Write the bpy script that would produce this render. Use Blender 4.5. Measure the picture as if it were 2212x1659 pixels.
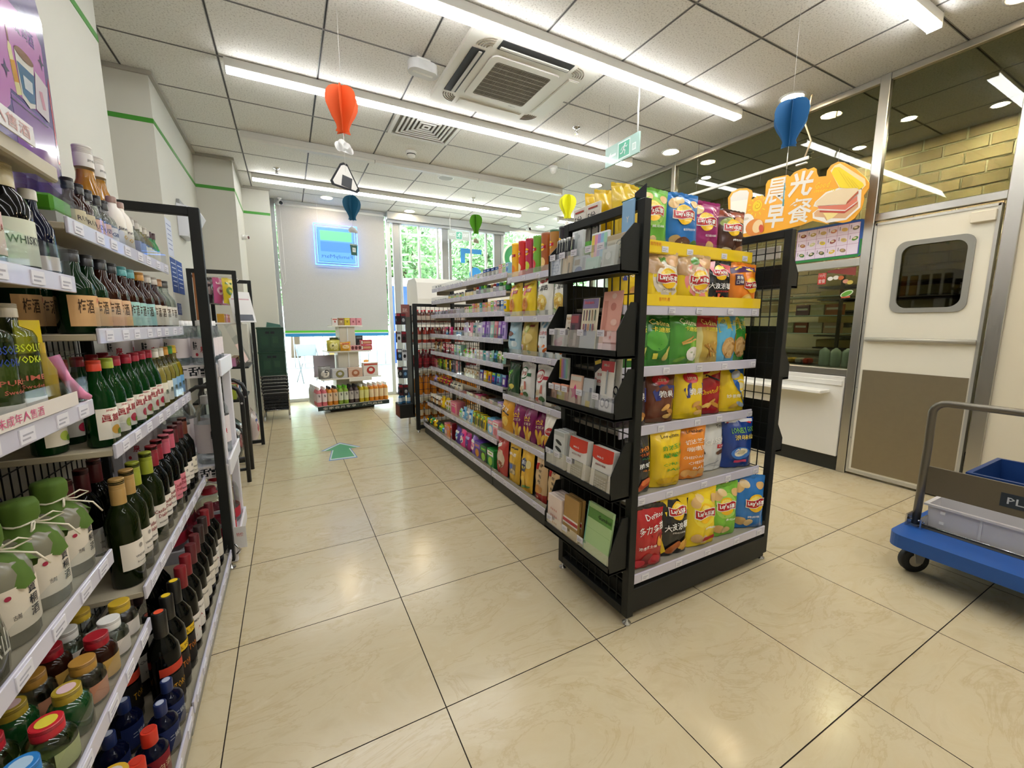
import bpy, math, random
from mathutils import Vector, Matrix
PI = math.pi
for o in list(bpy.data.objects): bpy.data.objects.remove(o)
SC = bpy.context.scene
COL = SC.collection
random.seed(7)
H_CAM, CZ = 1.194, 2.945

# ------------------------------------------------------------------ camera
cd = bpy.data.cameras.new('camera'); cam = bpy.data.objects.new('camera', cd); COL.objects.link(cam)
cd.sensor_fit = 'HORIZONTAL'; cd.sensor_width = 36.0; cd.lens = 896.817*36/2212; cd.clip_start = .02; cd.clip_end = 300
RM = [[0.8815219427614626, 0.06846175065029204, -0.4671531366992564], [-0.47214301893005434, 0.12743554047880226, -0.8722620894539038], [-0.00018467720825836683, 0.989481263956409, 0.14466096285299626]]
cam.matrix_world = Matrix.Translation((0, 0, H_CAM)) @ Matrix(RM).to_4x4()
SC.camera = cam
# ------------------------------------------------------------------ world, exposure
W = bpy.data.worlds.new('world'); SC.world = W; W.use_nodes = True
bg = W.node_tree.nodes['Background']; bg.inputs[0].default_value = (.86, .93, 1, 1); bg.inputs[1].default_value = 8.0
SC.view_settings.view_transform = 'Standard'; SC.view_settings.look = 'None'; SC.view_settings.gamma = 1
SC.view_settings.use_curve_mapping = False
SC.view_settings.exposure = 0.4
TUBE, DOWN, KITCH = 20.5, 95.0, 110.0
SC.cycles.max_bounces = 5; SC.cycles.diffuse_bounces = 4; SC.cycles.glossy_bounces = 2; SC.cycles.transparent_max_bounces = 24
SC.cycles.transmission_bounces = 4; SC.cycles.caustics_reflective = False; SC.cycles.caustics_refractive = False
SC.cycles.sample_clamp_indirect = 5.0; SC.cycles.use_light_tree = False; SC.cycles.adaptive_threshold = .2

# ------------------------------------------------------------------ materials
def lin(c):
    if isinstance(c, str):
        c = c.lstrip('#'); c = tuple(int(c[i:i+2], 16)/255 for i in (0, 2, 4))
    return tuple((x/12.92 if x <= .04045 else ((x+.055)/1.055)**2.4) for x in c)
PALS = dict(white='f2f0ea', cream='ece4cf', beige='d9c79c', tan='c29a62', brown='6b3d22', black='15161a', charcoal='2b2d2c', grey='8d8f90',
    silver='c4c6c8', red='c5202b', darkred='6e141c', crimson='9c1330', orange='ee7d1c', amber='d98a1e', yellow='f4cf14', gold='c69a3a', lime='8ccb2a',
    green='2f8f3d', darkgreen='123f26', mint='a9dccb', teal='2b8f8c', sky='7fc0e8', blue='1f62b8', navy='16234f', violet='5b3a96', purple='8c5cc0',
    lilac='b9a0dc', magenta='b01e78', pink='f0a3b4', hotpink='ee3f8c', rose='d87a86', olive='7d8a2c', ivory='f6efdc', peach='f3c7a0', lavender='d5cfe6')
MATS = {}
def mat(col, rough=.45, metal=0., spec=.5, coat=0., emit=0., noise=0., nscale=20., bump=0., key=None):
    k = key or (col if isinstance(col, str) else tuple(round(x, 3) for x in col), rough, metal, spec, coat, emit, noise, nscale, bump)
    if k in MATS: return MATS[k]
    c = PALS.get(col, col) if isinstance(col, str) else col
    rgb = lin(c) if isinstance(c, str) else c
    m = bpy.data.materials.new('mat_%s' % (col if isinstance(col, str) else len(MATS))); m.use_nodes = True
    nt = m.node_tree; b = nt.nodes['Principled BSDF']
    b.inputs['Base Color'].default_value = (*rgb, 1); b.inputs['Roughness'].default_value = rough; b.inputs['Metallic'].default_value = metal
    b.inputs['Specular IOR Level'].default_value = spec; b.inputs['Coat Weight'].default_value = coat; b.inputs['Coat Roughness'].default_value = .08
    if emit: b.inputs['Emission Color'].default_value = (*rgb, 1); b.inputs['Emission Strength'].default_value = emit
    if noise or bump:
        tc = nt.nodes.new('ShaderNodeTexCoord'); nz = nt.nodes.new('ShaderNodeTexNoise'); nz.inputs['Scale'].default_value = nscale; nz.inputs['Detail'].default_value = 4
        nt.links.new(tc.outputs['Object'], nz.inputs['Vector'])
        if noise:
            hs = nt.nodes.new('ShaderNodeMix'); hs.data_type = 'RGBA'
            hs.inputs[6].default_value = (*[x*(1-noise) for x in rgb], 1); hs.inputs[7].default_value = (*[min(1, x*(1+noise)) for x in rgb], 1)
            nt.links.new(nz.outputs['Fac'], hs.inputs[0]); nt.links.new(hs.outputs[2], b.inputs['Base Color'])
        if bump:
            bp = nt.nodes.new('ShaderNodeBump'); bp.inputs['Strength'].default_value = bump; bp.inputs['Distance'].default_value = .004
            nt.links.new(nz.outputs['Fac'], bp.inputs['Height']); nt.links.new(bp.outputs['Normal'], b.inputs['Normal'])
    MATS[k] = m; return m
def film(col): return mat(col, rough=.24, coat=.3, spec=.5)
def glow(rgb, s, key):
    if key not in MATS:
        m = mat((.01, .015, .03), rough=.4, key=key); b = m.node_tree.nodes['Principled BSDF']; b.inputs['Emission Color'].default_value = (*rgb, 1); b.inputs['Emission Strength'].default_value = s
    return MATS[key]
def paper(col): return mat(col, rough=.6, spec=.3)
def glass(tint, gloss=.14, rough=.02, key=None):
    """clear pane, acrylic or bottle glass: tinted see-through plus a facing-dependent reflection"""
    k = ('glass', tint, gloss, rough)
    if k in MATS: return MATS[k]
    rgb = lin(PALS.get(tint, tint)) if isinstance(tint, str) else tint
    m = bpy.data.materials.new('mat_glass_%d' % len(MATS)); m.use_nodes = True; nt = m.node_tree; nt.nodes.clear()
    o = nt.nodes.new('ShaderNodeOutputMaterial'); mx = nt.nodes.new('ShaderNodeMixShader'); t = nt.nodes.new('ShaderNodeBsdfTransparent')
    g = nt.nodes.new('ShaderNodeBsdfGlossy'); lw = nt.nodes.new('ShaderNodeLayerWeight'); ad = nt.nodes.new('ShaderNodeMath')
    t.inputs[0].default_value = (*rgb, 1); g.inputs['Roughness'].default_value = rough; lw.inputs['Blend'].default_value = .25
    ad.operation = 'MULTIPLY_ADD'; ad.inputs[1].default_value = .45; ad.inputs[2].default_value = gloss*.22; ad.use_clamp = True
    nt.links.new(lw.outputs['Fresnel'], ad.inputs[0]); nt.links.new(ad.outputs[0], mx.inputs[0]); nt.links.new(t.outputs[0], mx.inputs[1]); nt.links.new(g.outputs[0], mx.inputs[2])
    nt.links.new(mx.outputs[0], o.inputs[0]); MATS[k] = m; return m
def milky(tint, op=.45, rough=.35):
    """translucent plastic"""
    k = ('milky', tint, op, rough)
    if k in MATS: return MATS[k]
    rgb = lin(PALS.get(tint, tint)) if isinstance(tint, str) else tint
    m = bpy.data.materials.new('mat_plastic_%d' % len(MATS)); m.use_nodes = True; nt = m.node_tree
    b = nt.nodes['Principled BSDF']; b.inputs['Base Color'].default_value = (*rgb, 1); b.inputs['Roughness'].default_value = rough; b.inputs['Alpha'].default_value = op
    MATS[k] = m; return m
def tree_nodes(key):
    m = bpy.data.materials.new(key); m.use_nodes = True; nt = m.node_tree
    return m, nt, nt.nodes['Principled BSDF']
def N(nt, t, **kw):
    n = nt.nodes.new('ShaderNode'+t)
    for k, v in kw.items():
        if k.startswith('i_'): n.inputs[k[2:].replace('_', ' ')].default_value = v
        else: setattr(n, k, v)
    return n
def ramp(nt, stops):
    r = nt.nodes.new('ShaderNodeValToRGB'); e = r.color_ramp.elements
    while len(e) < len(stops): e.new(.5)
    for x, (p, c) in zip(e, stops): x.position = p; x.color = (*lin(c), 1)
    return r
def floor_tile_mat():
    m, nt, b = tree_nodes('mat_marble_tile'); L = nt.links.new
    oi = N(nt, 'ObjectInfo'); tc = N(nt, 'TexCoord'); mu = N(nt, 'VectorMath', operation='SCALE'); ad = N(nt, 'VectorMath', operation='ADD')
    cb = N(nt, 'CombineXYZ'); L(oi.outputs['Random'], cb.inputs[0]); L(oi.outputs['Random'], cb.inputs[1]); mu.inputs['Scale'].default_value = 57.; L(cb.outputs[0], mu.inputs[0])
    L(tc.outputs['Object'], ad.inputs[0]); L(mu.outputs[0], ad.inputs[1])
    mp = N(nt, 'Mapping'); mp.inputs['Rotation'].default_value = (0, 0, .7); mp.inputs['Scale'].default_value = (1, 2.1, 1); L(ad.outputs[0], mp.inputs[0])
    n1 = N(nt, 'TexNoise', i_Scale=2.6, i_Detail=6., i_Roughness=.62, i_Distortion=1.4); L(mp.outputs[0], n1.inputs['Vector'])
    r1 = ramp(nt, [(.28, 'c0af8b'), (.46, 'ccbe9d'), (.6, 'c9b996'), (.74, 'd4c8ab')]); L(n1.outputs['Fac'], r1.inputs[0])
    n2 = N(nt, 'TexNoise', i_Scale=1.9, i_Detail=7., i_Roughness=.66, i_Distortion=1.2); L(mp.outputs[0], n2.inputs['Vector'])
    ab = N(nt, 'Math', operation='SUBTRACT'); ab.inputs[1].default_value = .5; L(n2.outputs['Fac'], ab.inputs[0]); a2 = N(nt, 'Math', operation='ABSOLUTE'); L(ab.outputs[0], a2.inputs[0])
    r2 = N(nt, 'MapRange'); r2.inputs[1].default_value = 0; r2.inputs[2].default_value = .02; r2.inputs[3].default_value = .26; r2.inputs[4].default_value = 0; L(a2.outputs[0], r2.inputs[0])
    mx = N(nt, 'Mix', data_type='RGBA'); L(r2.outputs[0], mx.inputs[0]); L(r1.outputs[0], mx.inputs[6]); mx.inputs[7].default_value = (*lin('a58a5c'), 1)
    L(mx.outputs[2], b.inputs['Base Color']); b.inputs['Roughness'].default_value = .2; b.inputs['Specular IOR Level'].default_value = .6
    return m
def ceil_tile_mat():
    m, nt, b = tree_nodes('mat_mineral_tile'); L = nt.links.new; tc = N(nt, 'TexCoord')
    n1 = N(nt, 'TexNoise', i_Scale=95., i_Detail=3., i_Roughness=.7); L(tc.outputs['Object'], n1.inputs['Vector'])
    r1 = ramp(nt, [(.33, 'b0aca4'), (.45, 'dedbd4'), (.7, 'e6e4de')]); L(n1.outputs['Fac'], r1.inputs[0]); L(r1.outputs[0], b.inputs['Base Color'])
    bp = N(nt, 'Bump', i_Strength=.25, i_Distance=.003); L(n1.outputs['Fac'], bp.inputs['Height']); L(bp.outputs[0], b.inputs['Normal']); b.inputs['Roughness'].default_value = .9
    return m
def blind_mat():
    m = bpy.data.materials.new('mat_roller_fabric'); m.use_nodes = True; nt = m.node_tree; nt.nodes.clear(); L = nt.links.new
    o = N(nt, 'OutputMaterial'); d = N(nt, 'BsdfDiffuse'); t = N(nt, 'BsdfTranslucent'); mx = N(nt, 'MixShader'); mx.inputs[0].default_value = .07
    tc = N(nt, 'TexCoord'); nz = N(nt, 'TexNoise', i_Scale=160.); L(tc.outputs['Object'], nz.inputs['Vector']); r = ramp(nt, [(.3, 'b2b2b3'), (.7, 'bfbfc0')]); L(nz.outputs['Fac'], r.inputs[0])
    L(r.outputs[0], d.inputs[0]); L(r.outputs[0], t.inputs[0]); L(d.outputs[0], mx.inputs[1]); L(t.outputs[0], mx.inputs[2]); L(mx.outputs[0], o.inputs[0]); return m
def brushed(col, rough=.32):
    k = ('brushed', col, rough)
    if k in MATS: return MATS[k]
    m, nt, b = tree_nodes('mat_brushed_steel'); L = nt.links.new; tc = N(nt, 'TexCoord'); mp = N(nt, 'Mapping'); mp.inputs['Scale'].default_value = (60, 60, 1.5)
    L(tc.outputs['Object'], mp.inputs[0]); nz = N(nt, 'TexNoise', i_Scale=6., i_Detail=3.); L(mp.outputs[0], nz.inputs['Vector'])
    mr = N(nt, 'MapRange'); mr.inputs[3].default_value = rough-.08; mr.inputs[4].default_value = rough+.14; L(nz.outputs['Fac'], mr.inputs[0]); L(mr.outputs[0], b.inputs['Roughness'])
    b.inputs['Base Color'].default_value = (*lin(col), 1); b.inputs['Metallic'].default_value = 1; MATS[k] = m; return m
M_STEEL = brushed('c9c6be'); M_BLACKST = mat('1b1d1b', rough=.5, spec=.3, noise=.08, nscale=300, bump=.05); M_WHITEP = mat('e9e8e4', rough=.5)
M_CHROME = mat('d0d0d0', rough=.18, metal=1.); M_ACRYL = glass('f3f6f8', .16); M_CLEAR = glass('eef3f2', .2); M_GREYMET = mat('9a9a98', rough=.4, metal=.7)
M_RAIL = mat('c9c6d6', rough=.3, spec=.6, coat=.4); M_TAG = paper('dddbe2'); M_INK = paper('22242a'); M_TAGINK = paper('a6a4b0'); M_SHELF = mat('a39c8c', rough=.5)

# ------------------------------------------------------------------ mesh building
class MB:
    def __init__(s): s.v = []; s.f = []; s.mi = []; s.mats = []; s.sm = []
    def m(s, mt):
        if mt not in s.mats: s.mats.append(mt)
        return s.mats.index(mt)
    def add(s, vs, fs, mt, smooth=False):
        o = len(s.v); s.v += [tuple(p) for p in vs]; k = s.m(mt)
        for f in fs: s.f.append(tuple(i+o for i in f)); s.mi.append(k); s.sm.append(smooth)
        return s
    def box(s, x0, x1, y0, y1, z0, z1, mt, c=0.):
        if x0 > x1: x0, x1 = x1, x0
        if y0 > y1: y0, y1 = y1, y0
        if z0 > z1: z0, z1 = z1, z0
        if c <= 0:
            return s.add([(x0,y0,z0),(x1,y0,z0),(x1,y1,z0),(x0,y1,z0),(x0,y0,z1),(x1,y0,z1),(x1,y1,z1),(x0,y1,z1)],
                [(0,3,2,1),(4,5,6,7),(0,1,5,4),(1,2,6,5),(2,3,7,6),(3,0,4,7)], mt)
        c = min(c, (x1-x0)*.45, (y1-y0)*.45, (z1-z0)*.45); vs = []; ix = {}
        for a, X in enumerate((x0, x1)):
            for b_, Y in enumerate((y0, y1)):
                for d, Z in enumerate((z0, z1)):
                    sx, sy, sz = (1-2*a)*c, (1-2*b_)*c, (1-2*d)*c
                    ix[a,b_,d,0] = len(vs); vs.append((X, Y+sy, Z+sz)); ix[a,b_,d,1] = len(vs); vs.append((X+sx, Y, Z+sz)); ix[a,b_,d,2] = len(vs); vs.append((X+sx, Y+sy, Z))
        fs = []
        def q(*k):
            p = [ix[i] for i in k]; P = [Vector(vs[i]) for i in p]; n = (P[1]-P[0]).cross(P[2]-P[0]); cc = sum(P, Vector())/len(P)-Vector(((x0+x1)/2, (y0+y1)/2, (z0+z1)/2))
            fs.append(tuple(p) if n.dot(cc) > 0 else tuple(p[::-1]))
        for a in (0, 1):
            q((a,0,0,0),(a,1,0,0),(a,1,1,0),(a,0,1,0)); q((0,a,0,1),(1,a,0,1),(1,a,1,1),(0,a,1,1)); q((0,0,a,2),(1,0,a,2),(1,1,a,2),(0,1,a,2))
            for b_ in (0, 1):
                q((a,b_,0,0),(a,b_,1,0),(a,b_,1,1),(a,b_,0,1)); q((a,0,b_,0),(a,1,b_,0),(a,1,b_,2),(a,0,b_,2)); q((0,a,b_,1),(1,a,b_,1),(1,a,b_,2),(0,a,b_,2))
                for d in (0, 1): q((a,b_,d,0),(a,b_,d,1),(a,b_,d,2))
        return s.add(vs, fs, mt)
    def tube(s, pts, r, mt, n=8, closed=False, smooth=True):
        pts = [Vector(p) for p in pts]; vs = []; fs = []; k = len(pts); up = None
        for i, p in enumerate(pts):
            d = ((pts[(i+1) % k]-pts[i-1]) if closed else (pts[min(i+1, k-1)]-pts[max(i-1, 0)])).normalized()
            a = up - d*up.dot(d) if up is not None else d.orthogonal()
            if a.length < 1e-6: a = d.orthogonal()
            a.normalize(); up = a; b_ = d.cross(a); rr = r[i] if isinstance(r, (list, tuple)) else r
            for j in range(n):
                t = 2*PI*j/n; vs.append(p+(a*math.cos(t)+b_*math.sin(t))*rr)
        for i in range(k if closed else k-1):
            for j in range(n): fs.append((i*n+j, i*n+(j+1) % n, ((i+1) % k)*n+(j+1) % n, ((i+1) % k)*n+j))
        if not closed: fs.append(tuple(range(n-1, -1, -1))); fs.append(tuple((k-1)*n+j for j in range(n)))
        return s.add(vs, fs, mt, smooth)
    def lathe(s, prof, mt, n=20, cx=0, cy=0, z=0, cap0=True, cap1=True, smooth=True):
        vs = []; fs = []
        for (r, h) in prof:
            for j in range(n): t = 2*PI*j/n; vs.append((cx+r*math.cos(t), cy+r*math.sin(t), z+h))
        k = len(prof)
        for i in range(k-1):
            for j in range(n): fs.append((i*n+j, i*n+(j+1) % n, (i+1)*n+(j+1) % n, (i+1)*n+j))
        s.add(vs, fs, mt, smooth); 
        if cap0: s.add(vs[:n], [tuple(range(n-1, -1, -1))], mt)
        if cap1: s.add(vs[-n:], [tuple(range(n))], mt)
        return s
    def prism(s, poly, fn, t, mt, side=None):
        """poly 2d (ccw), fn(u,v,d)->3d, thickness t towards +d"""
        k = len(poly); a = [fn(u, v, 0) for u, v in poly]; b_ = [fn(u, v, t) for u, v in poly]
        s.add(a, [tuple(range(k-1, -1, -1))], mt); s.add(b_, [tuple(range(k))], mt)
        s.add(a+b_, [(i, (i+1) % k, k+(i+1) % k, k+i) for i in range(k)], side or mt); return s
    # decals on a surface S(x, z, off): x and z in metres on the front
    def ell(s, S, cx, cz, rx, rz, mt, off=.001, rot=0., n=18, k=2):
        vs = [S(cx, cz, off)]; fs = []; ca, sa = math.cos(rot), math.sin(rot)
        for q in range(1, k+1):
            for j in range(n):
                t = 2*PI*j/n; x = rx*q/k*math.cos(t); z = rz*q/k*math.sin(t); vs.append(S(cx+x*ca-z*sa, cz+x*sa+z*ca, off))
        for j in range(n):
            fs.append((0, 1+j, 1+(j+1) % n))
            for q in range(k-1): a = 1+q*n; fs.append((a+j, a+n+j, a+n+(j+1) % n, a+(j+1) % n))
        return s.add(vs, fs, mt, True)
    def rect(s, S, cx, cz, w, h, mt, off=.001, rot=0., nx=1, nz=1, bend=0.):
        vs = []; fs = []; ca, sa = math.cos(rot), math.sin(rot)
        for j in range(nz+1):
            for i in range(nx+1):
                u = i/nx-.5; x = u*w; z = (j/nz-.5)*h + bend*math.sin(u*2*PI); vs.append(S(cx+x*ca-z*sa, cz+x*sa+z*ca, off))
        for j in range(nz):
            for i in range(nx): a = j*(nx+1)+i; fs.append((a, a+1, a+nx+2, a+nx+1))
        return s.add(vs, fs, mt, True)
    def poly(s, S, pts, mt, off=.001):
        return s.add([S(x, z, off) for x, z in pts], [tuple(range(len(pts)))], mt)
    def text(s, S, t, cx, cz, w, h, mt, off=.002, rot=0., bold=0., shear=0., flip=False):
        vs, fs = text_geo(t, bold); ca, sa = math.cos(rot), math.sin(rot); q = -1 if flip else 1
        pts = []
        for (u, v) in vs:
            x = (u-.5)*w*q+(v-.5)*h*shear; z = (v-.5)*h; pts.append(S(cx+x*ca-z*sa, cz+x*sa+z*ca, off))
        return s.add(pts, [f[::-1] for f in fs] if flip else fs, mt)
TXT = {}
def text_geo(t, bold=0.):
    k = (t, bold)
    if k in TXT: return TXT[k]
    c = bpy.data.curves.new('t', 'FONT'); c.body = t; c.resolution_u = 1; c.offset = bold; c.fill_mode = 'FRONT'
    o = bpy.data.objects.new('t', c); me = o.to_mesh()
    vs = [(p.co.x, p.co.y) for p in me.vertices]; fs = [tuple(p.vertices) for p in me.polygons]
    o.to_mesh_clear(); bpy.data.objects.remove(o); bpy.data.curves.remove(c)
    if vs:
        x0 = min(v[0] for v in vs); x1 = max(v[0] for v in vs); y0 = min(v[1] for v in vs); y1 = max(v[1] for v in vs)
        vs = [((x-x0)/max(1e-6, x1-x0), (y-y0)/max(1e-6, y1-y0)) for x, y in vs]
        if fs:
            f = fs[0]; a, b_, c_ = vs[f[0]], vs[f[1]], vs[f[2]]
            if (b_[0]-a[0])*(c_[1]-a[1])-(b_[1]-a[1])*(c_[0]-a[0]) < 0: fs = [f[::-1] for f in fs]
    TXT[k] = (vs, fs); return TXT[k]
FRONT = lambda x, z, off: (x, -off, z)               # plane facing -y at y = 0

def obj(name, mb, parent=None, loc=(0, 0, 0), rz=0., label=None, cat=None, group=None, kind=None, link=True, rx=0., ry=0.):
    me = bpy.data.meshes.new(name); me.from_pydata(mb.v, [], mb.f)
    for mt in mb.mats: me.materials.append(mt)
    me.polygons.foreach_set('material_index', mb.mi); me.polygons.foreach_set('use_smooth', mb.sm); me.update()
    o = bpy.data.objects.new(name, me); return _fin(o, parent, loc, rz, label, cat, group, kind, link, rx, ry)
def _fin(o, parent, loc, rz, label, cat, group, kind, link, rx=0., ry=0.):
    if parent is not None: o.parent = parent
    o.location = loc; o.rotation_euler = (rx, ry, rz)
    if label: o['label'] = label
    if cat: o['category'] = cat
    if group: o['group'] = group
    if kind: o['kind'] = kind
    if link and (parent is None or parent.users_collection): COL.objects.link(o)
    return o
def empty(name, loc=(0, 0, 0), rz=0., label=None, cat=None, group=None, kind=None, link=True, parent=None):
    o = bpy.data.objects.new(name, None); o.empty_display_size = .05; return _fin(o, parent, loc, rz, label, cat, group, kind, link)
def dup(o, parent=None):
    c = o.copy(); COL.objects.link(c); c.parent = parent
    for ch in KIDS.get(o.name, ()): dup(ch, c)
    return c
KIDS = {}
def proto(root, *parts):
    """a thing kept off the scene and its parts (part, or (part, [sub-parts])): only its copies are linked"""
    for p in parts:
        if isinstance(p, tuple): KIDS.setdefault(root.name, []).append(p[0]); KIDS.setdefault(p[0].name, []).extend(p[1])
        else: KIDS.setdefault(root.name, []).append(p)
    return root
def put(pr, loc, rz=0., label=None, cat=None, group=None, scale=None, rx=0., ry=0.):
    c = dup(pr); c.location = loc; c.rotation_euler = (rx, ry, rz)
    if scale: c.scale = scale if isinstance(scale, tuple) else (scale,)*3
    if label: c['label'] = label
    if cat: c['category'] = cat
    if group: c['group'] = group
    return c
ORD = ['first', 'second', 'third', 'fourth', 'fifth', 'sixth', 'seventh', 'eighth', 'ninth', 'tenth', 'eleventh', 'twelfth', 'thirteenth', 'fourteenth', 'fifteenth',
    'sixteenth', 'seventeenth', 'eighteenth', 'nineteenth', 'twentieth', 'twenty-first', 'twenty-second', 'twenty-third', 'twenty-fourth', 'twenty-fifth', 'twenty-sixth', 'twenty-seventh', 'twenty-eighth', 'twenty-ninth', 'thirtieth', 'thirty-first', 'thirty-second', 'thirty-third', 'thirty-fourth', 'thirty-fifth', 'thirty-sixth']
# ================================================================== THE SETTING
M_WALL = mat('d0cec4', rough=.75, noise=.02, nscale=3); M_WALLG = mat('c9c4ab', rough=.75, noise=.02, nscale=3); M_GREEN = mat('3f8f2a', rough=.4)
# floor: slab with grout, marble tiles laid on it
fl = obj('floor', MB().box(-1.4, 6.2, -3.2, 7.25, -.12, -.0035, mat('2a1d12', rough=.9)), kind='structure')
M_GROUT = mat('2a1d12', rough=.9); tm = MB().box(-.2983, .2983, -.2983, .2983, -.0034, -.0002, M_GROUT); tm.add([(-.2983, -.2983, 0), (.2983, -.2983, 0), (.2983, .2983, 0), (-.2983, .2983, 0)], [(0, 1, 2, 3)], floor_tile_mat())
t0 = obj('tile', tm, fl, link=False)
for i in range(-2, 8):
    for j in range(-5, 12):
        c = t0.copy(); COL.objects.link(c); c.location = (-.242+.6*i-.3+.6, .506+.6*j+.3, 0)
        if (i+j) % 2: c.rotation_euler = (0, 0, PI)
# ceiling: dark void slab, mineral tiles, grid bars
ce = obj('ceiling', MB().box(-1.4, 6.2, -3.2, 7.25, CZ+.03, CZ+.1, mat('3a3833', rough=.9)), kind='structure')
cm = MB().box(-.2935, .2935, -.2935, .2935, 0, .02, ceil_tile_mat(), c=.002); c0 = obj('ceiling_tile', cm, ce, link=False)
AC = (1.514+.02, 2.90)
def hole(x, y): return abs(x-AC[0]) < .4 and abs(y-AC[1]) < .4
for i in range(-2, 10):
    for j in range(-10, 7):
        x, y = -.286+.6*i+.3, 2.989+.6*j+.3
        if x > 5.6 or y > 7.1: continue
        c = c0.copy(); COL.objects.link(c); c.location = (x, y, CZ)
M_BAR = mat('8f8d89', rough=.45, metal=.2); M_BARD = mat('191717', rough=.6)
def bar(x0, x1, y0, y1):
    mb = MB(); mb.box(x0, x1, y0, y1, CZ+.004, CZ+.028, M_BARD)
    if x1-x0 > y1-y0: mb.box(x0, x1, y0, y0+.004, CZ-.001, CZ+.01, M_BAR); mb.box(x0, x1, y1-.004, y1, CZ-.001, CZ+.01, M_BAR)
    else: mb.box(x0, x0+.004, y0, y1, CZ-.001, CZ+.01, M_BAR); mb.box(x1-.004, x1, y0, y1, CZ-.001, CZ+.01, M_BAR)
    return mb
for i in range(-2, 11): x = -.286+.6*i; obj('grid_bar', bar(x-.0075, x+.0075, -3.1, 7.1), ce)
for j in range(-10, 8):
    y = 2.989+.6*j
    for (a, b_) in ((-1.38, 1.5), (1.5, 5.7)): obj('grid_bar', bar(a, b_, y-.0075, y+.0075), ce)
# left wall in steps, each return its own face
def wallbox(name, x0, x1, y0, y1, mt=None, mtf=None):
    mb = MB().box(x0, x1, y0, y1, 0, CZ, mt or M_WALL); return obj(name, mb, kind='structure')
wl = empty('wall_left', kind='structure')
def wpart(x0, x1, y0, y1, n='wall_panel', mt=None):
    return obj(n, MB().box(x0, x1, y0, y1, 0, CZ, mt or M_WALL), wl)
wpart(-1.0, -.749, -3.1, .8); wpart(-1.0, -.749, .803, 2.35); wpart(-1.0, -.749, 2.353, 3.053)
wpart(-1.2, -.995, 3.053, 4.03); wpart(-1.2, -.745, 4.03, 5.6, mt=M_WALL); wpart(-1.2, -.405, 5.6, 6.6); wpart(-1.2, -.1, 6.6, 7.15)
tr = empty('trim_1', kind='structure')
def gs(x0, x1, y0, y1): obj('green_tape', MB().box(x0, x1, y0, y1, 2.605, 2.637, M_GREEN), tr)
gs(-.749, -.7465, -3, 3.053); gs(-.995, -.745, 4.0275, 4.03); gs(-.745, -.7425, 4.03, 5.6); gs(-.745, -.405, 5.5975, 5.6); gs(-.405, -.4025, 5.6, 6.6); gs(-.4, -.1, 6.5975, 6.6)
M_CORN = mat('a9a59a', rough=.6); tr2 = empty('trim_2', kind='structure')
def cn(x0, x1, y0, y1): obj('ceiling_edge_trim', MB().box(x0, x1, y0, y1, CZ-.028, CZ-.002, M_CORN), tr2)
cn(-.745, -.72, 4.03, 5.6); cn(-.995, -.72, 4.01, 4.03); cn(-.745, -.385, 5.58, 5.6); cn(-.405, -.385, 5.6, 6.6); cn(-.4, -.085, 6.585, 6.6)
wallbox('wall_back', -1.2, 6.0, -3.15, -3.05)
# right: cream wall behind the cart and kitchen enclosure
M_CREAM = mat('ddd2b8', rough=.7)
obj('wall_right', MB().box(3.885, 3.985, -3.1, .845, 0, CZ, M_CREAM), kind='structure')
obj('wall_kitchen_side', MB().box(3.985, 5.6, .6, .7, 0, CZ, mat('8a8468', rough=.8)), kind='structure')
obj('wall_counter_side', MB().box(5.65, 5.75, 4.9, 7.15, 0, CZ, M_WALL), kind='structure')
obj('wall_kitchen_end', MB().box(4.6, 5.75, 4.85, 4.9, 0, CZ, mat('8a8468', rough=.8)), kind='structure')
# kitchen brick wall, every brick a piece
kw = obj('wall_kitchen', MB().box(5.53, 5.65, .7, 4.9, 0, CZ, mat('c9bfa0', rough=.85)), kind='structure')
M_BRK = [mat(c, rough=.7, noise=.12, nscale=9) for c in ('9a8760', 'a59067', '8e7c58', 'aa976e')]
bmesh_ = []
for k, mt in enumerate(M_BRK): bmesh_.append(obj('brick', MB().box(-.012, .0, -.143, .143, -.047, .047, mt, c=.003), kw, link=False))
nb = 0
for r in range(15):
    z = CZ-.055-.108*r
    for q in range(15):
        y = .86+.3*q+(.15 if r % 2 else 0)
        if y > 4.75 or nb >= 300: continue
        if z < 1.35 and y > 3.2: continue
        nb += 1; c = bmesh_[(q*7+r*5) % 4].copy(); COL.objects.link(c); c.location = (5.53, y, z)
for z, w in ((.9, .02),): obj('wall_shelf_ledge', MB().box(5.2, 5.53, .7, 4.9, .86, .9, M_STEEL), kw)

# ------------------------------------------------------------------ steel and glass partition
M_PANE = glass('d9dccf', .10); M_DKG = glass('8d9080', .16)
wp = empty('window_2', kind='structure')
def post(y0, y1, z0=0, z1=CZ): obj('frame_post', MB().box(3.87, 3.93, y0, y1, z0, z1, M_STEEL, c=.003), wp)
post(1.565, 1.625); post(3.43, 3.48); post(.845, .915)
post(4.86, 4.92)
def rail_(y0, y1, z0, z1): obj('frame_rail', MB().box(3.875, 3.925, y0, y1, z0, z1, M_STEEL, c=.003), wp)
rail_(1.625, 3.43, CZ-.045, CZ-.002); rail_(.915, 1.565, CZ-.045, CZ-.002); rail_(3.48, 4.86, CZ-.045, CZ-.002)
rail_(1.625, 3.43, 1.63, 1.69); rail_(.915, 1.565, 1.94, 1.99); rail_(1.625, 3.43, .78, .83); rail_(3.48, 4.86, .78, .83)
def pane(y0, y1, z0, z1): obj('pane', MB().box(3.897, 3.903, y0, y1, z0, z1, M_PANE), wp)
pane(1.63, 3.425, 1.695, CZ-.05); pane(.92, 1.56, 1.995, CZ-.05); pane(1.63, 3.425, .835, 1.625); pane(3.485, 4.855, .835, CZ-.05)
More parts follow.
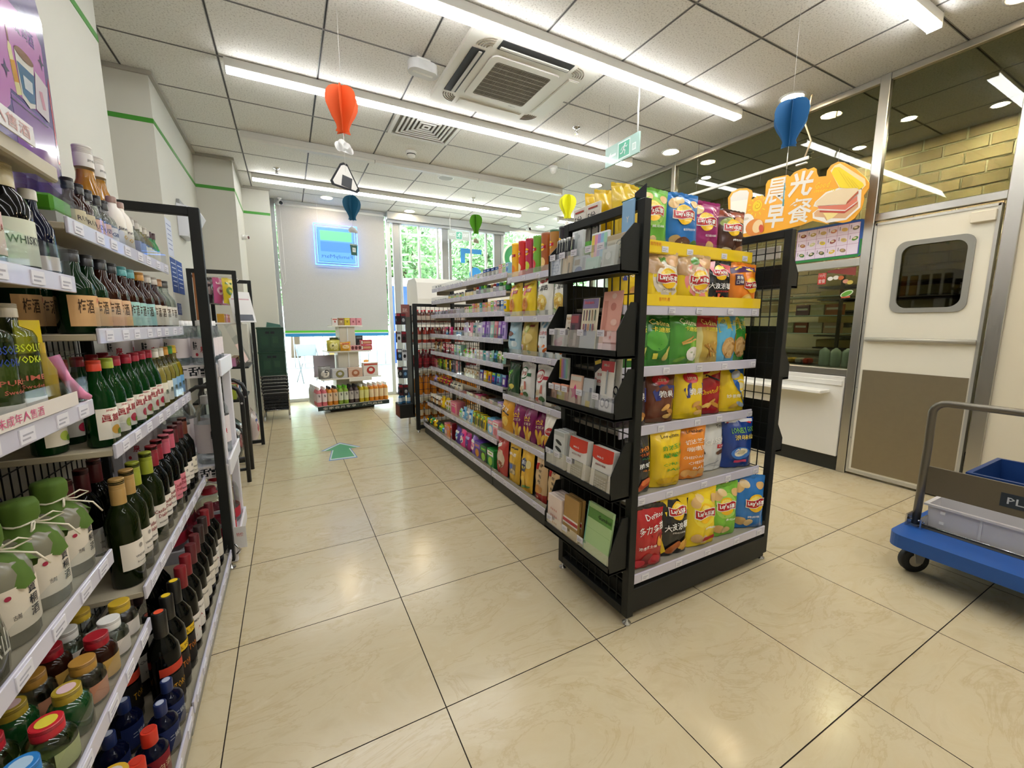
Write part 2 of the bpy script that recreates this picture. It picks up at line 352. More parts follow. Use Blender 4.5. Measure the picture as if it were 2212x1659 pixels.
# white serving cabinet under the glass
cb = empty('serving_cabinet', (3.88, 2.5, 0), label='white serving cabinet under the kitchen glass with a fold-out ledge', cat='cabinet')
WH = mat('e4e1d8', rough=.4)
obj('front_panel', MB().box(-.02, 0, -.87, .9, .12, .775, WH, c=.003), cb); obj('plinth', MB().box(.0, .02, -.87, .9, 0, .12, mat('23241f', rough=.5)), cb)
obj('ledge', MB().box(-.17, -.02, -.78, .9, .635, .66, mat('eceae4', rough=.35), c=.004), cb); obj('upper_rail', MB().box(-.03, -.02, -.86, .9, .70, .74, WH, c=.002), cb)
obj('body', MB().box(.02, .5, -.87, .9, .0, .775, WH), cb)
# ------------------------------------------------------------------ swing door
dr = empty('door_1', (3.9, 1.24, 0), kind='structure')
DW = mat('e6dfcb', rough=.55); DL, DR = .315, -.305
def rr_poly(y0, y1, z0, z1, r, n=6):
    out = []
    for cy, cz, a in ((y1-r, z1-r, 0), (y0+r, z1-r, PI/2), (y0+r, z0+r, PI), (y1-r, z0+r, 1.5*PI)):
        for k in range(n+1): t = a+PI/2*k/n; out.append((cy+r*math.cos(t), cz+r*math.sin(t)))
    return out
def ring(mb, outer, inner, fn, t, mt):
    k = len(outer); o0 = [fn(u, v, 0) for u, v in outer]; i0 = [fn(u, v, 0) for u, v in inner]; o1 = [fn(u, v, t) for u, v in outer]; i1 = [fn(u, v, t) for u, v in inner]
    mb.add(o0+i0+o1+i1, [(i, (i+1) % k, k+(i+1) % k, k+i) for i in range(k)]+[(2*k+i, 3*k+i, 3*k+(i+1) % k, 2*k+(i+1) % k) for i in range(k)]
        + [(i, 2*k+i, 2*k+(i+1) % k, (i+1) % k) for i in range(k)]+[(k+i, k+(i+1) % k, 3*k+(i+1) % k, 3*k+i) for i in range(k)], mt)
    return mb
FX = lambda u, v, d: (-d, u, v)
hole_ = rr_poly(-.19, .14, 1.30, 1.73, .07); big = []
for (u, v) in hole_:
    du, dv = u+.025, v-1.515; s_ = min((DL-.02 if du > 0 else .325)/max(1e-6, abs(du)), (.395 if dv > 0 else 1.49)/max(1e-6, abs(dv))); big.append((-.025+du*min(s_, 60), 1.515+dv*min(s_, 60)))
lm_ = MB()
lm_.box(-.02, .02, DR, DL, .02, 1.285, DW); lm_.box(-.02, .02, DR, DL, 1.745, 1.915, DW); lm_.box(-.02, .02, DR, -.205, 1.285, 1.745, DW); lm_.box(-.02, .02, .155, DL, 1.285, 1.745, DW)
lf = obj('door_leaf', lm_, dr)
obj('window_gasket', ring(MB(), rr_poly(-.222, .172, 1.268, 1.762, .058), rr_poly(-.19, .14, 1.30, 1.73, .06), lambda u, v, d: (-.018-d, u, v), .014, mat('8c8a82', rough=.5)), dr)
obj('window_glass', MB().box(-.004, .004, -.2, .15, 1.285, 1.745, M_DKG), dr)
obj('kick_plate', MB().box(-.024, -.0205, DR+.02, DL-.03, .06, .84, mat('8f8268', rough=.42, metal=.55, noise=.06, nscale=30)), dr)
obj('push_bar', MB().tube([(-.045, DL-.03, 1.075), (-.045, DR+.01, 1.075)], .0155, mat('b4b0a2', rough=.35, metal=.3), 12).box(-.045, -.02, DL-.06, DL-.03, 1.063, 1.087, M_GREYMET).box(-.045, -.02, DR+.02, DR+.05, 1.063, 1.087, M_GREYMET), dr)
obj('edge_trim', MB().box(-.025, .025, DL-.012, DL+.004, .02, 1.92, mat('c8c6be', rough=.3, metal=.6)).box(-.025, .025, DR-.004, DR+.012, .02, 1.92, mat('c8c6be', rough=.3, metal=.6)).box(-.025, .025, DR, DL, 1.905, 1.922, mat('c8c6be', rough=.3, metal=.6)).box(-.024, .024, DR, DL, .02, .045, mat('c8c6be', rough=.3, metal=.6)), dr)
obj('door_closer_cover', MB().box(-.05, -.02, DR+.01, DR+.12, 1.82, 1.885, mat('ded5c0', rough=.5), c=.003), dr)
for z in (.3, .7, 1.2, 1.6): obj('screw', MB().lathe([(.005, 0), (.004, .002)], M_GREYMET, 8), dr, loc=(-.0265, DL-.006, z), ry=-PI/2)
# ------------------------------------------------------------------ street side: window with roller blind, sliding door, second window
WY = 7.1; M_ALU = mat('8f9090', rough=.42, metal=.5); M_ALUL = mat('b9bbbb', rough=.4, metal=.4); M_WPANE = glass('f4faf8', .1)
w1 = empty('window_1', kind='structure')
def fr(p, n, x0, x1, z0, z1, y0=WY-.03, y1=WY+.03, mt=None): return obj(n, MB().box(x0, x1, y0, y1, z0, z1, mt or M_ALU, c=.003), p)
fr(w1, 'frame_post', -.1, -.05, 0, CZ); fr(w1, 'frame_post', 1.5, 1.56, 0, CZ, mt=M_ALUL); fr(w1, 'sill', -.05, 1.5, 0, .05, mt=M_ALUL); fr(w1, 'head', -.05, 1.5, 2.88, CZ, mt=M_ALUL)
obj('pane', MB().box(-.05, 1.5, WY-.004, WY+.004, .05, 2.88, M_WPANE), w1)
d2 = empty('door_2', kind='structure')
fr(d2, 'header_box', 1.5, 3.68, 2.83, CZ-.004, WY-.14, WY+.06, M_ALUL); fr(d2, 'header_track', 1.52, 3.62, 2.79, 2.828, WY-.08, WY+.05, M_ALUL)
for (x0, x1, mt) in ((1.60, 1.70, M_ALU), (1.71, 1.74, M_ALUL), (2.02, 2.05, M_ALUL), (2.34, 2.37, M_ALUL), (2.43, 2.54, M_ALU), (2.56, 2.60, M_ALU), (2.95, 2.98, M_ALUL), (3.25, 3.28, M_ALUL), (3.42, 3.55, M_ALU), (3.56, 3.62, M_ALUL)):
    fr(d2, 'stile', x0, x1, 0, 2.79, mt=mt)
fr(d2, 'threshold', 1.56, 3.62, 0, .03); fr(d2, 'kick_rail', 1.60, 3.55, .03, .11)
for (x0, x1) in ((1.74, 2.02), (2.05, 2.34), (2.60, 2.95), (2.98, 3.25), (3.28, 3.42)): obj('pane', MB().box(x0, x1, WY-.004, WY+.004, .11, 2.79, M_WPANE), d2)
w3 = empty('window_3', kind='structure')
fr(w3, 'frame_post', 4.55, 4.60, 0, CZ, mt=M_ALUL); fr(w3, 'frame_post', 5.6, 5.66, 0, CZ); fr(w3, 'head', 3.62, 5.6, 2.88, CZ, mt=M_ALUL); fr(w3, 'sill', 3.62, 5.6, 0, .05)
obj('pane', MB().box(3.62, 4.55, WY-.004, WY+.004, .05, 2.88, M_WPANE), w3); obj('pane', MB().box(4.60, 5.6, WY-.004, WY+.004, .05, 2.88, M_WPANE), w3)
# roller blind
rb = empty('roller_blind', (.7, WY-.07, 0), label='pale grey roller blind with green and blue hem over street window', cat='blind')
obj('fabric', MB().box(-.74, .76, -.001, .001, 1.085, 2.86, blind_mat()), rb); obj('roller_tube', MB().tube([(-.74, .02, 2.875), (.76, .02, 2.875)], .022, mat('e8e8e6'), 10), rb)
obj('green_hem', MB().box(-.74, .76, -.004, .004, 1.055, 1.085, mat('58c43c', rough=.5)), rb); obj('white_hem', MB().box(-.74, .76, -.003, .003, 1.042, 1.055, mat('e4e8e8', rough=.5)), rb)
obj('blue_hem', MB().box(-.74, .76, -.004, .004, .995, 1.042, mat('2f8fd0', rough=.5)), rb); obj('bead_chain', MB().tube([(-.73, -.02, 2.85), (-.725, -.03, 2.0), (-.70, -.03, 1.75), (-.675, -.03, 1.8), (-.68, -.02, 2.85)], .0025, mat('e0e0e0'), 5), rb)
# ------------------------------------------------------------------ outdoors
def P3(x, y, z): return (x, y, z)
gr = obj('pavement', MB().box(-14, 22, 7.25, 60, -.14, -.04, mat('d8d6d0', rough=.9, noise=.05, nscale=1)), kind='structure')
rl = empty('street_railing', (2, 10.6, -.04), label='white metal street railing outside beyond the shop windows', cat='railing'); MRL = mat('7d8488', rough=.5)
obj('top_rail', MB().tube([(-7, 0, 1.02), (7, 0, 1.02)], .025, MRL), rl); obj('bottom_rail', MB().tube([(-7, 0, .22), (7, 0, .22)], .02, MRL), rl)
pk = obj('picket', MB().tube([(0, 0, .22), (0, 0, 1.02)], .012, MRL, 6), rl, link=False); pk2 = obj('railing_post', MB().box(-.03, .03, -.03, .03, 0, 1.1, MRL, c=.005), rl, link=False)
for k in range(70): c = pk.copy(); COL.objects.link(c); c.location = (-6.9+.2*k, 0, 0)
for k in range(8): c = pk2.copy(); COL.objects.link(c); c.location = (-7+2*k, 0, 0)
M_LEAF = [mat(c, rough=.6, noise=.2, nscale=3) for c in ('7fa368', '93b57c', '6d9460')]; M_BARK = mat('5a4a3a', rough=.9, noise=.2)
def tree(x, y, h, rad, label, seed):
    rnd = random.Random(seed); t = empty('street_tree', (x, y, -.04), label=label, cat='tree', group='trees across the street')
    mb = MB(); mb.tube([(0, 0, 0), (.05, 0, h*.3), (0, .05, h*.55)], [.16, .13, .07], M_BARK, 8)
    for k in range(5): a = k*1.3; mb.tube([(0, 0, h*.35), (math.cos(a)*rad*.5, math.sin(a)*rad*.5, h*.62)], [.07, .03], M_BARK, 6)
    obj('trunk', mb, t); lb = MB()
    for k in range(5200):
        a = rnd.uniform(0, 2*PI); cz_ = rnd.uniform(-1, 1); r_ = rad*(rnd.random()**.45); s_ = math.sqrt(1-cz_*cz_)
        c = Vector((r_*s_*math.cos(a), r_*s_*math.sin(a), h*.60+r_*cz_*1.15)); d = Vector((rnd.uniform(-1, 1), rnd.uniform(-1, 1), rnd.uniform(-1, 1))).normalized(); e = d.orthogonal().normalized(); l = rnd.uniform(.06, .14)
        lb.add([c-d*l, c+e*l*.5, c+d*l, c-e*l*.5], [(0, 1, 2, 3)], M_LEAF[k % 3])
    cr = obj('crown', lb, t); cr['kind'] = 'stuff'
tree(2.9, 13.0, 5.2, 1.72, 'leafy street tree seen through the left pane of the sliding door', 1); tree(6.5, 13.6, 5.6, 1.75, 'leafy street tree seen through the right panes of the sliding door', 2)
tree(10.1, 14.2, 5.6, 1.8, 'leafy street tree furthest right beyond the shop windows', 3); tree(4.75, 18.4, 6.2, 1.9, 'taller leafy street tree standing in the back row, left', 4); tree(8.6, 18.8, 6.2, 1.9, 'taller leafy street tree standing in the back row, right', 5); tree(.2, 17, 6.4, 1.9, 'leafy street tree at the far left behind the roller blind', 6)
hb = empty('site_hoarding', (2.4, 11.3, -.04), label='blue and white site hoarding panel across the street beside railing', cat='hoarding')
obj('panel', MB().box(-.02, 1.7, -.02, .02, .15, 2.2, mat('1d4488', rough=.6)), hb); obj('cap_rail', MB().box(-.02, 1.7, -.03, .03, 2.2, 2.42, mat('a8b0bc', rough=.6)), hb)
obj('foot_strip', MB().box(-.02, 1.7, -.03, .03, .0, .15, mat('a8b0bc', rough=.6)), hb); obj('round_emblem', MB().ell(FRONT, .35, 1.55, .13, .13, mat('9fb0cc')).tube([(.35, -.001, 1.4), (.15, -.001, 1.0)], .006, mat('9fb0cc'), 5).tube([(.35, -.001, 1.4), (.55, -.001, 1.0)], .006, mat('9fb0cc'), 5), hb, loc=(0, -.022, 0))
M_PIPE = mat('5f666a', rough=.4, metal=.2)
def folding_chair(x, y, col, label):
    t = empty('folding_chair', (x, y, -.04), rz=.3, label=label, cat='chair', group='folding chairs on the pavement')
    for sx in (-.2, .2): obj('frame', MB().tube([(sx, -.2, 0), (sx, -.02, .42), (sx, .16, .8)], .012, M_PIPE, 6).tube([(sx, .2, 0), (sx, -.2, .42)], .012, M_PIPE, 6), t)
    obj('seat', MB().box(-.2, .2, -.2, .16, .41, .44, mat(col, rough=.7), c=.01), t); obj('backrest', MB().box(-.2, .2, .1, .13, .55, .8, mat(col, rough=.7), c=.01), t)
folding_chair(.35, 9.7, '8a9296', 'pale grey folding chair outside seen below the blind'); folding_chair(.95, 9.75, '9c8450', 'sand coloured folding chair outside seen below the blind')
# ================================================================== CEILING FIXTURES
M_TUBE = mat((.98, .99, 1.), rough=.4, emit=TUBE, key='tube_on'); M_TUBEOFF = mat('d6d4cc', rough=.35); M_HOUS = mat('cfcdc6', rough=.45)
def linear_light(y, x0, x1, on, label, ymin=None):
    t = empty('linear_light', ((x0+x1)/2, y, CZ-.002), label=label, cat='ceiling light', group='linear ceiling lights')
    h = (x1-x0)/2; obj('housing', MB().box(-h, h, -.032, .032, -.056, 0, M_HOUS, c=.003), t)
    n = 3
    for k in range(n): a = -h+2*h*k/n; obj('diffuser', MB().box(a+.004, a+2*h/n-.004, -.029, .029, -.078, -.056, M_TUBE if on else M_TUBEOFF), t)
    for s in (-1, 1): obj('end_cap', MB().box(s*h-.004, s*h+.004, -.033, .033, -.08, 0, M_HOUS), t)
linear_light(3.60, -.25, 3.37, True, 'lit linear light in the middle row beyond the air conditioner'); linear_light(2.40, -.25, 3.41, True, 'lit linear light along the near edge of the air conditioner')
linear_light(4.80, -.26, 3.30, False, 'unlit linear light between two glowing rows'); linear_light(6.02, -.25, 3.37, True, 'lit linear light nearest to the street window')
linear_light(1.20, -.25, 3.41, True, 'lit linear light whose end shows at the top right'); linear_light(0, -.25, 3.41, True, 'lit linear light in the row above the viewer'); linear_light(-1.2, -.25, 3.41, True, 'lit linear light in the row behind the viewer')
linear_light(6.02, 4.1, 5.4, True, 'short lit linear light over the checkout area')
# downlights
M_DL = mat((1., .80, .50), emit=DOWN, key='down_on'); M_KL = mat((1., .9, .7), emit=KITCH*4, key='kitch_on')
def downlight(x, y, label, r=.075, mt=None):
    t = empty('downlight', (x, y, CZ), label=label, cat='downlight', group='recessed downlights')
    pr = [(r+.018, 0), (r+.016, -.008), (r, -.006), (r-.002, -.002)]; obj('trim_ring', MB().lathe(pr, M_WHITEP, 24, cap0=False, cap1=False), t); mb = MB(); mb.add([((r-.002)*math.cos(2*PI*k/12), (r-.002)*math.sin(2*PI*k/12), -.005) for k in range(12)], [tuple(range(11, -1, -1))], mt or M_DL); obj('lamp', mb, t)
for k, y in enumerate((.90, 2.085, 3.268, 4.464, 5.69)): downlight(3.61, y, ORD[k]+' warm downlight from the viewer in the row along the kitchen glass')
downlight(.61, 6.66, 'warm downlight above the roller blind'); downlight(1.82, 6.82, 'warm downlight above the sliding door header'); downlight(4.2, 6.75, 'warm downlight over the checkout corner window')
downlight(4.85, 1.80, 'small downlight in the kitchen ceiling nearest the partition', .05, M_KL); downlight(5.2, 1.35, 'small downlight in the kitchen ceiling above the swing door', .05, M_KL); downlight(5.2, 2.3, 'small downlight in the kitchen ceiling by the brick wall', .05, M_KL); downlight(4.6, 3.6, 'small downlight in the kitchen ceiling behind the breakfast sign', .05, M_KL)
# cassette air conditioner
M_ACW = mat('dcd9cf', rough=.45); M_DARK = mat('1c1c1c', rough=.7); M_GRILL = mat('7c7466', rough=.7)
ac = empty('cassette_air_conditioner', (1.555, 2.925, CZ-.002), label='square white four-way cassette air conditioner set in the ceiling', cat='air conditioner'); Z1 = -.032
FC = lambda u, v, d: (u, v, -d)
pm = MB(); ring(pm, rr_poly(-.47, .47, -.47, .47, .05), rr_poly(-.27, .27, -.27, .27, .05), FC, .032, M_ACW); obj('panel', pm, ac)
gm = MB(); ring(gm, rr_poly(-.268, .268, -.268, .268, .05), rr_poly(-.215, .215, -.215, .215, .02), FC, .040, M_ACW); obj('grille_frame', gm, ac)
gl = MB(); gl.box(-.22, .22, -.22, .22, -.03, -.026, M_DARK)
for k in range(44): x = -.217+.0101*k; gl.box(x-.0032, x+.0032, -.215, .215, -.036, -.031, M_GRILL)
for k in range(9): y = -.2+.05*k; gl.box(-.215, .215, y-.0022, y+.0022, -.0375, -.0355, mat('9c9484', rough=.6))
obj('intake_grille', gl, ac)
for (cx, cy, w, h, op) in ((-.37, 0, .045, .27, True), (0, -.37, .27, .045, True), (.37, 0, .045, .27, False), (0, .37, .27, .045, False)):
    mb = MB().box(cx-w, cx+w, cy-h, cy+h, -.036, -.0325, M_DARK if op else M_ACW)
    v = obj('air_outlet', mb, ac)
    if op:
        if w < h: obj('louver', MB().box(cx+.005, cx+.03, cy-h+.01, cy+h-.01, -.045, -.037, mat('b9b6ac', rough=.4), c=.003), v)
        else: obj('louver', MB().box(cx-w+.01, cx+w-.01, cy+.005, cy+.03, -.045, -.037, mat('b9b6ac', rough=.4), c=.003), v)
    else: obj('louver', MB().box(cx-w+.006, cx+w-.006, cy-h+.006, cy+h-.006, -.041, -.0362, M_ACW, c=.003), v)
for (cx, cy) in ((-.37, -.37), (.37, -.37), (.37, .37), (-.37, .37)):
    mb = MB()
    for k in range(5): mb.tube([(cx*.82+.045*math.cos(a)*0+(.03+.018*k)*math.cos(a)*(1 if cx > 0 else -1), cy*.82+(.03+.018*k)*math.sin(a)*(1 if cy > 0 else -1), -.034) for a in [PI/2*q/6 for q in range(7)]], .003, M_GRILL, 4)
    obj('corner_vents', mb, ac)
obj('maker_mark', MB().text(lambda x, z, o: (x, -z, -.041-o), 'Haier', 0, 0, .06, .014, paper('4a4a4a'), .0005), ac, loc=(.14, .24, 0))
# square diffuser
vt = empty('ceiling_diffuser', (1.214, 3.889, CZ-.002), label='square louvred ceiling diffuser beside the middle light row', cat='vent'); M_VENT = mat('d2cfc6', rough=.45)
ring_ = lambda r0, r1, z0, z1: ring(MB(), [(-r0, -r0), (r0, -r0), (r0, r0), (-r0, r0)], [(-r1, -r1), (r1, -r1), (r1, r1), (-r1, r1)], lambda u, v, d: (u, v, -z0-d), z1-z0, M_VENT)
obj('backing', MB().box(-.27, .27, -.27, .27, -.004, -.001, mat('7a776c', rough=.8)), vt); obj('frame', ring_(.285, .255, .001, .018), vt)
for k in range(6): r = .225-.038*k; obj('louvre', ring_(r, r-.017, .006+.002*k, .02), vt)
# small fixtures
em = empty('emergency_light', (.92, 2.99, CZ), label='clear oval emergency light beside the air conditioner', cat='light', rz=.1)
obj('base_plate', MB().box(-.05, .05, -.03, .03, -.03, 0, M_WHITEP, c=.006), em); obj('lens', MB().prism(rr_poly(-.10, .10, -.055, .055, .05), lambda u, v, d: (u, v, -.03-d), .06, milky('e8eaea', .7, .15)), em); obj('tube_strip', MB().box(-.07, .07, -.01, .01, -.085, -.0905, mat('f4f4f2', rough=.2)), em)
def sprinkler(x, y, label):
    t = empty('sprinkler', (x, y, CZ), label=label, cat='sprinkler', group='ceiling sprinklers')
    obj('escutcheon', MB().lathe([(.035, 0), (.033, -.008), (.012, -.014)], M_CHROME, 16, cap0=False), t); obj('body', MB().lathe([(.009, -.01), (.009, -.035), (.005, -.04), (.005, -.055)], M_CHROME, 10), t)
    obj('deflector', MB().lathe([(.018, -.055), (.018, -.058)], M_CHROME, 12), t); obj('frame_arms', MB().tube([(-.009, 0, -.03), (-.013, 0, -.045), (-.004, 0, -.056)], .002, M_CHROME, 5).tube([(.009, 0, -.03), (.013, 0, -.045), (.004, 0, -.056)], .002, M_CHROME, 5), t)
sprinkler(.012, 5.708, 'chrome sprinkler at left in front of the far lit row'); sprinkler(2.422, 3.291, 'chrome sprinkler right of the air conditioner'); sprinkler(2.437, 5.715, 'chrome sprinkler above the sliding door side'); sprinkler(4.9, 2.6, 'sprinkler in the kitchen ceiling behind glass')
sm = empty('smoke_detector', (1.248, 4.535, CZ), label='round white smoke detector near the unlit light row', cat='detector')
obj('base', MB().lathe([(.055, 0), (.054, -.018)], M_WHITEP, 20), sm); obj('chamber', MB().lathe([(.045, -.018), (.04, -.045), (.02, -.055)], M_WHITEP, 20), sm); obj('vents', MB().lathe([(.0455, -.024), (.0445, -.032)], M_DARK, 20, cap0=False, cap1=False), sm)
pr = empty('motion_sensor', (2.77, 4.185, CZ), label='small white dome motion sensor on the ceiling at right', cat='sensor')
obj('base', MB().lathe([(.05, 0), (.048, -.02)], M_WHITEP, 18), pr); obj('dome', MB().lathe([(.038, -.02), (.036, -.05), (.025, -.07), (.006, -.078)], mat('eeece6', rough=.25), 18), pr)
sp = empty('ceiling_speaker', (1.815, 5.087, CZ), label='round grey ceiling speaker between two light rows', cat='speaker'); obj('rim', MB().lathe([(.10, 0), (.098, -.008), (.085, -.01)], M_WHITEP, 24, cap0=False, cap1=False), sp); obj('grille', MB().lathe([(.086, -.009), (.001, -.0105)], mat('a8a7a2', rough=.6, noise=.2, nscale=400), 24, cap0=False, cap1=False), sp)
def camera_(x, y, z, rz, label):
    t = empty('security_camera', (x, y, z), rz, label=label, cat='camera', group='white security cameras'); obj('mount', MB().lathe([(.03, .06), (.03, .045), (.012, .04), (.012, 0)], M_WHITEP, 12), t)
    obj('body', MB().tube([(0, .04, 0), (0, -.05, -.015)], .03, mat('e8e8e6', rough=.3), 16), t); obj('lens', MB().tube([(0, -.05, -.015), (0, -.058, -.016)], .024, mat('111215', rough=.15), 16), t)
camera_(.02, 6.95, 2.875, .3, 'white security camera at the ceiling corner by the blind'); camera_(3.95, 6.75, 2.885, .1, 'white security camera at the ceiling over the checkout'); 
cw = empty('wall_camera', (-.405, 6.0, 2.2), label='small white camera on the side wall left of the blind', cat='camera'); obj('base', MB().tube([(0, 0, 0), (.03, 0, 0)], .03, M_WHITEP, 12), cw); obj('eye', MB().tube([(.03, 0, 0), (.07, -.02, 0)], .026, M_WHITEP, 12).tube([(.068, -.019, 0), (.073, -.0215, 0)], .018, mat('5a1b1b', rough=.2), 12), cw)
# exit signs
M_EXG = mat('a7c7bd', rough=.35, coat=.4); M_EXW = mat('e8f2ee', rough=.4); M_EXD = mat('53a78a', rough=.4)
SX = lambda x, z, o: (-o, -x, z)
def runner(mb, S, cx, cz, s, mt):
    mb.ell(S, cx+.14*s, cz+.36*s, .09*s, .09*s, mt, .0016, n=10, k=1)
    for (x0, z0, x1, z1, w) in ((.08, .26, -.05, 0, .13), (.05, .24, -.2, .16, .06), (-.2, .16, -.3, .02, .06), (.08, .24, .26, .12, .06), (.26, .12, .36, .2, .06), (-.04, .0, .14, -.12, .09), (.14, -.12, .1, -.36, .08), (-.05, 0, -.16, -.2, .09), (-.16, -.2, -.38, -.22, .08)):
        d = Vector((x1-x0, z1-z0)); l = d.length; mb.rect(S, cx+(x0+x1)/2*s, cz+(z0+z1)/2*s, (l+w*.6)*s, w*s, mt, .0016, math.atan2(d.y, d.x))
e1 = empty('exit_sign', (2.42, 2.68, 2.465), label='pale green hanging exit sign with running figure over the aisle', cat='exit sign')
obj('plate', MB().box(-.008, .008, -.19, .19, 0, .15, M_EXG, c=.002), e1)
mb = MB().rect(SX, .03, .075, .135, .125, M_EXW, .009).rect(SX, .03, .075, .118, .108, M_EXD, .0096); runner(mb, lambda x, z, o: SX(x, z, o+.009), .03, .075, .10, M_EXW); mb.poly(SX, [(-.15, .07), (-.12, .1), (-.12, .08), (-.06, .08), (-.06, .06), (-.12, .06), (-.12, .04)], M_EXW, .009); obj('pictogram', mb, e1)
obj('rating_label', MB().rect(SX, .14, .06, .04, .05, M_EXW, .009).rect(SX, .14, .06, .03, .035, mat('c2d4cc'), .0095), e1)
obj('hanging_rod', MB().tube([(0, -.165, .15), (0, -.16, .3), (0, -.165, CZ-2.465)], .006, M_WHITEP, 8), e1); obj('hanging_wire', MB().tube([(0, .165, .15), (0, .165, CZ-2.465)], .0012, M_GREYMET, 5), e1); obj('lamp_bead', MB().lathe([(.008, -.01), (.008, 0)], mat('ffffff', rough=.3), 8), e1)
e2 = empty('exit_sign', (2.587, 6.68, 2.55), label='grey hanging exit sign with running figure before the sliding door', cat='exit sign')
obj('plate', MB().box(-.187, .187, -.008, .008, 0, .145, mat('a9b0aa', rough=.35), c=.002), e2); mb = MB().rect(FRONT, .0, .072, .11, .12, M_EXW, .009).rect(FRONT, .0, .072, .10, .11, M_EXD, .0096); runner(mb, lambda x, z, o: FRONT(x, z, o+.009), 0, .072, .09, M_EXW)
mb.text(FRONT, 'EXIT', .12, .08, .09, .05, M_EXW, .009).text(FRONT, '出口', -.12, .08, .09, .045, M_EXW, .009); obj('pictogram', mb, e2); obj('hanging_rod', MB().tube([(-.15, 0, .145), (-.15, 0, CZ-2.55)], .006, M_WHITEP, 8), e2)
# paper balloons
BP = [(0, 1), (.12, .992), (.24, .96), (.34, .905), (.42, .81), (.455, .69), (.435, .55), (.355, .40), (.255, .27), (.19, .16), (.17, .08), (.21, .0)]
def cloud(mb, S, cx, cz, s, mt):
    for (x, z, r) in ((-.3, 0, .22), (-.08, .12, .27), (.18, .08, .24), (.36, -.02, .17)): mb.prism([(cx+s*(x+r*math.cos(a)), cz+s*(z+r*math.sin(a))) for a in [2*PI*k/14 for k in range(14)]], lambda u, v, d: S(u, v, d-.002), .003, mt)
    mb.prism([(cx-.42*s, cz-.18*s), (cx+.44*s, cz-.18*s), (cx+.40*s, cz), (cx-.4*s, cz)], lambda u, v, d: S(u, v, d-.002), .003, mt)
def balloon(loc, w, h, col, rz, label, czd, pend, pz, ccol='e9e9e6'):
    t = empty('paper_balloon', loc, rz, label=label, cat='paper decoration', group='hanging paper balloons'); mt = mat(col, rough=.7); x, y, z = loc
    for k in range(6):
        a = PI*k/3; pts = [(r*w, (zz-.5)*h) for r, zz in BP]+[(.0, -.5*h)]
        obj('panel', MB().prism(pts, lambda u, v, d: (u*math.cos(a)-(d-.0008)*math.sin(a), u*math.sin(a)+(d-.0008)*math.cos(a), v), .0016, mt), t)
    obj('string', MB().tube([(0, 0, .5*h), (0, 0, CZ-z)], .001, M_WHITEP, 4).tube([(0, 0, -.5*h), (0, 0, pz+.03)], .001, M_WHITEP, 4), t)
    mb = MB(); cloud(mb, FRONT, 0, czd, .12 if w > .15 else .11, mat(ccol, rough=.7)); obj('cloud', mb, t, rz=-rz+.5)
    if pend: obj('charm', pend, t, loc=(0, 0, pz), rz=-rz+.35)
def onigiri():
    mb = MB(); out = [(-.085, -.06), (.07, -.075), (.085, -.055), (.015, .075), (-.01, .08), (-.03, .07), (-.095, -.04)]; inn = [(u*.84, v*.84) for u, v in out]
    ring(mb, out, inn, lambda u, v, d: (u, d, v), .003, M_INK); mb.prism(inn, lambda u, v, d: (u, d, v), .002, mat('ebe9e4')); return mb.prism([(-.03, -.05), (.03, -.06), (.04, -.0), (-.02, .01)], lambda u, v, d: (u, d-.002, v), .005, mat('33363c'))
def cup():
    mb = MB(); mb.prism([(-.035, -.07), (.035, -.07), (.045, .04), (-.045, .04)], lambda u, v, d: (u, d, v), .003, mat('2c5f50')); mb.prism([(-.05, .04), (.05, .04), (.045, .055), (-.045, .055)], lambda u, v, d: (u, d, v), .003, mat('9fb4ac')); return mb.rect(FRONT, 0, -.01, .04, .05, M_EXW, .001).text(FRONT, 'FC', 0, -.01, .02, .02, M_INK, .002)
def bottle_charm():
    mb = MB(); mb.prism([(-.014, -.075), (.018, -.07), (.014, .03), (.008, .055), (-.008, .055), (-.014, .03)], lambda u, v, d: (u, d, v), .003, mat('3f9aa8')); mb.rect(FRONT, 0, -.01, .022, .05, mat('d6ecef'), .001); return mb.rect(FRONT, 0, .045, .016, .018, mat('e8eef0'), .001)
balloon((.364, 2.76, 2.418), .21, .255, 'd9571c', .25, 'orange paper balloon hanging below the middle light row', -.21, onigiri(), -.37)
balloon((2.645, 1.525, 2.341), .215, .255, '175a8c', .55, 'blue paper balloon hanging before the kitchen glass and breakfast sign', -.215, bottle_charm(), -.385)
balloon((.734, 5.21, 2.488), .22, .265, '1c5f80', .1, 'dark teal paper balloon hanging before the roller blind', -.25, cup(), -.45)
balloon((2.888, 4.059, 2.503), .215, .255, 'd6d316', .3, 'yellow paper balloon hanging above the aisle shelving', -.2, None, -.22)
balloon((2.376, 5.486, 2.542), .21, .25, '5fa321', .2, 'green paper balloon hanging before the sliding door', -.23, None, -.24, 'b8b0a0')
# cloth-hanger bar and breakfast sign
bs = empty('breakfast_sign', (3.7, 2.05, 2.15), label='orange cut-out breakfast sign with sandwich and milk hanging by the glass', cat='hanging sign')
OUT = [(-.593,.199),(-.559,.243),(-.487,.253),(-.414,.237),(-.367,.205),(-.357,.165),(-.367,.123),(-.311,.144),(-.264,.135),(-.24,.117),(-.243,.221),(-.229,.248),(-.173,.256),(-.07,.247),(-.048,.226),(-.018,.252),(.037,.26),(.065,.258),(.083,.241),(.126,.245),(.146,.227),(.152,.193),(.165,.164),(.22,.154),(.221,.191),(.246,.224),(.289,.234),(.329,.216),(.4,.158),(.471,.075),(.5,.027),(.502,-.009),(.475,-.053),(.48,-.08),(.471,-.144),(.436,-.199),(.409,-.215),(.362,-.216),(.286,-.189),(.257,-.203),(.23,-.189),(.153,-.159),(.072,-.177),(-.013,-.181),(-.134,-.186),(-.216,-.189),(-.4,-.186),(-.452,-.163),(-.54,.013),(-.571,.02)]
